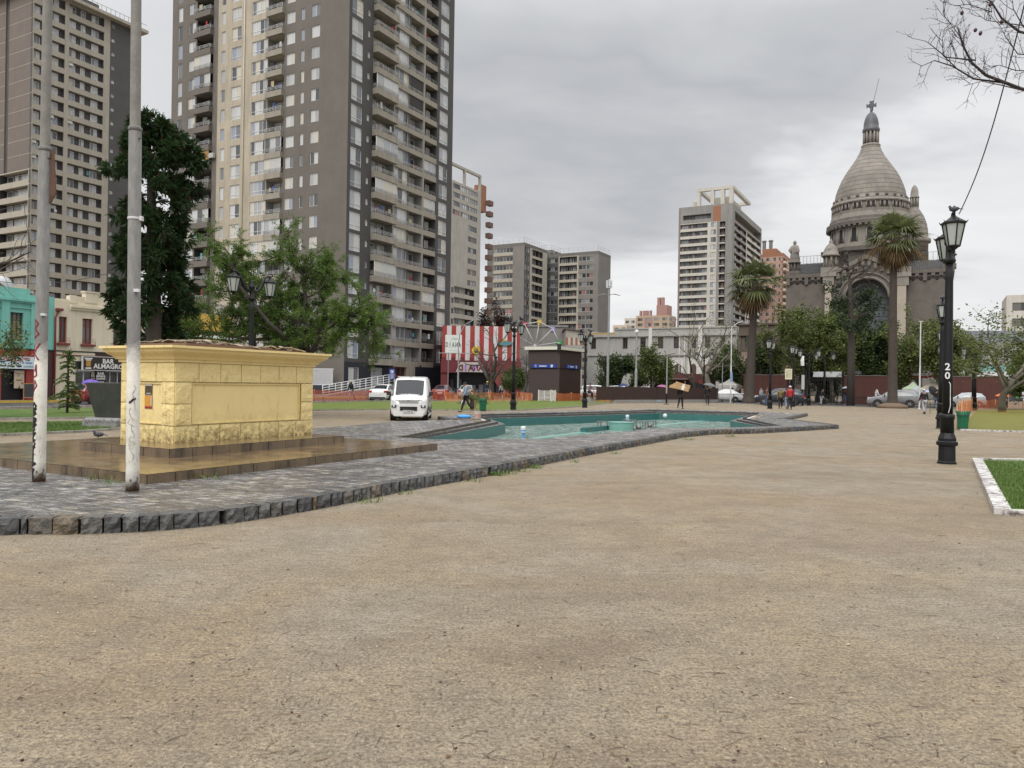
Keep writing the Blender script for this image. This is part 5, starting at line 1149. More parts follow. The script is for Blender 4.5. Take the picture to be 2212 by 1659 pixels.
k.lathe([(.25, zz(243)), (.3, zz(238)), (.22, zz(236))], 8, C0); k.box(x0-.28, x0+.28, y0-.2, y0+.2, zz(238), zz(220.5)); k.box(x0-1.05, x0-.28, y0-.2, y0+.2, zc_-.28, zc_+.28); k.box(x0+.28, x0+1.05, y0-.2, y0+.2, zc_-.28, zc_+.28)
for sx_, sz_ in ((-1, 0), (1, 0), (0, 1)): k.cbox((x0+sx_*1.0, y0, zc_+sz_*.95), (.25 if sx_ else .9, .44, .9 if sx_ else .25))
M = MX.Translation((x0, y0, zc_)) @ MX.Rotation(pi/2, 4, 'X'); k.M = M; k.lathe([(.70, -.14), (.70, .14)], 16); k.M = None
cpart(k, 'cross', S_slate)
k = MB(); k.tube([(x0+.3, y0, zz(240)), (x0+.55, y0, zz(215)), (x0+1.6, y0, zz(172))], .06, 5); cpart(k, 'lightning_rod', S_slate)
def turret(x, y, z0, s, name, mats_, drum=3.2):
    k = MB(); k.box(x-2.3*s, x+2.3*s, y-2.3*s, y+2.3*s, z0, z0+1.6*s)
    for i in range(8): t = 2*pi*i/8+.2; k.tube([(x+1.7*s*cos(t), y+1.7*s*sin(t), z0+1.6*s), (x+1.7*s*cos(t), y+1.7*s*sin(t), z0+(1.6+drum)*s)], .3*s, 6)
    k.lathe([(1.2*s, z0+1.6*s), (1.2*s, z0+(1.6+drum)*s)], 12, (x, y, 0)); q = z0+(1.6+drum)*s
    k.lathe([(2.4*s, q), (2.5*s, q+.4*s), (2.1*s, q+.5*s), (1.9*s, q+1.7*s), (1.3*s, q+2.9*s), (.5*s, q+3.7*s), (.55*s, q+4.2*s), (.2*s, q+4.9*s)], 14, (x, y, 0), smooth=True); return cpart(k, name, mats_)
# wings
u_l0, u_l1, u_r0, u_r1 = 1697, 1786, 1940, 2055
for side, ua, ub, v_r, v_e, um in ((-1, u_l0, u_l1, 561, 592, 1740), (1, u_r0, u_r1, 553, 581, 2000)):
    x0, x1 = ct(ua), ct(ub); ze, zr = cz(um, v_e), cz(um, v_r); yb = 16
    k = MB(); k.box(x0, x1, 0, yb, 0, ze-2.2); cpart(k, 'wing_wall', S_d)
    k = MB(); k.box(x0-.5, x1+(.5 if side > 0 else 0), -.55, yb, ze-.9, ze); n_ = 6
    for i in range(n_+1): xx = x0+.5+(x1-x0-1.0)*i/n_; k.box(xx-.4, xx+.4, -.5, -.002, ze-(2.6 if i % 3 == 0 else 1.6), ze-.9)
    for i in range(n_):
        xc = x0+.5+(x1-x0-1.0)*(i+.5)/n_; r_ = (x1-x0-1)/n_*.33
        k.tube([(xc+r_*cos(pi*q/8), -.1, ze-2.1+r_*sin(pi*q/8)) for q in range(9)], .14, 5)
    k.box(x0, x1, .05, yb, ze-2.2, ze-.9); cpart(k, 'cornice', S_d)
    for i in range(n_): k = MB(); xc = x0+.5+(x1-x0-1.0)*(i+.5)/n_; k.ball((xc, -.02, ze-2.25), .36, 8, 5, sc=(1, .3, 1)); cpart(k, 'round_vent', S_hole)
    k = MB(); k.loft([[(x0+.6, .2, ze), (x1, .2, ze), (x1, yb*.45, zr), (x0+.6, yb*.45, zr)], [(x0+.6, yb, ze+.02), (x1, yb, ze+.02), (x1, yb*.45+.1, zr), (x0+.6, yb*.45+.1, zr)]])
    nt_ = 26
    for i in range(nt_): xx = x0+.9+(x1-x0-1.0)*i/nt_; k.tube([(xx, .1, ze+.1), (xx, yb*.45, zr+.1)], .13, 4)
    cpart(k, 'wing_roof', S_tile)
    k = MB(); nn = 9
    for i in range(nn): xx = x0+2+(x1-x0-2)*i/nn; k.tube([(xx, yb*.45, zr), (xx, yb*.45, zr+2.0)], .04, 4)
    k.tube([(x0+2, yb*.45, zr+2.0), (x1, yb*.45, zr+2.0)], .045, 4); cpart(k, 'roof_railing', RAILG)
    # end pinnacle turret
    xe = x0+3.2 if side < 0 else x1-1.8; ztu = zr-.8
    turret(xe-(1.6 if side < 0 else -1.2), 1.6, ze, .62, 'corner_turret', S_d)
# statue on the left wing
xs_ = ct(1717, 540, 6); zs_ = cz(1717, 569, 6)
k = MB(); k.box(xs_-1.1, xs_+1.1, 5, 7.2, zs_-4, zs_); k.lathe([(1.15, zs_), (1.2, zs_+1.2), (1.0, zs_+2.6), (1.1, zs_+3.6), (.85, zs_+4.4), (.35, zs_+4.7)], 12, (xs_, 6, 0), smooth=True); k.ball((xs_, 5.9, zs_+5.15), .5, 10, 7, sc=(.85, .95, 1.15)); k.tube([(xs_-.7, 5.8, zs_+4.1), (xs_-1.2, 5.3, zs_+3.2), (xs_-.8, 4.9, zs_+2.6)], [.35, .3, .22], 6); k.tube([(xs_+.7, 5.8, zs_+4.1), (xs_+1.0, 5.4, zs_+3.0), (xs_+.6, 5.0, zs_+2.5)], [.35, .3, .22], 6)
cpart(k, 'statue', S_l)
# centre: gabled front with a great arch
xa, xb, xm = ct(1780), ct(1958), ct(1870); zg, zsh = cz(1869, 560), cz(1800, 600)
k = MB(); Wg = 0.0; r_ = (ct(1921)-ct(1823))/2; xcA = (ct(1921)+ct(1823))/2; zsp = cz(1870, 600)-r_*.0; zap = cz(1872, 601)
zspr = zap-r_
arc = [(xcA+r_*cos(pi*q/20), zspr+r_*sin(pi*q/20)) for q in range(21)]
outer = [(xa, 0), (xa, zsh), (xm-6.6, zsh+1.2), (xm, zg), (xm+6.6, zsh+1.2), (xb, zsh), (xb, 0)]
hole = [(xcA+r_, .0+.5)]+arc+[(xcA-r_, .5)]
kk = MB(); kk.M = MX.Translation((0, -1.2, 0)) @ MX.Rotation(pi/2, 4, 'X'); kk.flat([(x, z, 0) for x, z in outer], [[(x, z, 0) for x, z in hole]])
for a, b in zip(hole, hole[1:]): kk.poly([(a[0], a[1], 0), (b[0], b[1], 0), (b[0], b[1], -3.2), (a[0], a[1], -3.2)])
for a, b in zip(outer, outer[1:]): kk.poly([(a[0], a[1], 0), (b[0], b[1], 0), (b[0], b[1], -14), (a[0], a[1], -14)])
cpart(kk, 'gable_front', S_d)
k = MB(); k.M = MX.Translation((0, 1.6, 0)) @ MX.Rotation(pi/2, 4, 'X'); k.flat([(x, z, 0) for x, z in [(xcA+r_+.3, .2)]+[(xcA+(r_+.3)*cos(pi*q/20), zspr+(r_+.3)*sin(pi*q/20)) for q in range(21)]+[(xcA-r_-.3, .2)]]); k.M = None
for i in range(9): k.box(xcA-r_*.95, xcA+r_*.95, 1.45, 1.6, zspr-4+i*1.4, zspr-3.92+i*1.4) if zspr-4+i*1.4 < zspr+r_*.25 else None
cpart(k, 'arch_panels', S_arch)
k = MB(); k.tube([(x, -1.3, z) for x, z in arc], .35, 6)
k.tube([(xcA+(r_+1.1)*cos(pi*q/20), -1.3, zspr+(r_+1.1)*sin(pi*q/20)) for q in range(21)], .22, 6)
for s in (-1, 1):
    k.loft([[(xm, -1.9, zg-.1), (xm, -1.9, zg+.9), (xm, .5, zg+.9), (xm, .5, zg-.1)], [(xm+s*8.4, -1.9, zsh-.2), (xm+s*8.4, -1.9, zsh+.8), (xm+s*8.4, .5, zsh+.8), (xm+s*8.4, .5, zsh-.2)]])
    for i in range(6): q = (i+.5)/6; k.box(xm+s*8.0*q-.35, xm+s*8.0*q+.35, -1.75, -1.2, zg-(zg-zsh)*q-1.5, zg-(zg-zsh)*q-.25)
cpart(k, 'gable_moulding', S_m)
for x, z in ((xm, zg-3.1), (xm-5.6, zg-6.0), (xm+5.6, zg-6.0)): k = MB(); k.ball((x, -1.22, z), .62, 10, 6, sc=(1, .3, 1)); cpart(k, 'round_vent', S_hole)
for ua, ub in ((1783, 1797), (1938, 1957)):
    x0, x1 = ct(ua), ct(ub); ze = cz(ua, 591)
    k = MB(); k.box(x0, x1, -1.9, -1.2, 0, ze-3); cpart(k, 'pier', S_pale)
    k = MB(); k.box(x0-1.0, x1+1.0, -2.2, 1.0, ze-1.0, ze); k.box(x0-.5, x1+.5, -2.0, .8, ze-3, ze-1.0); cpart(k, 'pier_capital', S_l)
# little lantern turrets on the piers, bell dome on the right, hidden one on the left
turret(ct(1794, 560), .5, cz(1794, 591), .86, 'pier_turret', S_l); turret(ct(1948, 560), .5, cz(1948, 591), .86, 'pier_turret', S_l)
BY = 20; xb_ = ct(1974.5, 480, BY); db = (CW @ V((xb_, BY, 0))).y; pb = db/F; zb2 = lambda v: zat(1974.5, v, db); cb = (xb_, BY, 0)
k = MB(); k.lathe([(28*pb, 0), (28*pb, zb2(528)), (33*pb, zb2(526)), (33*pb, zb2(518)), (28*pb, zb2(516)), (27*pb, zb2(500)), (24.5*pb, zb2(485)), (19.5*pb, zb2(470)), (13*pb, zb2(458)), (9*pb, zb2(451)), (9*pb, zb2(448))], 28, cb, smooth=True); cpart(k, 'bell_dome', S_dome)
k = MB(); k.lathe([(5*pb, zb2(449)), (5*pb, zb2(429))], 12, cb)
for i in range(8): t = 2*pi*i/8; k.tube([(cb[0]+7*pb*cos(t), cb[1]+7*pb*sin(t), zb2(449)), (cb[0]+7*pb*cos(t), cb[1]+7*pb*sin(t), zb2(428))], .25, 6)
k.lathe([(9.5*pb, zb2(428)), (9.5*pb, zb2(426)), (8*pb, zb2(424)), (7.6*pb, zb2(415)), (5.5*pb, zb2(406)), (2*pb, zb2(400))], 16, cb, smooth=True); cpart(k, 'bell_lantern', S_l)
BY2 = 24; xl_ = ct(1822, 520, BY2); dl = (CW @ V((xl_, BY2, 0))).y; pl_ = dl/F; zl = lambda v: zat(1822, v, dl)
k = MB(); k.lathe([(22*pl_, 0), (22*pl_, zl(530)), (24*pl_, zl(528)), (23*pl_, zl(515)), (18*pl_, zl(495)), (10*pl_, zl(480)), (3*pl_, zl(474))], 24, (xl_, BY2, 0), smooth=True); cpart(k, 'rear_dome', S_dome)
k = MB(); k.lathe([(7*pb, zz(560)), (7*pb, zz(520)), (8*pb, zz(518)), (5*pb, zz(508)), (1*pb, zz(500))], 12, (ct(1812, 530, 6), 6, 0), smooth=True); cpart(k, 'drum_pinnacle', S_l)
# nave body behind
k = MB(); k.box(xa, xb, 13, 46, 0, zsh-1); k.box(ct(1800), ct(1950), 3, 20, zsh-3, zz(598)); cpart(k, 'nave', S_d)
# ================================================================ yellow plinth on its two wet steps
def m_yellow(name, rock):
    m, t, p = nt(name); n = NT(t); co = n.coord()
    c = n.mix(n.ramp(n.noise(co, 1.3, 5, .6), [(.3, 0), (.7, 1)]), (.80, .65, .305), (.74, .59, .265))
    c = n.mix(n.ramp(n.noise(co, 3.5, 7, .75), [(.52, 0), (.72, .6 if rock else .35)]), c, (.62, .475, .20))
    c = n.mix(n.ramp(n.noise(n.coord((3, 3, .6)), 2.4, 7, .75), [(.57, 0), (.70, .6)]), c, (.30, .22, .10))
    s = n.n('SeparateXYZ'); n.l(co, s.inputs[0])
    low = n.math('MULTIPLY', n.ramp(s.outputs[2], [(.0, 1), (.12, .75), (.30, .3), (.6, 0)]), n.ramp(n.noise(co, 9, 7, .8), [(.43, 0), (.56, 1)]))
    c = n.mix(n.math('MULTIPLY', low, .85), c, (.16, .10, .035))
    n.l(c, p.inputs['Base Color']); p.inputs['Roughness'].default_value = .55
    if rock:
        b = n.bump(n.noise(co, 5.5, 5, .6), .55, .06); b = n.bump(n.noise(co, 22, 5, .65), .5, .02, b)
    else: b = n.bump(n.noise(co, 18, 5, .6), .15, .01)
    n.l(b, p.inputs['Normal']); return m
Y_s = m_yellow('yellow_render', False); Y_r = m_yellow('yellow_split_stone', True)
mc = gnd(376, 957, .46); MW = MX((AX, -NX, V((0, 0, 1)))).transposed().to_4x4(); MW.translation = mc
# local frame of the plinth: x along the long face, y inwards from it, z up from its foot
def mline(u, v, dirv):
    x, _ = ray(u, v); return (x*mc.y-mc.x)/(dirv.x-x*dirv.y)
ML = mline(672.8, 938, AX); MWd = mline(262, 951, -NX); MH = 1.50
mo = thing('stone_plinth', 'empty yellow painted stone plinth with moulded cornice standing on two wet tan steps', 'monument'); mo.matrix_world = MW
rg = random.Random(17)
def rock_face(k, x0, x1, z0, z1, T, dep=.024, nx=None, nz=None, mi=1):
    nx = nx or max(3, int((x1-x0)/.07)); nz = nz or max(3, int((z1-z0)/.07)); ids = []
    for j in range(nz+1):
        row = []
        for i in range(nx+1):
            e = i in (0, nx) or j in (0, nz)
            x, z = x0+(x1-x0)*i/nx, z0+(z1-z0)*j/nz
            d = 0 if e else dep*(.45+.9*(NZ.noise((x*6, z*6, T.translation.x*3+T[0][0]*5))+.35*NZ.noise((x*17, z*17, 2))))
            row.append(k.av(T @ V((x, -.02-max(d, -.01), z))))
        ids.append(row)
    for j in range(nz):
        for i in range(nx): k.af([ids[j][i], ids[j][i+1], ids[j+1][i+1], ids[j+1][i]], mi)
    edge = [T @ V((x0, 0, z0)), T @ V((x1, 0, z0)), T @ V((x1, 0, z1)), T @ V((x0, 0, z1))]
    for a, b in ((0, 1), (1, 2), (2, 3), (3, 0)):
        cs = [(x0, z0), (x1, z0), (x1, z1), (x0, z1)]; k.poly([edge[a], edge[b], T @ V((cs[b][0], -.02, cs[b][1])), T @ V((cs[a][0], -.02, cs[a][1]))], mi)
k = MB(); k.box(.03, ML-.03, .03, MWd-.03, -.02, MH, 0); k.build('body', Y_s, mo)
k = MB()
faces = [(MX.Identity(4), ML), (MX.Translation((0, MWd, 0)) @ MX.Rotation(-pi/2, 4, 'Z'), MWd), (MX.Translation((ML, 0, 0)) @ MX.Rotation(pi/2, 4, 'Z'), MWd), (MX.Translation((ML, MWd, 0)) @ MX.Rotation(pi, 4, 'Z'), ML)]
for T_, L in faces:
    k.M = T_; cwid = min(.36, L*.28); g = .007
    zs = [0, .31, .72, 1.13, MH]
    for a, b in zip(zs, zs[1:]):
        if a == 0 or b == MH: continue
        for x0, x1 in ((.0, cwid), (L-cwid, L)): rock_face(k, x0+g*(x0 > 0), x1-g*(x1 < L), a+g, b-g, MX.Identity(4))
    nb = max(2, int(round(L/.52)))
    for a, b in ((0, .31), (1.13, MH)):
        for i in range(nb): rock_face(k, L*i/nb+g*(i > 0), L*(i+1)/nb-g*(i < nb-1), a+(g if a else 0), b-g, MX.Identity(4), .017)
    # inner raised border round the smooth panel
    x0, x1, z0, z1 = cwid+.02, L-cwid-.02, .33, 1.11
    for q in ((x0, x1, z0, z0+.02), (x0, x1, z1-.02, z1), (x0, x0+.02, z0+.02, z1-.02), (x1-.02, x1, z0+.02, z1-.02)): k.box(q[0], q[1], .0, .03, q[2], q[3], 0)
k.M = None; k.build('split_stone_facing', [Y_s, Y_r], mo)
k = MB()                                 # cornice: bed mould, swelling cyma, thin top slab
prof = [(.02, MH-.0), (.05, MH), (.05, MH+.05), (.09, MH+.055), (.11, MH+.09), (.14, MH+.12), (.19, MH+.15), (.235, MH+.19), (.25, MH+.235), (.25, MH+.25), (.30, MH+.255), (.30, MH+.30)]
k.loft([[(-o_, -o_, z), (ML+o_, -o_, z), (ML+o_, MWd+o_, z), (-o_, MWd+o_, z)] for o_, z in prof]); k.build('cornice', Y_s, mo)
M_slab = mat('wet_slab_top', (.16, .085, .05), .35, col2=(.11, .06, .04), ns=3, rv=.15); M_flake = mat('flaking_mortar', (.36, .30, .22), .8, col2=(.22, .17, .12), ns=8)
k = MB(); k.box(.10, ML*.62, -.16, MWd+.1, MH+.303, MH+.36, 0); k.box(.10, ML*.62, -.15, MWd+.1, MH+.36, MH+.363, 0)
for i in range(150):
    x, y = rg.uniform(.2, ML*.6), rg.uniform(-.12, MWd); s = rg.uniform(.04, .16); zt_ = MH+.365+max(0, .07*(1-abs(x-ML*.2)/(ML*.3)))
    k.cbox((0, 0, 0), (s*2, s, rg.uniform(.01, .03)), 1, MX.Translation((x, y, zt_)) @ Euler((rg.uniform(-.2, .2), rg.uniform(-.2, .2), rg.uniform(0, 3))).to_matrix().to_4x4())
k.box(ML*.64, ML*.9, .0, MWd, MH+.303, MH+.345, 0)
for i in range(70):
    x, y = rg.uniform(ML*.63, ML*.9), rg.uniform(-.05, MWd*.9); s = rg.uniform(.03, .12)
    k.cbox((0, 0, 0), (s*2, s, .02), 1, MX.Translation((x, y, MH+.345+max(0, .08*(1-abs(x-ML*.76)/(ML*.14))))) @ Euler((rg.uniform(-.3, .3), rg.uniform(-.3, .3), rg.uniform(0, 3))).to_matrix().to_4x4())
k.build('broken_top_slab', [M_slab, M_flake], mo)
# steps: each of dressed blocks
def step(name, nearpx, rightpx, leftpx, z0, z1, label, back=None):
    n0 = gnd(*nearpx, z0); x, _ = ray(*rightpx); Lr = (x*n0.y-n0.x)/(AX.x-x*AX.y); x, _ = ray(*leftpx); Ll = (x*n0.y-n0.x)/(-NX.x+x*NX.y)
    W = MW.copy(); W.translation = n0; o = thing(name, label, 'step'); o.matrix_world = W
    k = MB(); k.box(.0, Lr, .0, Ll, -.3, z1-z0-.004, 1); k.build('core', [G_stepstone, G_stepside], o)
    k = MB(); 
    for T_, L in ((MX.Identity(4), Lr), (MX.Translation((0, Ll, 0)) @ MX.Rotation(-pi/2, 4, 'Z'), Ll), (MX.Translation((Lr, 0, 0)) @ MX.Rotation(pi/2, 4, 'Z'), Ll)):
        k.M = T_; t = -.0
        while t < L-.02:
            w_ = min(rg.uniform(.38, .52), L-t); k.box(t+.004, t+w_-.004, -.012-rg.uniform(0, .008), .0, -.02, z1-z0-.01, 1); t += w_
    k.M = None; k.build('edge_blocks', [G_stepstone, G_stepside], o, bevel=.008)
    k = MB(); k.poly([(-.016, -.016, z1-z0), (Lr+.016, -.016, z1-z0), (Lr+.016, Ll+.016, z1-z0), (-.016, Ll+.016, z1-z0)]); k.build('top', G_stepstone, o)
    return o, Lr, Ll
step('plinth_step', (366.5, 990), (742, 958), (173, 976), .30, .46, 'upper wet tan stone step directly under the yellow plinth')
step('plinth_step', (318, 1046), (943.8, 973), (-190, 1010), ZP, .30, 'lower broader wet tan stone step on the cobbles under the plinth')
# poster on the left face
T_ = faces[1][0]; M = MW @ T_
xp = MWd-mline(319, 845, -NX)
po = thing('poster', 'small orange and black paste up poster on the left face of the yellow plinth', 'poster'); po.matrix_world = M @ MX.Translation((xp, -.004+.03, .86))
k = MB(); 
for x0, x1, z0, z1, mi in ((-.11, .11, -.25, .25, 0), (-.11, .11, .19, .25, 3), (-.105, .105, .02, .185, 1), (-.105, .105, -.2, -.0, 2), (-.105, .105, -.245, -.205, 4), (.06, .1, -.18, -.02, 3)): k.box(x0, x1, -.006-.002*(mi > 0)-.001*(mi == 3), 0, z0, z1, mi)
k.build('sheet', [mat('poster_grey', (.30, .25, .2), .6), mat('poster_black', (.02, .016, .014), .5, col2=(.12, .08, .03), ns=9), mat('poster_orange', (.55, .22, .02), .5, col2=(.62, .30, .04), ns=10), mat('poster_cream', (.5, .45, .36), .6), mat('poster_red', (.32, .02, .03), .5)], po)
k = MB(); k.sub(text_mb('PROGRAMA', .022, ext=.001), MX.Translation((0, -.009, .205))); k.box(-.06, .06, -.0095, -.008, .04, .05); k.build('lettering', T_white, po)
# ================================================================ two old flag poles with flaking white paint
def m_pole():
    m, t, p = nt('flaking_whitewash_pole'); n = NT(t); co = n.coord(); s = n.n('SeparateXYZ'); n.l(co, s.inputs[0])
    conc = n.mix(n.ramp(n.noise(n.coord((1, 1, .3)), 14, 6, .7), [(.3, 0), (.7, 1)]), (.185, .178, .165), (.10, .096, .09))
    wh_ = n.mix(n.ramp(n.noise(co, 5, 5, .6), [(.35, 0), (.7, 1)]), (.66, .64, .58), (.55, .52, .44))
    hgt = n.ramp(n.math('ADD', n.math('DIVIDE', s.outputs[2], 4), n.math('MULTIPLY', n.noise(co, 3, 6, .7), .25)), [(.54, 0), (.62, 1)])
    c = n.mix(hgt, wh_, conc)
    ch_ = n.math('MULTIPLY', n.ramp(n.noise(n.coord((1, 1, .5)), 11, 8, .8), [(.53, 0), (.57, 1)]), n.ramp(s.outputs[2], [(.05, 1), (.45, .35), (.9, .12)]))
    c = n.mix(n.math('MULTIPLY', ch_, n.math('SUBTRACT', 1, hgt)), c, (.05, .035, .025))
    c = n.mix(n.ramp(s.outputs[2], [(.03, 1), (.16, 0)]), c, (.07, .035, .016))
    n.l(c, p.inputs['Base Color']); p.inputs['Roughness'].default_value = .65; n.l(n.bump(n.noise(co, 25, 6, .7), .5, .015), p.inputs['Normal']); return m
M_pole = m_pole(); M_rust = mat('rusty_metal', (.12, .05, .025), .7, col2=(.06, .03, .02), ns=9)
G_red = mat('red_spray_paint', (.22, .012, .03), .5); G_blk = mat('black_spray_paint', (.008, .008, .010), .5)
def pole(px, label, lean, r0, zj, zband):
    b = gnd(*px, ZP); o = thing('flag_pole', label, 'pole', b); o.rotation_euler = (0, lean, 0)
    k = MB(); k.lathe([(r0*1.02, -.05), (r0, .3), (r0*.96, zj)], 20, smooth=True); k.build('lower_tube', M_pole, o)
    k = MB(); k.lathe([(r0*.80, zj), (r0*.70, 9.5), (r0*.3, 9.55)], 18); k.build('upper_tube', mat('grey_pole_concrete', (.24, .23, .21), .75, col2=(.16, .155, .14), ns=7, bump=.4, bs=25), o)
    k = MB(); k.lathe([(r0*.98, zj-.03), (r0*1.06, zj-.01), (r0*1.06, zj+.015), (r0*.82, zj+.04)], 18, smooth=True); k.box(r0*.5, r0*1.12, -r0*.6, -r0*.2, zj-.13, zj-.05); k.build('collar', M_pole, o)
    if zband:
        k = MB(); k.lathe([(r0*1.01, zband-.015), (r0*1.03, zband-.015), (r0*1.03, zband+.015), (r0*1.01, zband+.015)], 18); k.box(r0*.6, r0*1.3, -.03, .03, zband-.03, zband+.03); k.build('clamp_band', P_alu, o)
    return o
p1 = pole((84, 1040), 'leaning flaking white flag pole, left of the two, with red and black spray tags', R(.15), .083, 4.72, 0)
p2 = pole((286, 1060), 'flaking white flag pole, right of the two, in front of the yellow plinth', R(-.45), .083, 4.78, 3.6)
k = MB(); k.loft([[(.09, -.02, 4.7), (.13, -.01, 4.72), (.13, .01, 4.72), (.09, .02, 4.7)], [(.09, -.02, 4.05), (.17, -.01, 4.1), (.17, .01, 4.1), (.09, .02, 4.05)], [(.085, -.02, 3.95), (.1, -.01, 3.96), (.1, .01, 3.96), (.085, .02, 3.95)]]); k.build('rust_bracket', M_rust, p1)
k = MB(); k.box(.04, .1, -.1, -.05, 2.35, 2.38); k.build('hook', P_alu, p1); k = MB(); k.box(.04, .11, -.1, -.05, 2.62, 2.66); k.build('hook', P_alu, p2)
def spray(o, name, m_, strokes, r0, w_=.012, off=32):
    k = MB()
    for st in strokes:      # stroke = [(angle from the camera side in degrees, height)...]
        pts = [(sin(R(a+off)), -cos(R(a+off)), z) for a, z in st]
        for (ax_, ay, az), (bx, by, bz) in zip(pts, pts[1:]):
            n_ = 3
            for i in range(n_):
                q0, q1 = i/n_, (i+1)/n_; rr = r0+.0025
                A = V((ax_+(bx-ax_)*q0, ay+(by-ay)*q0, 0)).normalized()*rr; B = V((ax_+(bx-ax_)*q1, ay+(by-ay)*q1, 0)).normalized()*rr
                A.z = az+(bz-az)*q0; B.z = az+(bz-az)*q1; t = (B-A).normalized(); nn = V((A.x, A.y, 0)).normalized(); s = t.cross(nn)*w_
                k.poly([A-s, B-s, B+s, A+s])
    k.build(name, m_, o)
L_ = -28
red = []
for z0, sh in ((2.02, 'B'), (1.72, 'K'), (1.48, 'Y'), (1.28, 'P')):
    if sh == 'B': red += [[(-80, z0), (-75, z0+.28)], [(-75, z0+.28), (-30, z0+.22), (-62, z0+.14), (-22, z0+.07), (-80, z0)]]
    if sh == 'K': red += [[(-82, z0), (-78, z0+.22)], [(-10, z0+.24), (-72, z0+.1), (-20, z0)]]
    if sh == 'Y': red += [[(-80, z0), (-40, z0+.02), (-45, z0+.18), (-62, z0+.08)]]
    if sh == 'P': red += [[(-85, z0-.05), (-60, z0+.16), (-35, z0+.08), (-75, z0)]]
for st in red: spray(p1, 'red_letter_stroke', G_red, [st], .082, .011)
blk = [[(-80, 1.12), (-35, 1.08), (-70, .98), (-40, 1.0)], [(-82, .95), (-78, .72)], [(-60, .9), (-40, .84), (-70, .8), (-45, .74), (-70, .72)], [(-82, .7), (-60, .66), (-78, .58), (-50, .56)], [(-62, .5), (-66, .3)], [(-60, .26), (-58, .22)], [(-70, .2), (-72, .05)], [(-68, .0+.12), (-50, .06), (-75, .04)], [(-80, 1.1), (-86, .6), (-80, .3), (-84, .1)]]
rb = random.Random(5)
for i in range(16): z = 1.1-i*.062; blk.append([(-rb.uniform(50, 88), z), (-rb.uniform(30, 60), z+rb.uniform(-.04, .04)), (-rb.uniform(60, 88), z-rb.uniform(.02, .06))])
spray(p1, 'black_tag', G_blk, blk, .0835, .013)
b2 = [[(-40, 1.16), (5, 1.22), (15, 1.21)]]; spray(p2, 'black_tag', G_blk, b2, .083, .014)
b3 = []
for i in range(13): z = 1.35-i*.075; a = rb.uniform(-40, 10); b3.append([(a, z+.05), (a+rb.uniform(-25, 25), z), (a+rb.uniform(-10, 40), z-.05)])
spray(p2, 'scratched_tag', mat('grey_marker', (.30, .29, .27), .6), b3, .083, .0028)
# ================================================================ dark slab sculpture behind the plinth
d_ = gnd(238, 919).y; sl = thing('stone_sculpture', 'dark green leaning stone block on a scribbled grey base behind the yellow plinth', 'sculpture', gnd(250, 922), R(-15))
M_dk = mat('dark_green_stone', (.028, .036, .032), .4, col2=(.055, .05, .042), ns=1.6, streak=.4, bump=.4, bs=12, rv=.15); M_gb = mat('grey_rough_base', (.24, .235, .23), .8, col2=(.16, .155, .15), ns=4, bump=.6, bs=14)
s_ = d_/F; zt = zat(225, 826, d_); zm = zat(230, 895, d_)
k = MB(); k.loft([[(-24*s_, -.5, zm-.05), (42*s_, -.5, zm-.05), (42*s_, .7, zm-.05), (-24*s_, .7, zm-.05)], [(-44*s_, -.6, zt), (38*s_, -.6, zt), (38*s_, .9, zt), (-44*s_, .9, zt)]]); k.build('block', M_dk, sl, bevel=.02)
k = MB(); k.loft([[(-37*s_, -.85, -.05), (50*s_, -.85, -.05), (50*s_, 1.0, -.05), (-37*s_, 1.0, -.05)], [(-36*s_, -.8, zm-.12), (49*s_, -.8, zm-.12), (49*s_, .95, zm-.12), (-36*s_, .95, zm-.12)], [(-33*s_, -.7, zm-.05), (46*s_, -.7, zm-.05), (46*s_, .9, zm-.05), (-33*s_, .9, zm-.05)]]); k.build('base', M_gb, sl)
k = MB()
for i in range(9):
    x = -29*s_+i*.15+rg.uniform(-.04, .04); h = rg.uniform(.10, .2); zz_ = rg.uniform(.08, .16)
    for a, b in (((x, zz_), (x+.05, zz_+h)), ((x+.05, zz_+h), (x+.1, zz_+.05)), ((x+.0, zz_+h*.6), (x+.12, zz_+h*.5))): k.tube([(a[0], -.845, a[1]), (b[0], -.845, b[1])], .004, 4)
k.build('scribble', G_blk, sl)
# ================================================================ trees
def leafm(name, c1, c2, rough=.6):
    m, t, p = nt(name); n = NT(t); ge = n.n('NewGeometry')
    c = n.mix(ge.outputs['Random Per Island'], c1, c2); c = n.mix(n.ramp(n.noise(n.coord(world=True), .9, 4, .6), [(.35, 0), (.65, .6)]), c, tuple(q*.55 for q in c1))
    n.l(c, p.inputs['Base Color']); p.inputs['Roughness'].default_value = rough; p.inputs['Specular IOR Level'].default_value = .3
    tr = n.n('BsdfTranslucent'); n.l(c, tr.inputs[0]); mx = n.n('MixShader'); mx.inputs[0].default_value = .3; n.l(p.outputs[0], mx.inputs[1]); n.l(tr.outputs[0], mx.inputs[2])
    n.l(mx.outputs[0], [x for x in t.nodes if x.type == 'OUTPUT_MATERIAL'][0].inputs[0]); return m
BARK = mat('grey_brown_bark', (.085, .07, .058), .9, col2=(.05, .042, .036), ns=3, bump=.8, bs=12, streak=.3); BARKP = mat('pale_plane_bark', (.20, .175, .14), .85, col2=(.12, .11, .09), ns=2.5, bump=.5, bs=8)
BARKP2 = mat('palm_bark', (.068, .054, .043), .9, col2=(.042, .033, .026), ns=2, bump=.9, bs=6)
LF_bunya = leafm('bunya_needles', (.022, .055, .018), (.05, .09, .026)); LF_bunyab = leafm('bunya_dead', (.075, .04, .02), (.05, .03, .016))
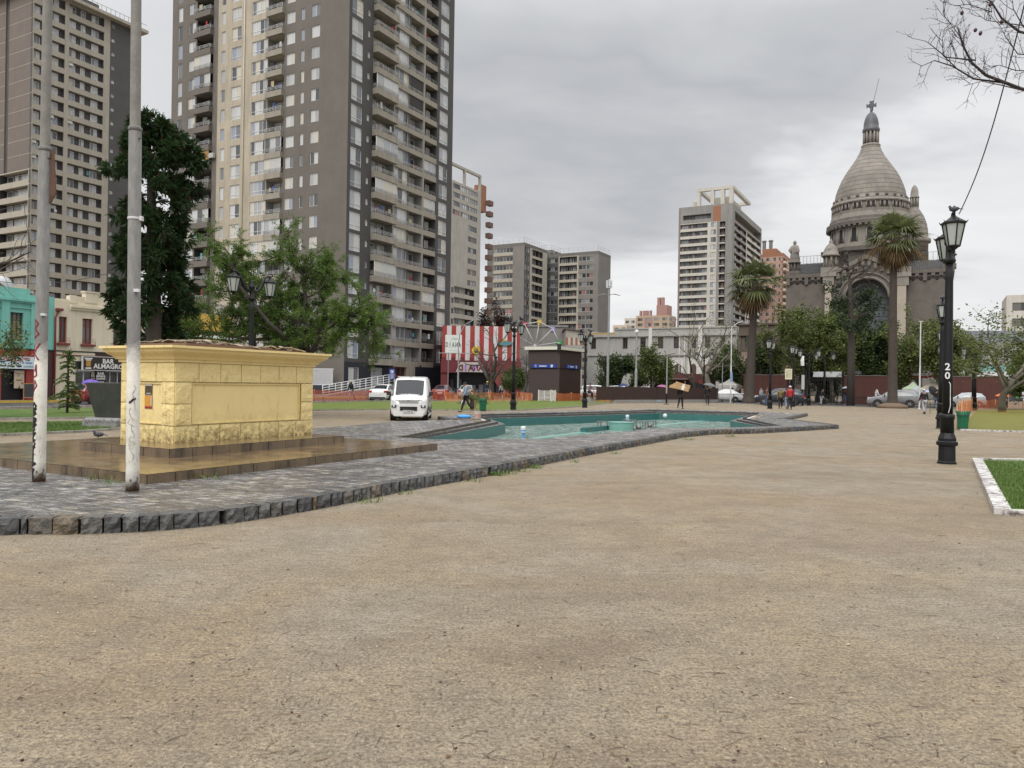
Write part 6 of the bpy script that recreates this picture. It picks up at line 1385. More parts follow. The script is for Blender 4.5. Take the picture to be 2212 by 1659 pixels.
LF_feath = leafm('feathery_leaf', (.085, .165, .025), (.15, .225, .045)); LF_plane = leafm('spring_plane_leaf', (.12, .155, .036), (.21, .225, .068)); LF_mid = leafm('mid_green_leaf', (.062, .096, .024), (.115, .145, .042))
LF_dark = leafm('dark_evergreen_leaf', (.022, .046, .015), (.045, .072, .026)); LF_brown = leafm('brown_red_leaf', (.07, .042, .036), (.10, .055, .042)); LF_palm = leafm('palm_frond', (.09, .115, .04), (.17, .185, .08)); LF_dead = leafm('dead_frond', (.24, .16, .075), (.15, .10, .05)); LF_conif = leafm('young_conifer_leaf', (.09, .15, .03), (.15, .21, .055))
def grow(mb, p, d, L, r, lv, rg, tips, o, up=.0):
    """recursive limbs; the points of every twig are handed to the leaf builder"""
    n_ = o.get('seg', 4); path = [p.copy()]; q = p.copy(); dr = d.normalized()
    for i in range(n_):
        dr = (dr+V((rg.gauss(0, 1), rg.gauss(0, 1), rg.gauss(0, 1)))*o.get('wig', .16)+V((0, 0, 1))*o.get('lift', [.05]*9)[lv]).normalized(); q = q+dr*(L/n_); path.append(q.copy())
    r1 = r*(o.get('taper', .55) if lv else .7)
    mb.tube(path, [r+(r1-r)*i/n_ for i in range(n_+1)], 8 if lv == 0 else (6 if lv == 1 else (4 if lv == 2 else 3)))
    if lv >= o['lv']:
        tips.append(path); return
    if lv >= o.get('leaf_from', o['lv']): tips.append(path)
    k = o['nb'][lv]; k = rg.randint(max(1, k-1), k+1)
    for j in range(k):
        t = rg.uniform(o.get('t0', [.35]*9)[lv], 1.0) if j else 1.0; i = min(int(t*n_), n_-1); base = path[i].lerp(path[i+1], t*n_-i)
        dl = (path[i+1]-path[i]).normalized(); sd = dl.orthogonal().normalized(); sd = MX.Rotation(rg.uniform(0, 2*pi) if lv else 2*pi*j/k+rg.uniform(-.5, .5), 3, dl) @ sd
        a = R(rg.uniform(*o['ang'][lv])); nd = dl*cos(a)+sd*sin(a)
        grow(mb, base, nd, L*rg.uniform(*o['len'][lv]), r1*rg.uniform(.6, .85), lv+1, rg, tips, o)
def leaves(mb, tips, rg, per, s0, s1, spread, mi=(0,), droop=0, asp=.5):
    for path in tips:
        for k in range(per):
            i = rg.randrange(len(path)-1); b = path[i].lerp(path[i+1], rg.random())+V((rg.gauss(0, spread), rg.gauss(0, spread), rg.gauss(0, spread*.8)-droop*rg.random()))
            s = rg.uniform(s0, s1); x = V((rg.gauss(0, 1), rg.gauss(0, 1), rg.gauss(0, .5)-droop*2)).normalized(); y = x.cross(V((rg.gauss(0, 1), rg.gauss(0, 1), rg.gauss(0, 1)))).normalized()*s*asp
            x = x*s; mb.poly([b-x, b+y, b+x, b-y], rg.choice(mi))
def tree(name, label, base, h, rg, o, per, s, spread, lm, bark=None, group=None, r=None, lean=(0, 0), mi=(0,), droop=0, cat='tree', asp=.5, trunk=.35, trunk_path=None):
    t = thing(name, label, cat, base, 0, group); mb = MB(); tips = []
    grow(mb, V((0, 0, -.1)), V((lean[0], lean[1], 1)), h*trunk, r or h*.022, 0, rg, tips, o)
    mb.build('trunk', bark or BARK, t)
    if per:
        lf = MB(); leaves(lf, tips, rg, per, s[0], s[1], spread, mi, droop, asp); lf.build('crown', lm, t)
    return t
OB = dict(lv=3, nb=[5, 4, 4], ang=[(25, 60), (25, 60), (25, 65)], len=[(.7, 1.1), (.5, .75), (.45, .7)], lift=[.02, .06, .04, .02], leaf_from=2)
# ---- bunya: irregular tiers of drooping limbs that end in mops of stiff needles
def bunya():
    rg = random.Random(31); dB = 29.0; b = at(330, 700, dB); b.z = 0; t = thing('bunya_pine', 'tall dark spiky conifer with mop like drooping branches behind the right flag pole', 'tree', b)
    H = zat(312, 258, dB); w = MB(); lf = MB(); w.tube([(0, 0, -.1), (.05, 0, H*.35), (-.15, .1, H*.7), (-.25, 0, H*.93)], [.34, .27, .18, .06], 10)
    sc_ = dB/F
    def mop(c, r, n_, dirv, mi=0):
        for k in range(n_):
            d = (V((rg.gauss(0, 1), rg.gauss(0, 1), rg.gauss(0, 1))).normalized()+dirv*.7).normalized(); L = r*rg.uniform(.6, 1.15); p = c+d*L*.25; q = c+d*L+V((0, 0, -.10*L)); s = d.cross(V((rg.gauss(0, 1), rg.gauss(0, 1), rg.gauss(0, 1)))).normalized()
            m_ = mi if rg.random() < .93 else 1
            e = s.cross(d).normalized()
            for a in (s, e):
                lf.poly([p-a*.012, p+a*.012, p.lerp(q, .55)+a*.035, q, p.lerp(q, .55)-a*.035], m_)
            for j in range(5):
                t_ = .25+.15*j; o_ = p.lerp(q, t_); sd = (s*rg.choice((-1, 1))*rg.uniform(.4, 1)+e*rg.uniform(-1, 1)+d*.8).normalized()*L*.28; lf.poly([o_, o_+sd*.5+d*.02+V((0, 0, .012)), o_+sd, o_+sd*.5-V((0, 0, .016))], m_)
    def limb(z, azm, L, droop, r=.06, mops=None):
        p = V((-.1*z/H, 0, z)); d = V((cos(azm), sin(azm), .35)); path = [p]; n_ = 6
        for i in range(n_):
            path.append(path[-1]+d.normalized()*L/n_); d.z -= droop*(i+1)/n_; d.x += rg.uniform(-.12, .12); d.y += rg.uniform(-.12, .12)
        w.tube(path, [r*(1-.75*i/n_) for i in range(n_+1)], 5)
        for i in range(2, n_+1):
            for j in range(2 if i > 3 else 1): mop(path[i]+V((rg.gauss(0, .12), rg.gauss(0, .12), rg.gauss(0, .08)-.05)), rg.uniform(.30, .46), 24 if i > 3 else 13, (path[i]-path[i-1]).normalized())
        return path
    Z = lambda v: zat(330, v, dB)
    # a crowded head, two shorter middle tiers and ragged hanging lower boughs, as outlined in the photograph
    for k in range(25):
        q = rg.random(); limb(Z(290+130*q), rg.uniform(0, 2*pi), (52+46*min(q*1.4, 1))*sc_*rg.uniform(.75, 1.05), rg.uniform(.25, .6))
    for k in range(10): limb(Z(288)+rg.uniform(-.3, .4), rg.uniform(0, 2*pi), 36*sc_*rg.uniform(.6, 1.0), .05)
    for u_, v_, L_ in ((440, 345, 118), (430, 365, 105), (425, 330, 100), (270, 455, 60), (262, 470, 55), (385, 440, 72), (395, 470, 66), (375, 420, 60)): limb(Z(v_-30), 0 if u_ > 330 else pi, L_*sc_, .75)
    for k in range(9): limb(Z(rg.uniform(455, 500)), rg.uniform(0, 2*pi), rg.uniform(38, 68)*sc_, rg.uniform(.3, .6))
    for k in range(18): q = rg.random(); limb(Z(505+70*q), rg.uniform(0, 2*pi), rg.uniform(50, 82)*sc_, rg.uniform(.35, .7))
    for k in range(9): limb(Z(rg.uniform(590, 640)), rg.uniform(0, 2*pi), rg.uniform(55, 90)*sc_, rg.uniform(.6, 1.0))
    for k in range(12): limb(Z(rg.uniform(650, 730)), rg.uniform(0, 2*pi), rg.uniform(45, 80)*sc_, rg.uniform(.5, .9))
    for az_, L_, v_ in ((pi, 110, 630), (pi-.2, 120, 665), (pi+.25, 85, 700), (.1, 95, 660), (.4, 75, 640), (pi+.1, 70, 735)): limb(Z(v_-25), az_, L_*sc_, .85, .05)
    w.build('trunk', BARK, t); lf.build('crown', [LF_bunya, LF_bunyab], t)
bunya()
# ---- feathery tree with spreading limbs behind the plinth
def feathery():
    rg = random.Random(44); dB = 36.0; b = at(662, 800, dB); b.z = 0; s_ = dB/F; t = thing('feathery_tree', 'wide airy bright green feathery tree leaning over behind the yellow plinth and lamp', 'tree', b)
    w = MB(); tips = []; z = lambda v: zat(620, v, dB); x = lambda u: (u-662)*s_
    OF = dict(lv=3, nb=[0, 6, 5], ang=[(20, 50), (30, 70), (30, 75)], len=[(.6, .9), (.38, .6), (.42, .7)], lift=[.04, .05, .0, -.04], wig=.2, t0=[.3, .15, .1], leaf_from=2)
    w.tube([(0, 0, -.1), (.05, 0, .8), (.1, .1, z(765))], [.26, .22, .19], 8)
    limbs = [([(.1, .1, z(770)), (x(640), .3, z(700)), (x(652), .5, z(640)), (x(645), .4, z(590)), (x(600), .3, z(540))], .14), ([(.1, .1, z(768)), (x(700), -.5, z(720)), (x(740), -.8, z(690)), (x(800), -.9, z(672))], .13),
             ([(.1, 0, z(775)), (x(600), .6, z(730)), (x(540), 1.2, z(690)), (x(470), 1.5, z(660))], .13), ([(.1, .1, z(772)), (x(590), -.8, z(700)), (x(530), -1.2, z(620)), (x(510), -1, z(560))], .11),
             ([(.1, .1, z(770)), (x(690), 1.2, z(680)), (x(670), 1.6, z(610)), (x(690), 1.5, z(560))], .10), ([(x(740), -.8, z(690)), (x(770), -.4, z(700)), (x(815), .2, z(715))], .08), ([(x(600), .6, z(730)), (x(540), 0, z(735)), (x(450), -.3, z(720)), (x(410), -.5, z(735))], .09),
             ([(x(640), .3, z(700)), (x(580), 1.5, z(660)), (x(560), 2, z(600))], .09), ([(.1, .1, z(772)), (x(640), 2, z(730)), (x(560), 2.5, z(700))], .08), ([(x(540), 1.2, z(690)), (x(490), .8, z(630)), (x(470), .8, z(590))], .08)]
    for pts, r in limbs:
        P = [V(p) for p in pts]; w.tube(P, [r*(1-.6*i/(len(P)-1)) for i in range(len(P))], 7)
        for i in range(len(P)-1):
            for k in range(6):
                q = P[i].lerp(P[i+1], rg.random()); d = (P[i+1]-P[i]).normalized(); sd = MX.Rotation(rg.uniform(0, 2*pi), 3, d) @ d.orthogonal().normalized(); a = R(rg.uniform(30, 75))
                if i == 0 and k > 2: continue
                grow(w, q, d*cos(a)+sd*sin(a)+V((0, 0, .15)), rg.uniform(.7, 1.6), r*.32, 1, rg, tips, OF)
    w.build('trunk', BARK, t); lf = MB()
    for path in tips:
        if rg.random() < .08: continue
        n_ = 34
        for k in range(n_):
            i = rg.randrange(len(path)-1); b_ = path[i].lerp(path[i+1], rg.random()); d = (path[i+1]-path[i]).normalized(); sd = MX.Rotation(rg.uniform(0, 2*pi), 3, d) @ d.orthogonal().normalized(); L = rg.uniform(.05, .13); e = (sd+d*.7+V((0, 0, -.35))).normalized()*L
            yv = e.cross(V((rg.gauss(0, 1), rg.gauss(0, 1), rg.gauss(0, 1)))).normalized()*rg.uniform(.012, .026); c_ = b_+V((rg.gauss(0, .05), rg.gauss(0, .05), rg.gauss(0, .04))); lf.poly([c_, c_+e*.5+yv, c_+e, c_+e*.5-yv], 0 if rg.random() < .93 else 1)
    lf.build('crown', [LF_feath, LF_plane], t)
feathery()
# ---- small young conifer on the lawn
def young(label, base, h, seed):
    rg = random.Random(seed); t = thing('young_conifer', label, 'tree', base); w = MB(); lf = MB(); w.tube([(0, 0, -.05), (.02, 0, h*.5), (.0, 0, h*.93), (.12, 0, h*.99), (.22, 0, h*.93)], [.06, .045, .02, .012, .006], 6)
    for k in range(70):
        z = h*rg.uniform(.10, .97); a = rg.uniform(0, 2*pi); q = z/h; L = h*(.30*(1-q)**.75+.04)*rg.uniform(.7, 1.15)*(.6 if q < .2 else 1); d = V((cos(a), sin(a), .25)); path = [V((0, 0, z))]
        for i in range(5): path.append(path[-1]+d.normalized()*L/5); d.z -= .26
        w.tube(path, [.014, .012, .010, .008, .005, .003], 3)
        for i in range(1, 6):
            for j in range(20):
                b_ = path[i-1].lerp(path[i], rg.random()); e = V((rg.gauss(0, 1), rg.gauss(0, 1), rg.gauss(0, .4)-.7)).normalized()*rg.uniform(.05, .14); y = e.cross(V((rg.gauss(0, 1), rg.gauss(0, 1), 1))).normalized()*rg.uniform(.010, .022); lf.poly([b_, b_+e*.5+y, b_+e, b_+e*.5-y])
    w.build('trunk', BARK, t); lf.build('crown', LF_conif, t)
b = gnd(145, 893); young('small young drooping conifer alone on the lawn between the two flag poles', b, zat(150, 752, b.y), 3)
# ---- palms
def palm(label, upx, vtop, vskirt, rpx, d, r0, seed, skirt=True):
    rg = random.Random(seed); b = at(upx[0], 850, d); b.z = 0; t = thing('fan_palm', label, 'tree', b); s_ = d/F; vt = vtop; zc = zat(upx[1], (vtop+vskirt)/2, d); dx = at(upx[1], vtop, d).x-b.x
    w = MB(); w.smooth = True; path = [(0, 0, -.1), (0, 0, .25), (0, 0, .8), (dx*.3, 0, zc*.3), (dx*.65, 0, zc*.65), (dx, 0, zc)]; w.tube(path, [r0*2.0, r0*1.6, r0*1.15, r0, r0*.85, r0*.75], 14); w.build('trunk', BARKP2, t)
    C = V((dx, 0, zc)); fr = MB(); dead = MB(); Rr = rpx*s_
    def frond(mb, el, az_, L, mi, droop):
        d = V((cos(az_)*cos(el), sin(az_)*cos(el), sin(el))); sd = V((-sin(az_), cos(az_), 0)); up_ = sd.cross(d); p1 = C+d*L*.42+V((0, 0, -droop*L*.10))
        mb.tube([C+d*.1, C+d*L*.22+V((0, 0, -droop*L*.02)), p1], [.04, .03, .022], 4, mi=mi)
        nb = 17
        for i in range(nb):
            a = R(-82+164*i/(nb-1)); e = (d*cos(a)+sd*sin(a)); l_ = L*.58*(.72+.28*cos(a))*rg.uniform(.85, 1.08); m_ = p1+e*l_*.5+V((0, 0, -.05*droop*l_)); q = p1+e*l_+V((0, 0, -(.30+.25*rg.random())*droop*l_)); y = e.cross(up_).normalized()*.036*L/1.6
            mb.poly([p1, m_+y, q, m_-y], mi)
    n_ = 40
    for k in range(n_):
        el = R(88-118*((k+.5)/n_)**.9+rg.uniform(-10, 10)); frond(fr, el, 2.4*k+rg.uniform(-.3, .3), Rr*rg.uniform(.78, 1.18), 0 if el > R(-12) else (0 if rg.random() < .5 else 1), .35+1.0*rg.random())
    for k in range(40 if skirt else 18): frond(dead, R(rg.uniform(-82, -42)), rg.uniform(0, 2*pi), Rr*rg.uniform(.65, .95), 0, .9)
    fr.build('crown', [LF_palm, LF_dead], t); dead.build('dead_fronds', [LF_dead], t)
palm('shorter fan palm with shaggy brown skirt in front of the brown house', (1618, 1632), 575, 640, 74, 84, .46, 5); palm('tall fan palm with thin trunk in front of the domed church', (1928, 1931), 478, 545, 76, 70, .38, 6)
mounds = MB(); b = at(1928, 850, 70); mounds.lathe([(1.35, 0), (1.2, .28), (.7, .42), (.4, .5)], 16, (b.x, b.y, 0), smooth=True); struct(mounds, 'soil_mound', mat('trampled_soil', (.16, .11, .07), .9, bump=.5, bs=9))
# small palm in the middle lawn
b = gnd(1021, 884.5); t = thing('small_palm', 'small young palm with drooping fronds on the middle lawn behind the man', 'plant', b); rg = random.Random(9); k = MB(); k.lathe([(.16, -.05), (.2, .3), (.15, .75), (.06, .85)], 10, smooth=True); k.build('trunk', BARKP2, t); k = MB()
for i in range(34):
    a = rg.uniform(0, 2*pi); el = rg.uniform(.1, 1.3); d = V((cos(a)*cos(el), sin(a)*cos(el), sin(el))); p = [V((0, 0, .75))]; L = rg.uniform(.9, 1.4)
    for j in range(5): p.append(p[-1]+d.normalized()*L/5); d.z -= .28
    for j in range(1, 6):
        for s in (-1, 1):
            for q in (0, .5): sd = V((-sin(a), cos(a), 0))*s; b_ = p[j-1].lerp(p[j], q); e = (sd+d*.4+V((0, 0, -.3))).normalized()*.28; k.poly([b_, b_+e*.5+V((0, 0, .02)), b_+e, b_+e*.5-V((0, 0, .02))])
k.build('crown', LF_palm, t); k = MB(); k.box(.12, .18, -.35, -.29, -.05, .95); k.build('stake', mat('pale_stake_wood', (.42, .27, .14), .7), t)
# ---- street trees. (label, u, v-base or depth, top v, kind)
def bush_tree(name, label, u, d, vtop, wpx, seed, lm, per=26, s=(.12, .26), nb=(5, 5, 4), trunk=.30, bark=None, lv=3, cat='tree', group=None, spread=.28, dens=1, mi=(0,), lift=.03, asp=.55, tk=1):
    b = at(u, 850, d); b.z = 0; h = zat(u, vtop, d); rg = random.Random(seed); w_ = wpx*d/F
    o = dict(lv=lv, nb=list(nb), ang=[(18, 58), (25, 65), (30, 75)], len=[(.75, 1.15), (.5, .8), (.5, .75)], lift=[.0, lift, lift, 0], wig=.14, t0=[.45, .3, .2], leaf_from=2, seg=4)
    t = thing(name, label, cat, b, 0, group); mb = MB(); tips = []
    grow(mb, V((0, 0, -.1)), V((rg.uniform(-.06, .06), rg.uniform(-.06, .06), 1)), h*trunk, (h*.02+.03)*tk, 0, rg, tips, o)
    zmax = max((p.z for path in tips for p in path), default=h); xs = [abs(p.x) for path in tips for p in path]; xm = sorted(xs)[int(len(xs)*.96)] if xs else 1
    S = MX.Diagonal((w_/2/xm, w_/2/xm, h/zmax, 1)); mb.v = [S @ p for p in mb.v]; tips = [[S @ p for p in path] for path in tips]
    mb.build('trunk', bark or BARK, t)
    if per:
        lf = MB(); leaves(lf, tips, rg, int(per*1.8), s[0]*.68, s[1]*.68, spread*1.1, mi, .15, asp); lf.build('crown', lm, t)
    return t
bush_tree('leafy_tree', 'round mid green tree in front of the long grey building', 1405, 92, 733, 100, 51, [LF_mid, LF_plane], 60, (.10, .24), mi=(0, 0, 1), trunk=.25)
bush_tree('leafy_tree', 'dark green dense tree beside the lift house and antenna pole', 1335, 96, 765, 92, 52, [LF_dark, LF_mid], 60, (.12, .26), mi=(0, 0, 1), trunk=.2)
bush_tree('budding_tree', 'tree with bare curved limbs and sparse fresh leaves before the long grey building', 1540, 88, 655, 130, 53, [LF_plane], 9, (.08, .18), nb=(4, 4, 3), bark=BARKP, spread=.35, trunk=.25)
bush_tree('bare_tree', 'leaning bare tree with long arching limbs left of the budding tree', 1500, 94, 685, 120, 54, [LF_plane], 2, (.06, .12), nb=(4, 3, 3), spread=.3, trunk=.3)
bush_tree('plane_tree', 'light green plane tree between the shorter palm and the bare trunk', 1742, 92, 648, 150, 55, [LF_plane, LF_mid], 46, (.14, .30), nb=(6, 5, 4), mi=(0, 1), trunk=.25, bark=BARKP)
bush_tree('evergreen_tree', 'dark evergreen tree against the church arch beside the bare trunk', 1855, 98, 640, 150, 56, [LF_dark, LF_mid], 70, (.14, .30), nb=(6, 5, 5), mi=(0, 0, 0, 1), trunk=.25)
bush_tree('plane_tree', 'yellow green plane tree right of the tall palm', 1985, 90, 655, 130, 57, [LF_plane, LF_mid], 50, (.14, .3), nb=(6, 5, 4), mi=(0, 0, 1), trunk=.22, bark=BARKP)
bush_tree('plane_tree', 'spreading light green plane tree with forked pale trunk behind the near black lamp', 2165, 62, 668, 200, 58, [LF_plane, LF_mid], 30, (.10, .22), nb=(5, 5, 4), mi=(0, 0, 1), trunk=.34, bark=BARKP, spread=.3)
bush_tree('plane_tree', 'leafy plane tree cut by the right picture edge', 2262, 70, 690, 160, 59, [LF_plane, LF_mid], 34, (.12, .24), nb=(6, 5, 4), mi=(0, 1), trunk=.28, bark=BARKP)
bush_tree('evergreen_tree', 'dark dense evergreen behind the shorter palm trunk', 1648, 100, 728, 85, 60, [LF_dark, LF_mid], 60, (.14, .3), mi=(0, 0, 1), trunk=.2)
bush_tree('plane_tree', 'low olive plane tree in the gap between the park walls', 1765, 96, 715, 110, 61, [LF_mid, LF_plane], 55, (.14, .3), mi=(0, 1), trunk=.2)
bush_tree('evergreen_tree', 'dark evergreen mass behind the tall palm trunk', 1905, 100, 690, 110, 62, [LF_dark, LF_mid], 66, (.14, .3), mi=(0, 0, 1), trunk=.2)
bush_tree('plane_tree', 'olive plane tree behind the white pole near the church wall', 2035, 98, 705, 110, 63, [LF_mid, LF_plane], 55, (.14, .3), mi=(0, 1), trunk=.2)
bush_tree('evergreen_tree', 'low green tree filling the space between fence and budding tree', 1585, 98, 742, 80, 64, [LF_mid, LF_dark], 55, (.12, .28), mi=(0, 1), trunk=.2)
bush_tree('plane_tree', 'thin crowned plane tree right of the salmon tower over the brown house', 1705, 100, 660, 90, 65, [LF_plane, LF_mid], 26, (.12, .26), mi=(0, 1), trunk=.3)
bush_tree('evergreen_tree', 'dark and olive tree between the gaunt trunk and the tall palm', 1885, 94, 648, 115, 72, [LF_dark, LF_mid], 64, (.14, .30), nb=(6, 5, 5), mi=(0, 1), trunk=.22)
bush_tree('plane_tree', 'light green tree directly left of the gaunt bare trunk', 1800, 91, 668, 100, 73, [LF_plane, LF_mid], 52, (.14, .30), nb=(6, 5, 4), mi=(0, 1), trunk=.22, bark=BARKP)
bush_tree('plane_tree', 'light green tree behind the right row of lamps before the church wing', 2038, 86, 690, 120, 74, [LF_plane, LF_mid], 48, (.14, .30), nb=(6, 5, 4), mi=(0, 1), trunk=.22, bark=BARKP)
bush_tree('copper_tree', 'dense brown red leaved tree behind the striped hall', 1052, 122, 636, 84, 66, [LF_brown], 60, (.16, .34), nb=(6, 5, 4), trunk=.45, spread=.4)
bush_tree('bare_tree', 'bare knotted tree in front of the striped hall', 1060, 78, 694, 100, 67, [LF_plane], 0, nb=(6, 4, 4), trunk=.38, tk=1.9)
bush_tree('small_tree', 'small dark green bushy tree at the striped hall corner', 1100, 88, 790, 56, 68, [LF_mid, LF_dark], 60, (.08, .2), trunk=.3)
bush_tree('pruned_tree', 'pruned bare tree left of the dark lift house', 1132, 80, 712, 70, 69, [LF_plane], 0, nb=(4, 3, 2), trunk=.5, tk=1.7)
bush_tree('leafy_tree', 'light green tree hanging in at the left picture edge', -52, 30, 690, 170, 70, [LF_plane, LF_mid], 20, (.05, .11), nb=(5, 4, 4), spread=.16, trunk=.3, mi=(0, 1))
bush_tree('bare_tree', 'bare brown branches reaching in at the left picture edge', -110, 24, 380, 400, 71, [LF_plane], 0, nb=(6, 5, 4), trunk=.35)
# tall almost bare trunk with short drooping side limbs before the church
def gaunt():
    rg = random.Random(77); d = 76; b = gnd(1837, 876); d = b.y; t = thing('gaunt_tree', 'tall gaunt trunk with bare top and short side branches before the church arch', 'tree', b); w = MB(); lf = MB(); s_ = d/F; H = zat(1828, 545, d)
    w.tube([(0, 0, -.1), (0, 0, H*.4), (-.2, 0, H*.75), (-.55, 0, H)], [.42, .34, .2, .03], 9); tips = []
    OG = dict(lv=2, nb=[4, 3], ang=[(20, 60), (30, 60)], len=[(.4, .7), (.4, .7)], lift=[-.02, -.08, -.1], leaf_from=1)
    for k in range(30):
        z = H*rg.uniform(.45, .97); a = rg.choice((0, pi))+rg.uniform(-1.2, 1.2); grow(w, V((-.55*(z/H)**3, 0, z)), V((cos(a), sin(a), .4)), (2.6-1.6*(z/H-.4))*rg.uniform(.5, 1.1), .07, 0, rg, tips if z < H*.72 else [], OG)
    leaves(lf, tips, rg, 12, .08, .2, .2, (0,), .3); w.build('trunk', BARK, t); lf.build('crown', LF_dark, t)
gaunt()
# overhanging bare branch with hanging pods, top right; its trunk stands outside the picture
def overhang():
    rg = random.Random(90); d0 = 11.0; tb = V((9.9, d0, 0)); t = thing('bare_tree', 'bare branches with a few dark seed pods reaching in at the top right corner', 'tree', tb); w = MB(); pods = MB(); lf = MB(); P = lambda u, v, dd=0: at(u, v, d0+dd)-tb
    w.tube([(0, 0, -.1), (0, 0, 3), (-.1, 0, 5.2), (.1, 0, 8)], [.22, .18, .14, .08], 8)
    main = [([(0, 0, 5.0), P(2290, 215), P(2212, 190), P(2130, 163), P(2098, 135), P(2086, 95), P(2066, 62)], .05), ([P(2098, 138), P(2040, 125), P(2010, 105), P(2003, 85)], .018), ([P(2180, 180), P(2110, 165), P(2055, 148), P(2020, 130), P(1995, 142)], .024), ([P(2230, 196), P(2160, 185), P(2115, 176), P(2080, 187)], .016),
            ([(0, 0, 6.2), P(2280, 90), P(2212, 62), P(2165, 38), P(2140, 5), P(2120, -20)], .04), ([P(2212, 62), P(2180, 45), P(2125, 50), P(2105, 25)], .014), ([P(2250, 130), P(2200, 115), P(2165, 85), P(2160, 55)], .016), ([P(2275, 160), P(2195, 155), P(2150, 145), P(2130, 140)], .014), ([P(2086, 95), P(2060, 75), P(2040, 40), P(2030, 32)], .012), ([P(2150, 20), P(2100, 8), P(2080, 5), P(2072, 20)], .012), ([P(2060, 148), P(2035, 120), P(2028, 90), P(2040, 60)], .012), ([P(2120, 165), P(2090, 160), P(2080, 140), P(2090, 110)], .01), ([P(2212, 60), P(2190, 20), P(2185, -20)], .014)]
    tips = []
    for pts, r in main:
        Q = [V(p) for p in pts]; Q = [p+V((rg.gauss(0, .01), rg.gauss(0, .06), rg.gauss(0, .01))) for p in Q]; w.tube(Q, [r*.62*(1-.7*i/(len(Q)-1)) for i in range(len(Q))], 6)
        for i in range(max(0, len(Q)-4), len(Q)-1):
            for k in range(3):
                d = (Q[i+1]-Q[i]).normalized(); sd = V((-d.z, rg.uniform(-.5, .5), d.x))*rg.choice((-1, 1)); grow(w, Q[i].lerp(Q[i+1], rg.random()), d*.6+sd*.8+V((0, 0, .25)), rg.uniform(.16, .32), .0042, 0, rg, tips, dict(lv=1, nb=[3], ang=[(25, 60)], len=[(.4, .8)], lift=[.1, .1], seg=3))
    leaves(lf, tips, rg, 2, .008, .018, .02, (0,), 0, .35)
    w.build('trunk', mat('dark_twig_bark', (.04, .03, .03), .8), t); lf.build('buds', mat('dry_buds', (.12, .095, .075), .8), t)['kind'] = 'stuff'
    for u, v in ((2078, 28), (2107, 65), (2096, 130), (2118, 72), (2164, 47), (2243-8, 15), (2139, 10), (2236, 70)): pm = MB(); pm.ball((0, 0, 0), .026, 8, 6, 0, (1, 1, 1.15), .12, rg); ob = pm.build('seed_pod', mat('dark_red_pod', (.06, .02, .022), .6), t); ob.location = P(u, v)
overhang()
# ================================================================ cast iron lamps
M_iron = mat('black_cast_iron', (.006, .0065, .008), .5, col2=(.012, .012, .013), ns=5, bump=.2, bs=20, spec=.3); M_lglass = mat('frosted_lamp_glass', (.40, .43, .40), .25, col2=(.32, .35, .33), ns=3)
def make_lamp(label):
    o = thing('street_lamp', label, 'street lamp'); H = 5.75
    k = MB(); k.lathe([(.205, -.05), (.205, .04), (.185, .06), (.178, .40), (.225, .42), (.232, .49), (.19, .52), (.195, .57), (.165, .64), (.142, .70)], 8, ph=pi/8)
    k.lathe([(.142, .70), (.136, 1.0), (.155, 1.02), (.155, 1.1), (.118, 1.13)], 16, smooth=True); k.build('pedestal', M_iron, o)
    k = MB(); k.lathe([(.112, 1.12), (.10, 2.2), (.082, 4.2), (.078, 4.55)], 16, smooth=True); k.lathe([(.09, 4.55), (.13, 4.58), (.13, 4.64), (.085, 4.67), (.075, 4.95), (.11, 5.0), (.11, 5.08), (.05, 5.12), (.06, 5.22), (.015, 5.3)], 14, smooth=True); k.build('post', M_iron, o)
    for s in (-1, 1):
        k = MB(); pts = [(s*.05, 0, 4.86), (s*.2, 0, 4.88), (s*.36, 0, 5.0), (s*.48, 0, 5.2), (s*.6, 0, 5.42), (s*.74, 0, 5.52), (s*.88, 0, 5.5), (s*.98, 0, 5.56), (s*.95, 0, 5.64)]
        k.tube(pts, [.05, .055, .055, .05, .045, .04, .036, .03, .02], 8); k.tube([(s*.3, 0, 4.95), (s*.2, 0, 5.08), (s*.12, 0, 5.02)], .02, 5); k.build('arm', M_iron, o)
        x = s*.85; zt = 5.44
        lf = MB(); n_ = 6; b0, b1 = .13, .225; z0, z1 = zt-.66, zt-.17
        def ring(r, z): return [V((x+r*cos(2*pi*i/n_+.26), r*sin(2*pi*i/n_+.26), z)) for i in range(n_)]
        for i in range(n_): lf.tube([ring(b0, z0)[i], ring(b1, z1)[i]], .014, 4)
        for r, z, t in ((b1, z1, .02), (b0, z0, .02)): R_ = ring(r, z); lf.tube(R_+[R_[0]], t, 4)
        lf.loft([ring(b1+.035, z1), ring(b1+.035, z1+.03), ring(.13, z1+.11), ring(.05, z1+.17), ring(.03, z1+.22)]); lf.loft([ring(b0, z0), ring(.08, z0-.05), ring(.03, z0-.09), ring(.012, z0-.16)])
        for i in range(n_): p = ring(b1+.03, z1+.02)[i]; lf.tube([p, p+(p-V((x, 0, p.z))).normalized()*.03+V((0, 0, .05))], [.012, .004], 4)
        ob = lf.build('lantern', M_iron, o); g = MB(); g.loft([ring(b0-.01, z0+.01), ring(b1-.012, z1-.01)]); g.build('glass', M_lglass, ob)
    return o
proto = make_lamp('tallest nearest black lamp on the right, with a white 20 painted on its post')
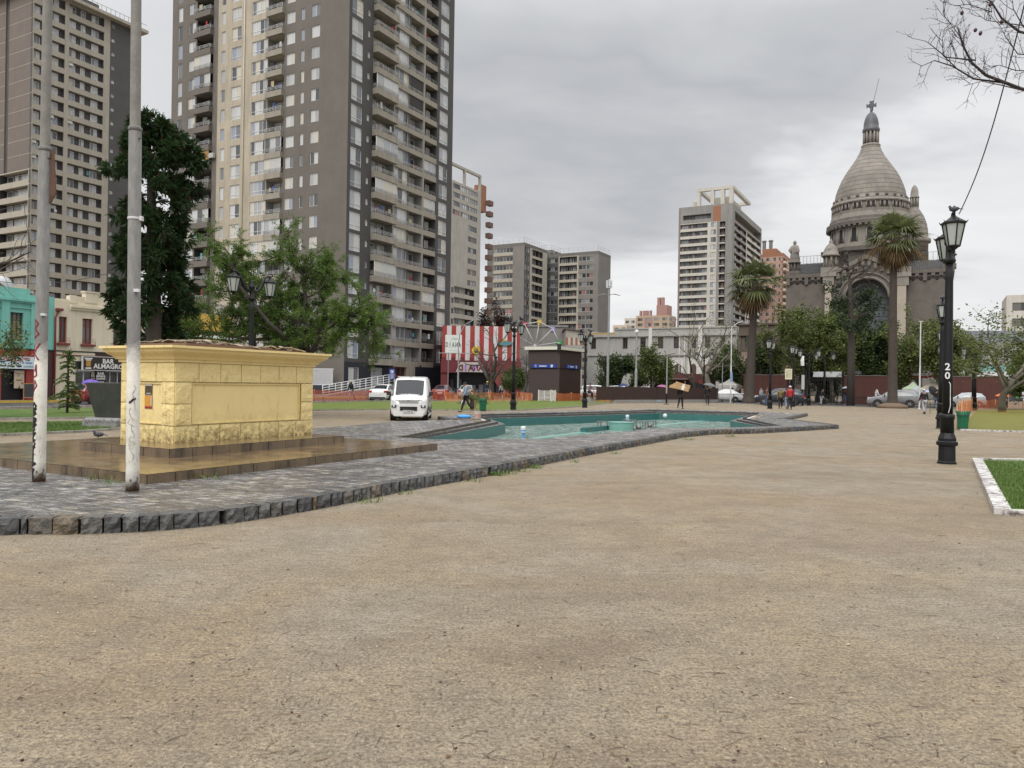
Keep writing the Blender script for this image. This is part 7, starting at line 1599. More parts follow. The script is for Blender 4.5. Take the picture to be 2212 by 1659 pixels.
lamps = [  # u, v-top, d, axis, label
 (2045, 1000, 17.4, 'A', None), (2032, 926, 33.5, 'A', 'second black lamp of the right row, close behind the nearest one'), (2030, 0, 49, 'A', 'third black lamp of the right row, mostly hidden behind the second'), (2029, 0, 66, 'A', 'last black lamp of the right row, its lantern peeping left of the second post'),
 (540, 0, 28, 'A', 'black two lantern lamp rising behind the yellow plinth'), (547, 0, 40, 'A', 'smaller black lamp directly behind the one over the yellow plinth'), (1108.5, 886, 47.2, 'A', 'black lamp on the middle lawn left of the lift house, pigeons on top'), (1263, 880, 56, 'A', 'black lamp with perched pigeons between the lift house and antenna pole'),
 (1519.7, 0, 86, 'N', 'thin distant black lamp with wide arms above the red kiosk'), (1663, 882, 61, 'A', 'black lamp right of the shorter palm, beside the olive jacket walker'), (1713, 0, 69, 'A', 'black lamp with a cream notice board, behind the red jacket walker'), (1747, 874, 75, 'N', 'wide armed black lamp next to the white camera pole'),
 (1780.7, 875, 82, 'N', 'wide armed black lamp nearest to the gaunt bare trunk'), (1654, 0, 105, 'N', 'tiny far black lamp in front of the park wall by the shorter palm'), (2105.6, 0, 66, 'N', 'black lamp on the right lawn before the concrete hall'), (2101, 0, 77, 'N', 'black lamp just behind the one on the right lawn'), (1306, 0, 97, 'N', 'small far black lamp left of the antenna pole')]
LP = []
for i, (u, v, d, axn, lb) in enumerate(lamps):
    o = proto if i == 0 else copy_tree(proto); b = at(u, 850, d)
    vb = 829.5+(u-CU)*.0157+EYE*F/d; b = gnd(u, vb); o.location = b; o.rotation_euler = (0, 0, (pi/2+GA) if axn == 'A' else GA)
    if lb: o['label'] = lb
    o['group'] = 'black lanterned lamps round the square'; LP.append(o)
LP[0].rotation_euler = (0, R(1.3), pi/2+GA+.07)
k = MB()
for i, c in enumerate('20'):
    t = text_mb(c, .16, ext=.002, bold=.004)
    for p in t.v: p.y -= .106
    k.sub(t, MX.Translation((0, 0, 2.12-i*.2)))
nb_ = k.build('painted_number', T_white, LP[0]); nb_.rotation_euler = (0, 0, -(pi/2+GA+.07)+R(-34))
k = MB(); k.tube([(.03, -.11, 1.85), (.06, -.115, 1.8), (.065, -.12, 1.3), (.03, -.125, 1.15)], .008, 4); ob = k.build('loose_cable', T_white, LP[0]); ob.rotation_euler = nb_.rotation_euler
k = MB(); top = LP[0].matrix_basis @ V((.85, 0, 5.66)); a_ = at(2072, 462, 17.2); b_ = at(2225, -40, 12.5); pts = [a_.lerp(b_, i/14)+V((0, 0, -.45*sin(pi*i/14))) for i in range(15)]; k.tube(pts, .011, 5); tag(k.build('overhead_cable', T_black), 'thin dark cable rising from the nearest lamp to the top right corner', 'cable')
k = MB(); pts = [at(-30, 575+30, 40).lerp(at(345, 560, 29.3), i/10)+V((0, 0, -.5*sin(pi*i/10))) for i in range(11)]; k.tube(pts, .014, 4); tag(k.build('overhead_cable', T_black), 'thin dark cable crossing the left tower behind the flag poles', 'cable')
# notice board on a lamp
bl = LP[10].location; s_ = bl.y/F; o = thing('notice_board', 'cream notice board with a column of dark letters hung on a lamp', 'sign', (at(1702, 808, bl.y).x, bl.y-.15, zat(1702, 808, bl.y)), 0)
k = MB(); k.box(-.31, .31, -.03, .0, -.48, .48, 0); k.box(-.34, .34, -.04, .02, .48, .52, 1); k.box(.31, .5, -.01, .02, .40, .44, 1); k.box(.31, .5, -.01, .02, -.44, -.40, 1); k.build('board', [mat('cream_board', (.62, .60, .42), .5), T_black], o)
k = MB(); k.sub(text_mb('ALMAGRO', .10, ext=.002), MX.Translation((-.2, -.034, 0)) @ MX.Rotation(pi/2, 4, 'Y'))
for i in range(6): k.box(-.08, .24, -.034, -.031, .3-i*.12, .32-i*.12)
k.build('lettering', T_black, o)
# ================================================================ other poles
M_galv = mat('galvanised_steel', (.30, .31, .31), .45, col2=(.23, .235, .24), ns=2, streak=.2); M_whp = mat('white_pole_paint', (.58, .60, .62), .45)
def mast(name, label, cat, u, vb, vt, r0, r1, m_=M_galv, d=None):
    b = gnd(u[0], vb) if d is None else at(u[0], 850, d); b.z = 0; H = zat(u[1], vt, b.y); o = thing(name, label, cat, b); k = MB(); k.lathe([(r0*1.6, -.02), (r0*1.6, .05), (r0, .08), (r0, H*.45), (r1, H*.5), (r1, H)], 10); k.build('post', m_, o); return o, H
o, H = mast('antenna_mast', 'tall grey mast with cell antennas and two lamp heads by the steel fence', 'mast', (1312, 1317.5), 864.5, 628, .14, .10)
k = MB()
for x in (-.24, .24): k.box(x-.09, x+.09, -.1, .1, H+.35, H+1.15)
k.box(-.1, .1, -.35, -.15, H+.45, H+1.25); k.box(-.25, .25, -.3, .1, H+.28, H+.35); k.tube([(0, 0, H-.1), (0, 0, H+.3)], .08, 8); k.build('antenna', M_whp, o)
for s in (-1, 1): k = MB(); k.tube([(0, 0, H-.45), (s*.5, 0, H-.38), (s*.9, 0, H-.45)], .04, 5); k.loft([[(s*.55, -.12, H-.4), (s*.55, .12, H-.4), (s*.55, .12, H-.32), (s*.55, -.12, H-.32)], [(s*1.25, -.1, H-.55), (s*1.25, .1, H-.55), (s*1.25, .1, H-.5), (s*1.25, -.1, H-.5)]]); k.build('lamp_head', M_galv, o)
o, H = mast('camera_mast', 'grey mast with white ball camera in front of the long grey building', 'mast', (1373, 1374.5), 869, 722, .14, .08)
k = MB(); k.ball((0, 0, H+.25), .22, 10, 7); k.tube([(0, 0, H), (0, 0, H+.1)], .1, 8); k.build('ball_camera', M_whp, o); k = MB(); k.box(-.3, -.1, -.1, .1, H-2.1, H-1.5); k.build('control_box', M_galv, o)
o, H = mast('park_light', 'thin grey pole with flat dark lamp head in front of the steel fence', 'street lamp', (1439.6, 1441), 873.5, 768, .07, .055); k = MB(); k.loft([[(-.05, -.06, H), (-.05, .06, H), (-.05, .06, H+.06), (-.05, -.06, H+.06)], [(.75, -.13, H+.18), (.75, .13, H+.18), (.75, .13, H+.24), (.75, -.13, H+.24)]]); k.build('lamp_head', M_iron, o); k = MB(); k.box(-.22, .22, -.22, .22, 0, .05); k.lathe([(.09, .05), (.085, 1.0)], 8); k.build('foot', M_iron, o)
o, H = mast('park_light', 'thin grey pole with small top lamp left of the shorter palm', 'street lamp', (1559.7, 1561), 868, 783, .07, .055); k = MB(); k.box(-.3, .25, -.1, .1, H, H+.09); k.build('lamp_head', M_iron, o)
o, H = mast('white_mast', 'thin tall white mast with a blue sticker left of the shorter palm', 'mast', (1578, 1578), 870, 708, .085, .06, M_whp); k = MB(); k.box(-.1, .14, -.13, -.1, 2.3, 3.3); k.build('sticker', mat('pale_blue_sticker', (.2, .32, .5), .5), o); k = MB(); k.tube([(0, 0, H), (.6, 0, H+.5), (1.2, 0, H+.75)], .05, 5); k.build('bracket', M_whp, o)
o, H = mast('white_mast', 'thin white mast rising in front of the church wall right of the tall palm', 'mast', (1986, 1991), 884, 695, .07, .05, M_whp); k = MB(); k.box(-.16, .2, -.05, .05, H, H+.06); k.build('crossbar', M_whp, o)
o, H = mast('street_light', 'grey curved arm street light in front of the billboard', 'street lamp', (989, 990), 0, 740, .09, .06, d=84); k = MB(); k.tube([(0, 0, H-.2), (.1, 0, H+.9), (.7, 0, H+2.0), (1.6, 0, H+2.5), (2.1, 0, H+2.55)], [.06, .055, .05, .045, .06], 6); k.box(1.6, 2.3, -.1, .1, H+2.48, H+2.58); k.build('arm', M_galv, o); k = MB(); k.box(-2.2, 1.6, -.05, .05, H-1.2, H-1.12); k.build('crossbar', M_galv, o)
o, H = mast('park_light', 'short black post lamp beside the antenna mast', 'street lamp', (1361-55, 1306.5), 0, 773, .07, .055, M_iron, 90); k = MB(); k.box(-.4, .3, -.1, .1, H, H+.09); k.build('lamp_head', M_iron, o)
o, H = mast('camera_mast', 'pole with white camera housing and white strip sign between two wide lamps', 'mast', (1733, 1734.6), 876, 790, .07, .06, M_iron); k = MB(); k.loft([[(-.16, -.12, H), (.1, -.12, H), (.1, .12, H), (-.16, .12, H)], [(-.2, -.14, H+.5), (.05, -.14, H+.55), (.05, .14, H+.55), (-.2, .14, H+.5)], [(-.05, -.1, H+.95), (.08, -.1, H+.95), (.08, .1, H+.95), (-.05, .1, H+.95)]]); k.build('camera_housing', P_wht, o); k = MB(); k.box(-.14, .14, -.1, -.07, H-2.3, H-.9); k.build('strip_sign', mat('grey_white_sign', (.45, .46, .45), .5), o)
o, H = mast('parking_sign', 'blue parking sign on a post in front of the tower entrance', 'sign', (846.5, 847), 0, 797, .05, .05, M_iron, 76); k = MB(); k.box(-.28, .28, -.09, -.05, H-1.0, H, 0); k.build('panel', mat('parking_blue', (.03, .07, .30), .4), o); k = MB(); k.M = MX.Translation((0, -.09, H-.25)) @ MX.Rotation(pi/2, 4, 'X'); k.lathe([(.15, 0), (.15, .005)], 16); k.M = None
for i, w_ in enumerate((.2, .2, .14, .2, .17)): k.box(-w_, w_, -.094, -.09, H-.52-i*.1, H-.49-i*.1)
k.build('symbol', T_white, o); k = MB(); k.sub(text_mb('P', .2, bold=.006), MX.Translation((0, -.1, H-.35))); k.build('lettering', mat('parking_blue', (0, 0, 0)), o)
# ================================================================ fences, barriers, nets
M_fence = mat('rusty_slat_steel', (.05, .026, .020), .55, col2=(.034, .018, .014), ns=1.5, streak=.3); M_cbase = mat('concrete_base', (.30, .29, .27), .7, col2=(.23, .22, .20), ns=1, streak=.3)
fa, fb = at(1288, 850, 70), at(1552, 850, 84); fa.z = fb.z = 0; L = (fb-fa).length; an = atan2(fb.y-fa.y, fb.x-fa.x); o = thing('slat_fence', 'long dark rusty steel slat fence on a concrete base round the stair pit', 'fence', fa, an)
k = MB(); x = 0; rg = random.Random(4)
while x < L: k.box(x, x+.10, -.02, .02, .34, 1.52) if rg.random() > .03 else None; x += .115
for z in (.36, .9, 1.50): k.box(0, L, .021, .06, z-.04, z+.04)
k.build('slats', M_fence, o); k = MB(); k.box(2.6, L, -.14, .14, -.05, .32); k.build('base', M_cbase, o)
k = MB(); [k.tube([(9+i*.12+12.6*0, -.145, .05), (9+i*.12+.05, -.145, .27)], .03, 4) for i in range(7)]; k.build('blue_scribble', mat('pale_blue_spray', (.22, .32, .42), .6), o)
def railing(label, pa, pb, h, m_, name='railing', rails=(1.0,), step_=.13, post=1.6, r=.012, posts=True):
    L = (pb-pa).length; an = atan2(pb.y-pa.y, pb.x-pa.x); o = thing(name, label, 'railing', pa, an); k = MB(); x = 0
    if step_:
        while x < L: k.box(x, x+2*r, -r, r, .1, h*.97); x += step_
    for q in rails: k.box(0, L, -.02, .02, h*q-.025, h*q+.025)
    k.box(0, L, -.018, .018, .08, .12); k.build('bars', m_, o)
    for i in range(int(L/post)+1): k2 = MB(); k2.box(-.03, .03, -.03, .03, -.05, h*1.03); ob = k2.build('post', m_, o); ob.location = (i*post, 0, 0)
    return o
q0, q1 = at(1553, 850, 82), at(1606, 850, 80.5); q0.z = q1.z = 0; railing('low black street railing left of the shorter palm', q0, q1, .95, M_iron)
q0, q1 = at(1735, 850, 79), at(1822, 850, 77.5); q0.z = q1.z = 0; railing('low black street railing before the park gate', q0, q1, .95, M_iron)
q0, q1 = at(1845, 850, 77), at(2022, 850, 71); q0.z = q1.z = 0; railing('low black street railing before the silver off-roader', q0, q1, .85, M_iron)
b0, b1 = at_a(1703, 840, 92.8), at_a(1820, 840, 92.8); g = thing('park_gate', 'black bar gate with white beam between two park wall segments', 'gate', ab(92.8, b0), GA); W = b1-b0; k = MB(); x = 0
while x < W: k.box(x, x+.04, -.02, .02, 0, 2.9); x += .22
for z in (.1, 1.4, 2.6, 2.9): k.box(0, W, -.025, .025, z, z+.07)
for i in range(10): k.tube([(W*i/10, 0, 2.66), (W*(i+.5)/10, 0, 2.9), (W*(i+1)/10, 0, 2.66)], .02, 4)
k.build('bars', M_iron, g); k = MB(); k.box(W*.45, W, .4, .9, 3.0, 3.6); k.build('beam', P_alu, g)
for i in range(4): k = MB(); k.box(-.09, .09, -.09, .09, 0, 3.6); ob = k.build('post', M_iron, g); ob.location = (W*i/3, 0, 0)
# white barrier, bar fence and ramp rail by the tower
b = gnd(1162, 867); o = thing('plastic_barrier', 'white slatted plastic barrier on the lawn before the lift house', 'barrier', b, R(-2)); M_pb = mat('white_plastic', (.60, .58, .55), .5, dirt=(.35, .30, .25), dlo=.5, dhi=.7, ds=3); s_ = b.y/F
def slat_panel(x0, x1):
    k = MB(); k.box(x0, x0+.12, -.06, .06, 0, 1.08); k.box(x1-.12, x1, -.06, .06, 0, 1.08); k.box((x0+x1)/2-.05, (x0+x1)/2+.05, -.05, .05, .1, 1.0)
    for i in range(8): k.box(x0+.12, x1-.12, -.03, .03, .1+i*.125, .1+i*.125+.075)
    for q in (x0+.06, x1-.06): k.lathe([(.06, 1.08), (.05, 1.12), (.015, 1.14)], 8, (q, 0, 0))
    return k
slat_panel(0, 1.28).build('panel', M_pb, o); slat_panel(1.3, 1.72).build('panel', M_pb, o)
pa = MAIN.TW @ V((MAIN.tl(672, 815), -1.0, 0)); pb = MAIN.TW @ V((MAIN.tl(733, 815), -1.0, 0)); L = (pb-pa).length; o = thing('bar_fence', 'white vertical bar fence on a dark plinth beside the tower corner', 'fence', pa, GA); k = MB(); zb_ = zat(705, 832, 88); zt_ = zat(705, 796, 88)
for i in range(int(L/.15)): k.box(i*.15, i*.15+.07, -.03, .03, zb_, zt_)
k.box(0, L, -.035, .035, zb_, zb_+.08); k.box(0, L, -.035, .035, zt_-.08, zt_); k.build('bars', P_alu, o); k = MB(); k.box(-4, L+.2, -.15, .15, -.05, zb_-.003); k.build('plinth', W_navy, o)
pa, pb = at(697, 840, 78), at(852, 840, 84); pa.z = pb.z = 0; L = (pb-pa).length; o = thing('ramp_railing', 'white stepped handrail of the ramp in front of the tower', 'railing', pa, atan2(pb.y-pa.y, pb.x-pa.x)); k = MB(); z0_, z1_ = .1, 1.45
for q in (.35, .6, .85, 1.1): k.tube([(0, 0, z0_+q), (L, 0, z1_+q)], .04, 6)
for i in range(13): x = L*i/12; k.tube([(x, 0, -.05), (x, 0, z0_+(z1_-z0_)*i/12+1.1)], .04, 6)
k.build('rails', P_alu, o); k = MB(); k.loft([[(0, .1, 0), (0, 1.4, 0), (0, 1.4, z0_), (0, .1, z0_)], [(L, .1, 0), (L, 1.4, 0), (L, 1.4, z1_), (L, .1, z1_)]]); k.build('ramp', M_cbase, o)
def m_net(name, col, dens):
    m, t, p = nt(name); n = NT(t); p.inputs['Base Color'].default_value = (*col, 1); p.inputs['Roughness'].default_value = .6
    tr = n.n('BsdfTransparent'); mx = n.n('MixShader'); f = n.ramp(n.noise(n.coord((3, 3, 12)), 3, 6, .8), [(.30, dens*.55), (.65, min(dens*1.5, 1))]); n.l(f, mx.inputs[0]); n.l(tr.outputs[0], mx.inputs[1]); n.l(p.outputs[0], mx.inputs[2])
    n.l(mx.outputs[0], [x for x in t.nodes if x.type == 'OUTPUT_MATERIAL'][0].inputs[0]); return m
N_d = m_net('orange_safety_mesh', (.62, .17, .055), .40); N_t = m_net('thin_orange_mesh', (.66, .28, .10), .13); N_r = m_net('red_orange_mesh', (.45, .075, .03), .50); M_stake = mat('pale_stake_wood', (0, 0, 0))
def net(label, pts, m_, h=1.0, h2=None, post=2.2, seed=1, sag=.1):
    rg = random.Random(seed); o = thing('safety_net', label, 'net'); k = MB(); P = [V((p.x, p.y, 0)) for p in pts]; top = []; bot = []
    for a, b in zip(P, P[1:]):
        L = (b-a).length; n_ = max(4, int(L/.35)); e = (b-a).normalized(); q = V((-e.y, e.x, 0))
        for i in range(n_+(b == P[-1])):
            c = a.lerp(b, i/n_)+q*rg.uniform(-.07, .07); ph = (i/n_*L/post) % 1; hh = h-sag*4*ph*(1-ph)-rg.uniform(0, .04); top.append(c+V((0, 0, hh))); bot.append(c+V((0, 0, rg.uniform(.0, .04))))
    rows = 4; ids = [[k.av(b.lerp(t, j/rows)+V((0, 0, 0))) for b, t in zip(bot, top)] for j in range(rows+1)]
    for j in range(rows):
        for i in range(len(top)-1): k.af([ids[j][i], ids[j][i+1], ids[j+1][i+1], ids[j+1][i]])
    k.build('mesh', m_, o)
    for a, b in zip(P, P[1:]):
        L = (b-a).length
        for i in range(int(L/post)+1):
            c = a+(b-a).normalized()*i*post; s = MB(); s.tube([(rg.uniform(-.06, .06), 0, -.05), (rg.uniform(-.1, .1), .03, h+rg.uniform(.0, .2))], .025, 5); ob = s.build('stake', M_stake, o); ob.location = c
    return o
net('red orange safety net along the left road behind the middle lawn', [gnd(560, 869), gnd(700, 867.5), gnd(835, 866), gnd(965, 865.5)], N_r, .98, seed=2, post=5)
net('orange safety net on stakes between the white van and the lift house', [gnd(960, 866), gnd(1060, 866.5), gnd(1125, 865.5), gnd(1150, 866)], N_d, .9, seed=3)
net('torn orange net on the ground edge before the small palm', [gnd(965, 871.5), gnd(1020, 872), gnd(1085, 871), gnd(1150, 868.5)], N_t, .55, seed=4)
net('orange net from the plastic barrier to the lamp right of the lift house', [gnd(1200, 867), gnd(1235, 867), gnd(1262, 866.5)], N_d, .9, seed=5)
net('bunched orange net hung in front of the steel fence', [gnd(1268, 866), gnd(1292, 868), gnd(1318, 868.5), gnd(1340, 864)], N_r, 1.15, seed=6, sag=.25)
net('thin orange net along the front edge of the right lawn', [gnd(2078, 928), gnd(2230, 932), gnd(2360, 937)], N_t, 1.0, seed=7, post=3.2)
net('orange net along the left edge of the right lawn', [gnd(2070, 927), gnd(2080, 905), gnd(2100, 886)], N_d, 1.05, seed=8, post=3)
net('orange net along the far edge of the right lawn', [gnd(2072, 884), gnd(2160, 884.5), gnd(2260, 886)], N_d, .95, seed=9)
k = MB(); b = gnd(2172, 883); k.lathe([(.16, 0), (.1, .05), (.09, 1.0), (.05, 1.05)], 10); 
for z in (.55, .8): k.lathe([(.098, z), (.096, z+.12)], 10, mi=1)
tag(k.build('traffic_post', [mat('traffic_orange', (.6, .13, .03), .5), T_white], loc=b), 'orange and white striped traffic post at the right lawn net', 'traffic post')
# ================================================================ slatted green bins
def bin_(label, u, v, full=1):
    o = thing('litter_bin', label, 'bin', gnd(u, v), group='green slatted litter bins'); M_g = mat('bottle_green_paint', (.018, .17, .085), .4, col2=(.014, .12, .06), ns=3); k = MB(); n_ = 26
    for i in range(n_):
        a = 2*pi*i/n_; c, s = cos(a), sin(a); pr = [(.185, .04), (.20, .3), (.235, .62), (.255, .72), (.30, .80)]; w_ = .016
        k.loft([[(r*c-s*w_, r*s+c*w_, z), (r*c+s*w_, r*s-c*w_, z), ((r-.012)*c+s*w_, (r-.012)*s-c*w_, z), ((r-.012)*c-s*w_, (r-.012)*s+c*w_, z)] for r, z in pr])
    k.build('slats', M_g, o); k = MB()
    for r, z in ((.19, .06), (.235, .60)): k.lathe([(r-.03, z), (r+.006, z), (r+.006, z+.045), (r-.03, z+.045)], 26)
    k.build('hoop', mat('dark_green_hoop', (.01, .06, .035), .4), o); k = MB(); k.lathe([(.16, .02), (.165, .3), (.18, .45)], 20); k.build('liner', P_blk, o)
bin_('green slatted litter bin on the middle lawn edge right of the man', 1043, 888.5); bin_('green slatted litter bin at the corner of the right lawn', 2080, 929)
# ================================================================ things on the pool edge
g_ = gnd(1002, 904, ZP); k = MB(); rg = random.Random(6); k.ball((0, 0, .07), .29, 14, 8, 0, (1.1, .55, .34), .1, rg); tag(k.build('blue_sack', mat('blue_plastic_sheet', (.03, .22, .55), .35, col2=(.05, .3, .62)), loc=g_), 'crumpled bright blue plastic sack lying on the pool edge', 'sack')
g_ = gnd(1032, 904, ZP); o = thing('bucket', 'dirty white paint bucket with pinkish band on the pool edge', 'bucket', g_); k = MB(); k.lathe([(.125, 0), (.15, .27), (.158, .27), (.158, .29), (.14, .29), (.12, .05)], 18, smooth=False); k.build('pail', mat('dirty_white_plastic', (.55, .5, .45), .5, dirt=(.4, .27, .2)), o); k = MB(); k.lathe([(.134, .08), (.146, .2)], 18, cap=False); k.build('label_band', mat('pinkish_band', (.55, .30, .24), .5), o); k = MB(); k.tube([(.155*cos(pi*i/8), -.1*sin(pi*i/8), .27-.06*sin(pi*i/8)) for i in range(9)], .005, 4); k.build('handle', M_galv, o)
k = MB(); a_, b_ = gnd(978, 906, ZP), gnd(1040, 907, ZP); k.tube([a_+V((0, 0, .03)), b_+V((0, 0, .03))], .022, 6); tag(k.build('wooden_pole', mat('brown_stick', (.17, .09, .045), .7)), 'long brown wooden pole lying beside the blue sack and bucket', 'pole')
M_bl = mat('pool_blue_plastic', (.10, .33, .66), .35); M_ww = mat('white_plastic_cap', (.62, .66, .66), .4)
for u, v, lb in ((1130, 945, 'blue and white pool light post nearest to the camera'), (1355, 913, 'blue and white pool light post beside the aqua pump island'), (1494, 906, 'blue and white pool light post near the far right pool wall')):
    b = gnd(u, v, ZW); o = thing('pool_light', lb, 'light', b, group='blue pool light posts'); k = MB(); k.lathe([(.05, -.5), (.05, .06), (.05, .16), (.085, .18), (.095, .27), (.075, .28)], 14); k.build('body', M_bl, o); k = MB(); k.lathe([(.078, .28), (.10, .30), (.10, .40), (.07, .43), (.02, .44)], 14); k.lathe([(.088, .19), (.097, .2), (.097, .22), (.088, .23)], 14); k.build('cap', M_ww, o)
for u, v in ((1436.6, 898), (1559, 899)):
    b = at(u, v, gnd(u, 909, ZW).y-.3); k = MB(); k.ball((0, 0, 0), .13, 12, 8); tag(k.build('wall_light', M_ww, loc=b), 'round white light on the far teal pool wall, ' + ('left of the blue post' if u < 1500 else 'right of the blue post'), 'light')
b = gnd(1341, 929, ZW); o = thing('pump_island', 'round pale aqua tiled pump island standing in the pool', 'fountain part', b); k = MB(); k.lathe([(.58, -.5), (.58, .34), (.60, .35), (.60, .38), (.0, .38)], 28, smooth=False); k.build('drum', G_aqua, o)
def cage(u, v, w_, h_, label):
    b = gnd(u, v, ZW); o = thing('pump_cage', label, 'fountain part', b, GA); k = MB(); t = .02
    for x in (-w_/2, w_/2):
        for y in (-.2, .2): k.box(x-t, x+t, y-t, y+t, -.5, h_)
    for y in (-.2, .2): k.box(-w_/2, w_/2, y-t*.9, y+t*.9, h_-t, h_+t); k.box(-w_/2, w_/2, y-t*.9, y+t*.9, .03, .06)
    for x in (-w_/2, w_/2): k.box(x-t*.9, x+t*.9, -.2, .2, h_-t*.9, h_+t*1.1)
    k.build('frame', mat('steel_cage', (.16, .18, .17), .4), o); k = MB(); k.ball((-.02, -.02, .12), .11, 12, 8); k.tube([(-.02, .1, .12), (-.02, .24, .12)], .05, 8); k.build('pump', mat('dull_steel_pump', (.22, .20, .18), .3, metal=.6), o)
cage(1304, 927, .5, .36, 'steel pump cage left of the aqua pump island'); cage(1381, 929, .46, .38, 'steel pump cage touching the right of the aqua pump island'); cage(1405, 925, .42, .34, 'steel pump cage farthest right of the aqua pump island'); cage(1360, 915, .6, .2, 'low steel cage behind the aqua pump island')
k = MB(); a_, b_ = gnd(1259, 934, ZW), gnd(1348, 924, ZW); e = (b_-a_).normalized(); q = V((-e.y, e.x, 0))*.12; k.prism([a_-q, b_-q, b_+q, a_+q], -1.0, ZW+.2); struct(k, 'pool_channel', G_teal); k = MB(); a_, b_ = gnd(1150, 948, ZW), gnd(1262, 934, ZW); q = V((-e.y, e.x, 0))*.2; k.prism([a_-q, b_-q, b_+q, a_+q], -1.0, ZW+.015); k2_ = gnd(1400, 921, ZW); k3_ = gnd(1520, 909, ZW); k.prism([k2_-q, k3_-q, k3_+q, k2_+q], -1.0, ZW+.012); struct(k, 'pool_ledge', G_aqua)
# stalls and bunting beyond the right wall
def tent(u, d, w_, v_e, v_t, m_, label):
    b = at(u, 850, d); b.z = 0; o = thing('market_tent', label, 'tent', b, GA); ze, zt = zat(u, v_e, d), zat(u, v_t, d); h = w_/2; k = MB()
    R0 = [(-h, -h, ze), (h, -h, ze), (h, h, ze), (-h, h, ze)]; k.loft([[(p[0], p[1], p[2]-.3) for p in R0], R0, [(p[0]*.35, p[1]*.35, ze+(zt-ze)*.55) for p in R0], [(p[0]*.03, p[1]*.03, zt) for p in R0]]); k.build('canopy', m_, o); k = MB()
    for x, y in ((-h, -h), (h, -h), (h, h), (-h, h)): kk_ = MB(); kk_.box(-.04, .04, -.04, .04, 0, ze); ob = kk_.build('leg', M_galv, o); ob.location = (x*.97, y*.97, 0)
tent(1576, 97, 2.4, 832, 818, mat('off_white_canvas', (.52, .51, .47), .7), 'off white market tent left of the shorter palm'); tent(1972, 88, 2.2, 840, 825, mat('pale_green_canvas', (.45, .55, .40), .7), 'pale green and white market tent right of the tall palm'); tent(2013, 88, 2.4, 839, 823, mat('beige_canvas', (.48, .42, .35), .7), 'beige market tent behind the right row of lamps')
o = thing('bunting', 'string of small white and red flags over the market tents', 'bunting', at(1965, 812, 90)); e_ = at(2052, 812, 90)-o.location; k = MB(); k.tube([(0, 0, 0), e_*.5-V((0, 0, .1)), e_], .015, 4); k.build('string', T_black, o); rg = random.Random(3)
for i in range(9): k = MB(); k.poly([(0, 0, .35), (.55, 0, .30), (.55, .02, .05), (0, .02, .08)], 0); k.poly([(0, .02, .08), (.55, .02, .05), (.5, .04, -.18), (.05, .04, -.2)], 1); k.ball((.1, -.01, .27), .06, 6, 4, 2); ob = k.build('flag', [T_white, mat('flag_red', (.5, .03, .03), .6), T_blue], o); ob.location = e_*(i+.3)/9.5; ob.rotation_euler = (rg.uniform(-.2, .2), rg.uniform(-.3, .3), rg.uniform(-.5, .5))
o = thing('mural_panel', 'grey panel with a pale green painted figure at the far right wall', 'panel', at(2193, 851, 76), GA); k = MB(); k.box(-.55, .55, -.05, 0, -.75, .75, 0); k.build('panel', mat('panel_violet_grey', (.10, .10, .13), .5), o); k = MB(); k.ball((.15, -.05, -.3), .35, 8, 5, 0, (1, .1, .6)); k.ball((.25, -.06, .1), .14, 8, 5, 0, (1, .2, 1.6)); k.box(-.5, .5, -.06, -.051, .4, .7, 1); k.build('painted_figure', [mat('pale_green_print', (.25, .45, .28), .5), P_alu], o)
# pigeons
def pigeon(label, loc, rz, s=1):
    o = thing('pigeon', label, 'bird', loc, rz, 'pigeons about the square', s); k = MB(); k.smooth = True; k.ball((0, 0, .11), .075, 10, 7, sc=(1.7, .85, .9)); k.ball((.11, 0, .19), .035, 8, 6); k.tube([(.08, 0, .13), (.11, 0, .19)], [.05, .03], 7); k.tube([(.14, 0, .19), (.165, 0, .185)], [.01, .003], 4); k.loft([[(-.1, -.03, .1), (-.1, .03, .1), (-.1, .03, .13), (-.1, -.03, .13)], [(-.22, -.035, .07), (-.22, .035, .07), (-.22, .035, .08), (-.22, -.035, .08)]])
    for y in (-.03, .03): k.tube([(.01, y, .06), (.01, y, 0)], .007, 4)
    k.build('body', mat('slate_feathers', (.03, .032, .04), .6, col2=(.06, .062, .075), ns=12), o)
pigeon('grey pigeon standing on the paving left of the yellow plinth', gnd(213, 947, 0), R(200))
for L_, px, lb, s in ((6, (-.85, 5.5), 'pigeon on the left lantern of the lamp left of the lift house', 1.5), (6, (0, 5.28), 'pigeon on the post of the lamp left of the lift house', 1.5), (6, (.9, 5.56), 'pigeon on the right lantern of the lamp left of the lift house', 1.5), (7, (-.8, 5.5), 'pigeon on the left lantern of the lamp right of the lift house', 1.2), (7, (.85, 5.52), 'pigeon on the right lantern of the lamp right of the lift house', 1.4), (0, (-.85, 5.5), 'pigeon perched on top of the nearest lamp', .8), (1, (-.85, 5.5), 'pigeon on the second lamp of the right row', 1.2)):
    o = LP[L_]; pigeon(lb, o.location+MX.Rotation(o.rotation_euler.z, 3, 'Z') @ V((px[0], 0, px[1])), R(rnd.uniform(0, 360)), s)
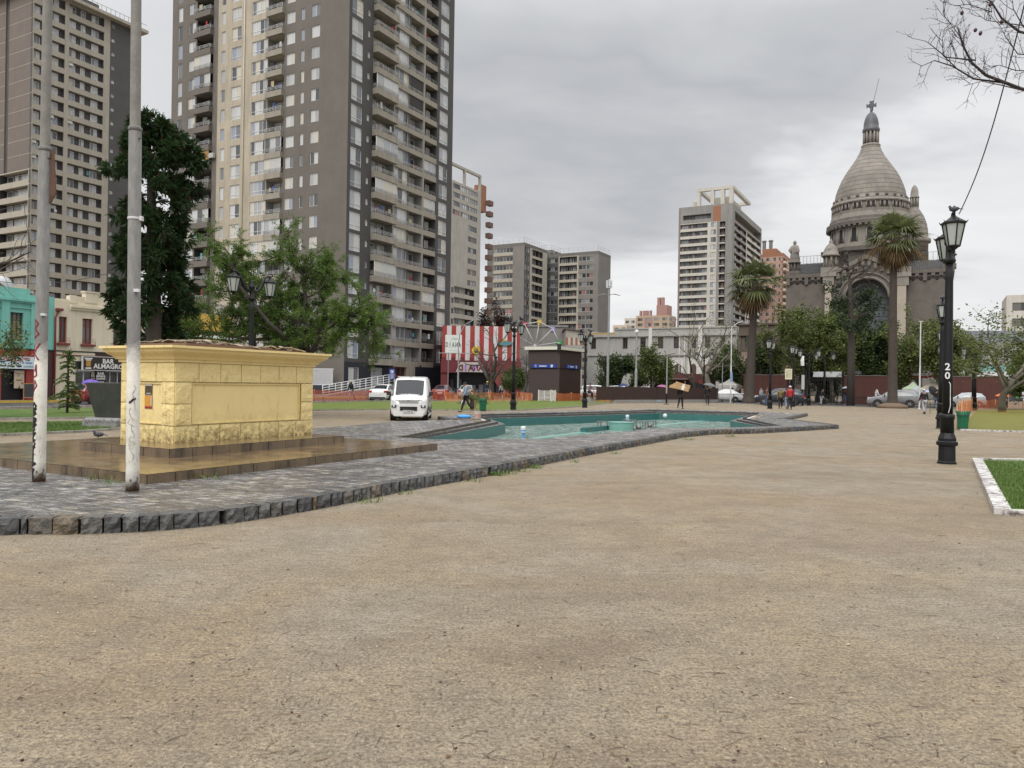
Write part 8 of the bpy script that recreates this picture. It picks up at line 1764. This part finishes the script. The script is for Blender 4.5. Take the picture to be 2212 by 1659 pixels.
# ================================================================ vehicles
M_tyre = mat('tyre_rubber', (.018, .018, .018), .8); M_rim = mat('alloy_rim', (.35, .36, .37), .35, metal=.5); M_cglass = mat('car_glass', (.018, .022, .026), .06, spec=.4); M_trim = mat('black_car_trim', (.015, .015, .016), .5); M_tail = mat('red_tail_lamp', (.35, .02, .015), .25); M_headl = mat('clear_head_lamp', (.55, .56, .57), .15); M_chr = mat('dull_chrome', (.40, .40, .41), .3, metal=.6)
CARS = {  # stations: x, belt z, roof z, half width at belt, half width at roof, kind of the segment that follows (h hood, s screen, c cabin, r rear screen, b boot)
 'sedan': (4.5, 1.72, [(0, .58, .60, .70, .5, 'h'), (.12, .72, .74, .80, .6, 'h'), (1.25, .90, .93, .85, .66, 's'), (2.0, .94, 1.38, .86, .58, 'c'), (2.35, .95, 1.44, .86, .58, 'c'), (2.95, .96, 1.42, .86, .58, 'c'), (3.3, .97, 1.36, .86, .57, 'r'), (3.95, 1.0, 1.03, .84, .66, 'b'), (4.4, .98, 1.0, .78, .62, 'b'), (4.5, .72, .74, .74, .55, '')], (.85, 3.6), .31),
 'hatch': (3.7, 1.64, [(0, .55, .57, .66, .5, 'h'), (.1, .74, .76, .76, .6, 'h'), (.85, .96, .99, .80, .64, 's'), (1.5, 1.0, 1.44, .82, .58, 'c'), (2.2, 1.02, 1.50, .82, .58, 'c'), (2.9, 1.04, 1.46, .81, .57, 'c'), (3.3, 1.06, 1.40, .79, .56, 'r'), (3.62, 1.05, 1.08, .76, .6, 'b'), (3.7, .6, .62, .72, .55, '')], (.65, 3.05), .30),
 'suv': (4.55, 1.84, [(0, .68, .70, .74, .5, 'h'), (.12, .88, .9, .84, .62, 'h'), (1.15, 1.04, 1.08, .90, .7, 's'), (1.85, 1.08, 1.58, .91, .66, 'c'), (2.3, 1.09, 1.64, .91, .66, 'c'), (3.1, 1.10, 1.64, .91, .66, 'c'), (3.95, 1.12, 1.58, .89, .64, 'r'), (4.35, 1.10, 1.16, .86, .68, 'b'), (4.5, 1.02, 1.04, .84, .66, 'b'), (4.55, .68, .70, .8, .6, '')], (.9, 3.6), .36),
 'van': (3.86, 1.60, [(0, .62, .64, .66, .5, 'h'), (.06, .86, .88, .75, .58, 'h'), (.28, 1.06, 1.09, .78, .66, 's'), (.98, 1.10, 1.76, .80, .66, 'c'), (1.25, 1.10, 1.84, .80, .66, 'c'), (2.1, 1.10, 1.88, .80, .66, 'c'), (3.1, 1.10, 1.87, .80, .66, 'c'), (3.7, 1.10, 1.80, .79, .65, 'r'), (3.84, 1.08, 1.12, .77, .66, 'b'), (3.86, .6, .62, .74, .6, '')], (.62, 3.05), .30)}
def car(label, cat, loc, rz, kind, paint, name=None):
    L, W, st, axles, wr = CARS[kind]; o = thing(name or 'parked_car', label, cat, loc, rz); zs = .24 if kind != 'suv' else .32
    body = MB(); body.smooth = True; rings = []; gl = MB(); cx0 = L/2
    for x, zb, zr, wb, wr_, kd in st:
        X = x-cx0; w0 = wb*.97
        half = [(w0*.8, zs-.04), (w0, zs+.06), (wb*1.01, zs+(zb-zs)*.5), (wb, zb-.05), (wb*.975, zb), (wr_*1.02, zr-.05), (wr_*.93, zr), (wr_*.5, zr+.025), (0, zr+.035)]
        rings.append([V((X, y, z)) for y, z in half]+[V((X, -y, z)) for y, z in half[-2::-1]])
    body.loft(rings, True, True)
    body.smooth = False
    for i, (s0, s1) in enumerate(zip(st, st[1:])):
        a, b = rings[i], rings[i+1]; kd = s0[5]
        def pane(q, sh=.90):
            c = sum(q, V())/4; nn = (q[2]-q[0]).cross(q[3]-q[1]).normalized(); nn = nn if nn.dot(c-V((0, 0, .8))) > 0 else -nn
            gl.poly([c+(p-c)*sh+nn*.012 for p in q])
        m_ = len(a)
        if kd == 'c' and not (kind == 'van' and i > 6):
            pane([a[4], b[4], b[5], a[5]], .92); pane([a[m_-4], b[m_-4], b[m_-5], a[m_-5]], .92)
        if kd in 'sr' and kd: 
            up_ = V((-1 if kd == 's' else 1, 0, 1)).normalized()*.012; js = [5, 6, 7, 8, m_-8, m_-7, m_-6, m_-5]; js = sorted(set(js)); A_ = [a[j].lerp(b[j], .05)*1.0+up_ for j in js]; B_ = [a[j].lerp(b[j], .95)+up_ for j in js]
            for Q in (A_, B_):
                for p_ in Q: p_.y *= .94
            gl.loft([A_, B_], False, False)
            for q in ((a[4], b[4], b[5], a[5]), (a[m_-4], b[m_-4], b[m_-5], a[m_-5])): pane(list(q), .7)
    body.build('body', paint, o); gl.build('glazing', M_cglass, o)
    hw = W/2; tr_ = MB(); zb0 = zs+.02
    for x in (-cx0-.015, L-cx0-.06): tr_.box(x, x+.075, -hw*.78, hw*.78, zs-.02, zs+.14)
    for s in (-1, 1): tr_.box(-cx0+axles[0]+wr+.05, -cx0+axles[1]-wr-.05, s*hw*1.0-.02, s*hw*1.0+.02, zs-.04, zs+.05)
    tr_.build('bumper', M_trim if kind != 'van' else paint, o)
    for ax_ in axles:
        for s in (-1, 1):
            y = s*(hw-.12); Mw = MX.Translation((ax_-cx0, y, wr)) @ MX.Rotation(pi/2, 4, 'X'); k = MB(Mw); k.lathe([(wr*.6, -.11), (wr*.95, -.11), (wr, -.08), (wr, .08), (wr*.95, .11), (wr*.6, .11)], 20, smooth=False); ob = k.build('wheel', M_tyre, o)
            k = MB(Mw); k.lathe([(wr*.62, -.115), (wr*.62, .115)], 16); 
            for i in range(5): t = 2*pi*i/5; k.tube([(0, 0, -s*.118), (wr*.55*cos(t), wr*.55*sin(t), -s*.118)], .035, 4, mi=0)
            k.build('rim', M_rim, ob)
            k = MB(Mw); k.lathe([(wr*1.02, -.125 if s > 0 else .10), (wr*1.16, -.125 if s > 0 else .10), (wr*1.16, -.10 if s > 0 else .125), (wr*1.02, -.10 if s > 0 else .125)], 20); k.build('wheel_arch', M_trim if kind != 'van' else M_trim, ob)
    zl = st[1][1]
    for s in (-1, 1):
        k = MB(); f0 = st[1]
        k.loft([[(-cx0-.01, s*hw*.55, zl-.19), (-cx0+.01, s*hw*.9, zl-.18), (-cx0+.05, s*hw*.93, zl+.06), (-cx0+.04, s*hw*.72, zl-.02)], [(-cx0+.3, s*hw*.55, zl-.12), (-cx0+.34, s*hw*.93, zl-.1), (-cx0+.34, s*hw*.93, zl+.02), (-cx0+.3, s*hw*.6, zl+.0)]]); k.build('headlight', M_headl, o)
        k = MB(); zt = st[-2][1]; k.box(L-cx0-.14, L-cx0+.008, s*hw*.6 if s > 0 else -hw*.93, hw*.93 if s > 0 else -hw*.6, zt-.24, zt-.06); k.build('tail_light', M_tail, o)
        k = MB(); xm = [q for q in st if q[5] == 's'][0]; k.loft([[(xm[0]-cx0+.28, s*(hw+.01), xm[1]+.02), (xm[0]-cx0+.28, s*(hw+.2), xm[1]+.04), (xm[0]-cx0+.28, s*(hw+.2), xm[1]+.2), (xm[0]-cx0+.28, s*(hw+.03), xm[1]+.18)], [(xm[0]-cx0+.38, s*(hw+.01), xm[1]+.02), (xm[0]-cx0+.38, s*(hw+.2), xm[1]+.04), (xm[0]-cx0+.38, s*(hw+.2), xm[1]+.2), (xm[0]-cx0+.38, s*(hw+.03), xm[1]+.18)]]); k.build('mirror', M_trim, o)
    k = MB(); k.box(-cx0-.03, -cx0-.016, -.24, .24, zs+.18, zs+.3); k.box(L-cx0+.006, L-cx0+.02, -.24, .24, zs+.34, zs+.46); k.build('number_plate', T_white, o)
    return o
def paint(name, c, r=.25): return mat(name, c, r, col2=tuple(q*.93 for q in c), ns=.6, coat=.5, dirt=tuple(q*.6 for q in c), dlo=.6, dhi=.85, ds=3)
vb = gnd(889, 908); v = car('white delivery minivan facing the camera, parked between the plinth and the pool', 'van', vb+V((-.13, 1.1, 0)), pi/2+R(3), 'van', paint('van_white', (.66, .66, .65)), 'parked_van')
k = MB(); F0 = -1.93
for z in (.47, .52, .57): k.box(F0-.045, F0-.02, -.34, .34, z, z+.028, 1)
k.box(F0-.04, F0-.012, -.42, .42, .80, .86, 0); k.box(F0-.05, F0-.03, -.08, .08, .845, .875, 0); k.box(F0-.03, F0+.02, -.36, .36, .455, .62, 1); k.build('grille', [M_chr, M_trim], v)
for s in (-1, 1): k = MB(); k.box(F0-.03, F0+.05, s*.62-.1, s*.62+.1, .58, .68, 0); k.ball((F0-.03, s*.62, .63), .05, 8, 5, 1); k.build('fog_light', [M_trim, M_headl], v)
k = MB(); k.box(F0-.05, F0-.031, -.235, .235, .36, .455, 0); k.build('plate_board', T_white, v); k = MB(); t_ = text_mb('LC XW-37', .065, ext=.002, bold=.002); k.sub(t_, MX.Translation((F0-.054, 0, .375)) @ MX.Rotation(-pi/2, 4, 'Z')); k.build('plate_lettering', T_black, v)
k = MB(); k.tube([(F0+.30, -.5, 1.135), (F0+.42, -.1, 1.2)], .012, 4); k.tube([(F0+.30, .05, 1.135), (F0+.42, .45, 1.2)], .012, 4); k.box(F0+.27, F0+.33, -.55, .55, 1.1, 1.125); k.build('wiper', M_trim, v)
k = MB(); k.poly([(F0+.40, .42, 1.2), (F0+.40, .64, 1.2), (F0+.53, .62, 1.34), (F0+.53, .42, 1.34)]); k.build('paper_note', T_white, v)
k = MB()
for y in (-.33, .33): k.ball((F0+1.05, y, 1.33), .2, 8, 6, sc=(.5, 1, 1.1))
k.build('headrest', M_trim, v)
k = MB(); k.tube([(F0+1.1, 0, 1.84), (F0+1.12, 0, 1.96)], .012, 4); k.build('antenna', M_trim, v)
k = MB()
for s in (-1, 1):
    for x, z0, z1 in ((F0+.95, .35, 1.06), (F0+1.85, .35, 1.06), (F0+3.0, .35, 1.06)): k.box(x, x+.018, s*.80-.012, s*.80+.012, z0, z1)
    k.box(F0+1.9, F0+3.4, s*.80-.014, s*.80+.014, .92, .94); k.box(F0+1.65, F0+1.8, s*.81-.015, s*.81+.015, .82, .86)
k.box(F0+.02, F0+.05, -.6, .6, .90, .908); k.build('panel_gap', M_trim, v)
for i in range(5): k = MB(); k.box(F0+1.3+i*.45, F0+1.36+i*.45, -.6, .6, 1.885, 1.905); k.build('roof_rib', MATS['van_white'], v)
def onroad(u, vv, b=None):
    return gnd(u, vv)
AH = GA+pi/2+pi     # driving along the left street, away from the camera (front is local -x)
car('red hatchback seen from behind on the left street by the bar', 'car', gnd(214, 872.5), AH+R(6), 'hatch', paint('car_red', (.22, .015, .022))).scale = (.82,)*3
car('white saloon seen from behind on the left street, left of the white van', 'car', gnd(832, 866), AH+R(22), 'sedan', paint('car_white', (.62, .62, .62)))
def cpos(u, d): p = at(u, 850, d); p.z = 0; return p
car('burgundy saloon on the street behind the right side of the white van', 'car', cpos(958, 79), AH+R(25), 'sedan', paint('car_burgundy', (.12, .02, .028)))
car('silver saloon parked behind the small palm and the man', 'car', cpos(1008, 83), AH+R(30), 'sedan', paint('car_silver', (.36, .38, .40)))
car('white off-roader behind the left end of the steel fence', 'car', cpos(1292, 89), GA+pi+R(10), 'suv', paint('car_white', (0, 0, 0)))
car('white estate car behind the steel fence under the dark tree', 'car', cpos(1345, 93), GA+pi, 'suv', paint('car_pale_blue', (.52, .57, .60)))
car('white saloon at the end of the steel fence, tail light showing', 'car', cpos(1566, 86), GA, 'sedan', paint('car_white', (0, 0, 0)))
car('dark navy off-roader in profile behind the walkers in olive and red', 'car', cpos(1685, 74.5), GA+R(4), 'suv', paint('car_navy', (.014, .018, .032)))
car('silver grey off-roader in profile behind the tall palm trunk', 'car', cpos(1931, 72.6), GA+R(3), 'suv', paint('car_grey', (.20, .205, .215)))
car('pale silver hatchback behind the orange net right of the nearest lamp', 'car', cpos(2085, 79), GA, 'hatch', paint('car_silver', (0, 0, 0)))
# ================================================================ people
M_skin = mat('skin', (.34, .19, .125), .6, col2=(.30, .165, .11), ns=6); M_hair = mat('dark_hair', (.012, .009, .008), .6); M_shoe = mat('dark_shoe', (.02, .016, .014), .5); M_bshoe = mat('tan_boot', (.16, .085, .04), .6)
def cloth(name, c): return mat('cloth_'+name, c, .85, col2=tuple(q*.7 for q in c), ns=7, bump=.3, bs=18)
C_blk = cloth('black', (.014, .014, .017)); C_char = cloth('charcoal', (.03, .03, .034)); C_den = cloth('light_denim', (.20, .28, .40)); C_jean = cloth('blue_jeans', (.06, .10, .19)); C_pjean = cloth('pale_jeans', (.22, .28, .36)); C_lg = cloth('light_grey', (.36, .37, .40)); C_red = cloth('red', (.36, .022, .03)); C_olv = cloth('olive_yellow', (.20, .16, .045)); C_brn = cloth('brown', (.12, .075, .045)); C_wht = cloth('white', (.55, .55, .56)); C_crm = cloth('cream_fleece', (.56, .50, .40)); C_pur = cloth('mauve', (.16, .11, .14)); C_yel = cloth('bright_yellow', (.6, .55, .05))
def skin(name, nodes, edges, m_, parent, sub=1, extra=None):
    me = bpy.data.meshes.new(name); me.from_pydata([n_[0] for n_ in nodes], edges, []); o = bpy.data.objects.new(name, me); COL.objects.link(o)
    s = o.modifiers.new('s', 'SKIN'); s.use_smooth_shade = True; 
    if not me.skin_vertices: me.attributes.new
    bpy.context.view_layer.objects.active = o
    if not me.skin_vertices:
        bpy.context.view_layer.update()
    lay = me.skin_vertices[0].data if me.skin_vertices else None
    for i, n_ in enumerate(nodes):
        r = n_[1]; lay[i].radius = r if hasattr(r, '__len__') else (r, r); lay[i].use_root = i == 0
    if sub: q = o.modifiers.new('u', 'SUBSURF'); q.levels = sub; q.render_levels = sub
    dg = bpy.context.evaluated_depsgraph_get(); m2 = bpy.data.meshes.new_from_object(o.evaluated_get(dg)); k = MB()
    k.v = [v.co.copy() for v in m2.vertices]; k.f = [tuple(p.vertices) for p in m2.polygons]; k.m = [0]*len(k.f); k.sm = [True]*len(k.f)
    bpy.data.objects.remove(o); bpy.data.meshes.remove(m2)
    if extra: extra(k)
    return k.build(name, m_, parent)
def person(label, loc, rz, top, legs, shoes=M_shoe, h=1.70, stride=20, arms=((8, 12), (-8, 15)), hood=None, cap=None, hair=True, hat=None, long=0, sit=False, lean=4, armout=(6, 6), beard=False, knee=None):
    """faces local -y; arms = (shoulder swing, elbow bend) left and right; stride = thigh swing"""
    S = h/1.72; o = thing('person', label, 'person', loc, rz); P = {}; ln = tan(R(lean)); fw = lambda z: -(z-.95)*ln
    for nm, z, r in (('pel', .95, (.145, .115)), ('wai', 1.10, (.135, .10)), ('che', 1.29, (.16, .115)), ('upc', 1.41, (.13, .09)), ('nec', 1.495, .052)): P[nm] = (V((0, fw(z), z)), r)
    hd = V((0, fw(1.6)-.015, 1.6)); P['hd0'] = (hd+V((0, .005, -.045)), .07); P['hd1'] = (hd+V((0, 0, .035)), (.078, .096)); P['hd2'] = (hd+V((0, .008, .095)), (.06, .075)); P['nos'] = (hd+V((0, -.105, .0)), .013)
    def leg(s, a, b):
        hp = V((s*.095, 0, .90)); a_, b_ = R(a), R(a-b); kn = hp+V((0, -sin(a_)*.43, -cos(a_)*.43)); an = kn+V((0, -sin(b_)*.42, -cos(b_)*.42)); return hp, kn, an, an+V((0, -.15, -.03 if not sit else -.05)), an+V((0, .05, -.035))
    kn_ = knee or ((6, 28) if stride else (2, 2)); LG = {-1: leg(-1, stride*.9, kn_[0]), 1: leg(1, -stride*.8, kn_[1])}
    if sit: LG = {-1: leg(-1, 80, 85), 1: leg(1, 75, 88)}
    def arm(s, q, out_):
        sh = V((s*.185, fw(1.42), 1.42)); a, b = R(q[0]), R(q[0]+q[1]); of = sin(R(out_))*s; el = sh+V((of*.29+s*.02, -sin(a)*.29, -cos(a)*.29)); wr_ = el+V((of*.12, -sin(b)*.25, -cos(b)*.25)); d = (wr_-el).normalized(); return sh, el, wr_, wr_+d*.08, d
    AR = {-1: arm(-1, arms[0], armout[0]), 1: arm(1, arms[1], armout[1])}
    zmin = min(q[3].z for q in LG.values())-.045; off = V((0, 0, -min(zmin, min(q[4].z for q in LG.values())-.04))) if not sit else V((0, 0, -.45))
    X = lambda p: tuple((p+off)*S)
    N = []; E = []; ix = {}
    def add(nm, p, r, prev=None):
        ix[nm] = len(N); rr = tuple(q*S for q in r) if hasattr(r, '__len__') else r*S; N.append((X(p), rr))
        if prev: E.append((ix[prev], ix[nm]))
    prev = None
    for nm in ('pel', 'wai', 'che', 'upc', 'nec', 'hd0', 'hd1', 'hd2'): add(nm, P[nm][0], P[nm][1], prev); prev = nm
    add('nos', P['nos'][0], P['nos'][1], 'hd1')
    for s in (-1, 1):
        sh, el, wr_, pa, d = AR[s]; add('sh%d' % s, sh, .058, 'upc'); add('el%d' % s, el, .042, 'sh%d' % s); add('wr%d' % s, wr_, .029, 'el%d' % s); add('pa%d' % s, pa, (.036, .022), 'wr%d' % s)
        hp, kn, an, to, he = LG[s]; add('hp%d' % s, hp, .085, 'pel'); add('kn%d' % s, kn, .056, 'hp%d' % s); add('an%d' % s, an, .038, 'kn%d' % s); add('to%d' % s, to, .035, 'an%d' % s)
    def fingers(k):
        for s in (-1, 1):
            sh, el, wr_, pa, d = AR[s]; side = d.cross(V((1, 0, 0))).normalized(); cu_ = V((-s, 0, 0))
            for i, (y, l_) in enumerate(((-.027, .066), (-.009, .076), (.009, .071), (.026, .056))):
                b_ = pa+side*y+d*.01; m_ = b_+d*l_*.5+cu_*.008; k.tube([X(b_), X(m_), X(m_+d*l_*.42+cu_*.022)], [.0095*S, .0085*S, .006*S], 5)
            b_ = wr_+d*.03-side*.028; k.tube([X(b_), X(b_+d*.03-side*.024), X(b_+d*.06-side*.022+cu_*.012)], [.011*S, .010*S, .007*S], 5)
        for e in (-1, 1): k.ball(X(hd+V((e*.082, .005, .01))), .022*S, 6, 4, sc=(.5, .9, 1.3))
        k.tube([X(hd+V((-.024, -.088, -.048))), X(hd+V((.024, -.088, -.048)))], .007*S, 5)
    skin('body', N, E, M_skin, o, 1, fingers)
    k = MB()
    for e in (-1, 1): k.ball(X(hd+V((e*.032, -.088, .03))), .0105*S, 6, 4)
    k.build('eyes', M_hair, o)
    TN = lambda L_: ([(X(p), (r[0]*S, r[1]*S) if hasattr(r, '__len__') else r*S) for p, r, _ in L_], [(c, i) for i, (_, _, c) in enumerate(L_) if c is not None])
    zb = .93-long; J = [(V((0, fw(1.1), 1.10)), (.16, .125), None), (V((0, 0, zb)), (.17+long*.08, .14+long*.06), 0), (P['che'][0], (.185, .14), 0), (P['upc'][0], (.15, .11), 2), (P['nec'][0]-V((0, 0, .02)), .07, 3)]
    for s in (-1, 1): b = len(J); sh, el, wr_, pa, d = AR[s]; J += [(sh, .078, 3), (el, .062, b), (wr_-d*.01, .05, b+1)]
    if hood: J += [(hd+V((0, .03, .0)), (.105, .11), 4), (hd+V((0, .03, .1)), (.08, .085), len(J))]
    skin('jacket', *TN(J), top, o, 1)
    T_ = [(V((0, 0, .95)), (.152, .125), None)]
    for s in (-1, 1): b = len(T_); hp, kn, an, to, he = LG[s]; T_ += [(hp, .10, 0), (kn, .076, b), (an+V((0, 0, .02)), .062, b+1)]
    skin('trousers', *TN(T_), legs, o, 1)
    for s in (-1, 1):
        hp, kn, an, to, he = LG[s]; skin('shoe', *TN([(an+V((0, 0, -.02)), .05, None), (he, .045, 0), (to, .048, 0), (to+(to-an).normalized()*.05, .038, 2)]), shoes, o, 1)
    if cap or hat:
        k = MB(MX.Translation(X(hd+V((0, .005, .055)))) @ MX.Rotation(R(-4), 4, 'X')); k.lathe([(.105*S, 0), (.107*S, .04*S), (.085*S, .085*S), (.03*S, .11*S)], 14, smooth=True); k.loft([[(-.08*S, -.085*S, .0), (.08*S, -.085*S, .0), (.08*S, -.085*S, .012), (-.08*S, -.085*S, .012)], [(-.05*S, -.19*S, -.02), (.05*S, -.19*S, -.02), (.05*S, -.19*S, -.01), (-.05*S, -.19*S, -.01)]]); k.build('cap', cap or hat, o)
    elif hair and not hood:
        k = MB(); k.ball(X(hd+V((0, .02, .065))), .105*S, 12, 8, sc=(.93, 1.05, .85)); k.build('hair', M_hair, o)
    if beard: k = MB(); k.ball(X(hd+V((0, -.06, -.055))), .055*S, 8, 6, sc=(1.1, .8, .9)); k.build('beard', M_hair, o)
    o['_h'] = [list(X(AR[s][3])) for s in (-1, 1)]
    return o
def hand(o, i): return MX.Translation(o.location) @ MX.Rotation(o.rotation_euler.z, 4, 'Z') @ V(o['_h'][i])
def umbrella(label, top, col, r=.5, tilt=(0, 0), ln=.85):
    o = thing('umbrella', label, 'umbrella', top); o.rotation_euler = (tilt[0], tilt[1], .3); k = MB(); n_ = 8; rows = []
    for j, (rr, z) in enumerate(((.01, 0), (.35, -.05), (.7, -.15), (.95, -.30), (1, -.36))): rows.append([(r*rr*cos(2*pi*i/16)*(1 if i % 2 == 0 else .955), r*rr*sin(2*pi*i/16)*(1 if i % 2 == 0 else .955), z*r*1.25+(.03*r if i % 2 and j > 2 else 0)) for i in range(16)])
    k.loft(rows, True, False); k.build('canopy', col, o); k = MB(); k.tube([(0, 0, .06), (0, 0, -ln)], .009, 6); k.build('shaft', M_trim, o)
    for i in range(8): k = MB(); k.tube([(0, 0, -.3*r), (r*.93*cos(2*pi*i/8), r*.93*sin(2*pi*i/8), -.36*r)], .005, 3); k.build('rib', M_trim, o)
    return o
W_ = R(-90)    # rz for walking towards the picture's left
p = person('man walking left in light denim jacket, black trousers and grey cap, carrying a white bag', gnd(1006, 890.5), R(-72), C_den, C_blk, M_bshoe, 1.68, 22, ((-10, 20), (12, 30)), cap=C_char, beard=True, lean=5)
k = MB(); hp_ = V(p['_h'][1]); hb = V(p['_h'][0])
kk = MB(); kk.tube([(.0, -.135, 1.05), (0, -.15, 1.25), (0, -.13, 1.42), (.0, -.06, 1.5)], [.03, .04, .045, .03], 6); kk.tube([(-.075, .01, 1.47), (-.07, -.1, 1.44), (0, -.14, 1.38), (.07, -.1, 1.44), (.075, .01, 1.47)], .035, 6); kk.build('fleece_collar', C_crm, p)
hw_ = hand(p, 0); k = MB(); k.ball((0, 0, -.24), .17, 10, 7, sc=(1, .55, .95), jit=.08, rg=random.Random(1)); k.tube([(-.07, 0, -.12), (-.02, 0, 0), (.02, 0, 0), (.07, 0, -.12)], .01, 5); tag(k.build('shopping_bag', mat('white_plastic_bag', (.62, .62, .64), .4), loc=hw_), 'white plastic bag carried by the man in the denim jacket', 'bag')
p = person('person in black walking with a flattened cardboard box over the head', gnd(1470, 883.5), R(150), C_blk, C_blk, h=1.72, stride=16, arms=((150, 20), (10, 30)), lean=3)
o = thing('cardboard_box', 'brown cardboard sheet with white label held over the head of the person in black', 'box', p.location+V((.0, 0, 1.62)), R(-14)); k = MB(MX.Rotation(R(16), 4, 'Y') @ MX.Rotation(R(12), 4, 'X')); k.loft([[(-.45, -.32, .02), (.62, -.36, .0), (.62, -.36, .02), (-.45, -.32, .04)], [(-.45, .3, .22), (.62, .3, .22), (.62, .3, .24), (-.45, .3, .24)]]); k.build('flap', mat('cardboard_brown', (.42, .28, .14), .75, col2=(.34, .22, .11)), o)
k = MB(MX.Rotation(R(14), 4, 'Y')); k.box(-.32, .62, -.40, -.37, -.20, .30, 0); k.box(.08, .26, -.405, -.40, -.16, .26, 1); k.box(.02, .34, -.406, -.401, .02, .08, 1); k.loft([[(-.32, -.38, -.2), (-.32, -.38, .3), (-.34, -.36, .3), (-.34, -.36, -.2)], [(-.8, .0, -.24), (-.8, .0, -.1), (-.82, .02, -.1), (-.82, .02, -.24)]], mi=0); k.build('sheet', [mat('cardboard_brown', (0, 0, 0)), T_white], o)
p = person('person in long black coat under a tilted grey umbrella', gnd(1528, 875.8), R(165), C_blk, C_blk, h=1.72, stride=12, arms=((40, 90), (5, 10)), long=.12)
umbrella('grey tilted umbrella held by the person in the long black coat', p.location+V((.22, -.1, 2.02)), cloth('umbrella_grey', (.13, .135, .14)), .62, (R(6), R(10)))
person('dark hooded walker with a backpack behind the street railing left of the shorter palm', gnd(1596, 869.5), R(80), C_blk, C_blk, h=1.78, stride=24, hood=True, lean=8)
person('walker in an olive yellow hooded jacket and dark trousers', gnd(1686, 883.5), R(-20), C_olv, C_blk, M_bshoe, 1.66, 18, hood=True, arms=((-12, 20), (12, 20)))
person('walker in a bright red hooded jacket with white cap, beside the olive jacket', gnd(1706, 885), R(160), C_red, C_blk, h=1.80, stride=14, hood=True, cap=C_wht)
person('walker in pale jeans half hidden behind the red jacket', gnd(1699, 884), R(175), C_char, C_pjean, M_bshoe, 1.66, 16)
person('person in a brown coat standing behind a black lamp post by the navy off-roader', gnd(1655, 877.5), R(60), C_brn, C_jean, h=1.66, stride=5)
person('person in grey hoodie further back by the park wall left of the brown coat', cpos(1644, 84), R(20), C_lg, C_char, h=1.6, stride=0, hood=True)
person('stooping person in black jacket and pale trousers beside a wide armed lamp', gnd(1774, 876), R(30), C_blk, C_lg, h=1.6, stride=8, lean=18)
p = person('person in black jacket and jeans under an umbrella at the gaunt trunk', gnd(1824, 874.5), R(70), C_blk, C_jean, h=1.72, stride=26, arms=((40, 80), (5, 10)))
umbrella('pale grey umbrella beside the gaunt bare trunk', p.location+V((.15, -.1, 1.95)), cloth('umbrella_pale', (.36, .37, .40)), .5)
person('person in a white hoodie with dark bag standing before the silver off-roader', gnd(1892, 878.5), R(95), C_wht, C_char, h=1.68, stride=4, hood=True, arms=((20, 60), (25, 60)), lean=7)
p = person('man seen from behind in black jacket, light grey trousers and white cap with a cane', gnd(1996, 894.5), R(178), C_blk, C_lg, h=1.70, stride=10, cap=C_wht, arms=((4, 12), (8, 15)), armout=(14, 10))
k = MB(); k.tube([(0, 0, .0), (0, 0, .86)], .012, 6); tag(k.build('walking_cane', M_trim, loc=gnd(2009, 894.5)), 'thin dark walking cane of the man in the white cap', 'cane')
person('person in dark jacket and blue jeans just left of the second right lamp', gnd(2023, 884.5), R(120), C_blk, C_jean, h=1.72, stride=12)
b_ = gnd(2166, 885.5); p = person('seated person in dark clothes under an orange umbrella on the right lawn', V((b_.x, b_.y, .45)), R(10), C_blk, C_char, h=1.65, sit=True, arms=((30, 50), (20, 50)))
k = MB(); k.box(-.28, .28, -.22, .22, 0, .43); k.box(-.3, .3, -.24, .24, .43, .45); tag(k.build('crate', mat('pinkish_crate', (.30, .20, .18), .7), loc=(b_.x, b_.y+.1, 0)), 'low crate used as a seat under the orange umbrella', 'crate')
umbrella('bright orange umbrella over the seated person at the right', at(2166, 849.5, b_.y), mat('orange_umbrella_cloth', (.70, .14, .04), .6), .62)
b_ = cpos(1273, 68.5); person('woman in mauve top sitting at the left end of the steel fence', V((b_.x, b_.y, .62)), R(35), C_pur, C_blk, h=1.62, sit=True, arms=((25, 60), (30, 60)), lean=10)
k = MB(); k.box(-.5, .5, -.25, .25, 0, .58); tag(k.build('low_wall', M_cbase, loc=(b_.x, b_.y+.12, 0)), 'low concrete block under the seated woman in mauve', 'block')
person('hooded person in black with grey trousers walking behind the red net by the ramp', gnd(759, 866.5), R(-30), C_blk, C_lg, h=1.68, stride=20, hood=True, lean=10)
person('person in dark clothes with bright yellow cap by the striped hall', cpos(1052, 86), R(20), C_char, C_jean, h=1.85, stride=0, cap=C_yel)
person('person bending in a white and blue jacket at the striped hall corner', cpos(1086, 90), R(-60), C_wht, C_jean, h=1.65, stride=12, lean=26)
p = person('dark dressed person under a purple umbrella behind the red hatchback', gnd(199, 869), R(60), C_blk, C_jean, h=1.66, stride=10, arms=((40, 90), (5, 10)))
umbrella('purple umbrella in front of the bar door', at(194, 819, p.location.y), cloth('umbrella_purple', (.16, .10, .48)), .55, (R(4), R(-6)))
umbrella('pink and navy umbrella behind the steel fence', at(1432, 831, 78), mat('pink_navy_umbrella', (.55, .12, .22), .6, col2=(.03, .05, .16), ns=1.4), .62, (0, R(8)))
umbrella('navy umbrella over the steel fence beside the pale estate car', at(1346, 828.5, 80), cloth('umbrella_navy', (.02, .03, .13)), .55, (0, R(-8)))
umbrella('black umbrella tilted towards the camera at the market tents', at(2020, 842, 78), cloth('umbrella_black', (.012, .012, .014)), .58, (R(65), 0)); umbrella('blue and white umbrella at the market tents', at(2004, 842, 82), mat('blue_white_umbrella', (.04, .14, .42), .6, col2=(.5, .52, .55), ns=1.6), .6); umbrella('pale checked umbrella left of the man in the white cap', at(1984, 841, 81), cloth('umbrella_pale', (0, 0, 0)), .55, (R(50), 0))
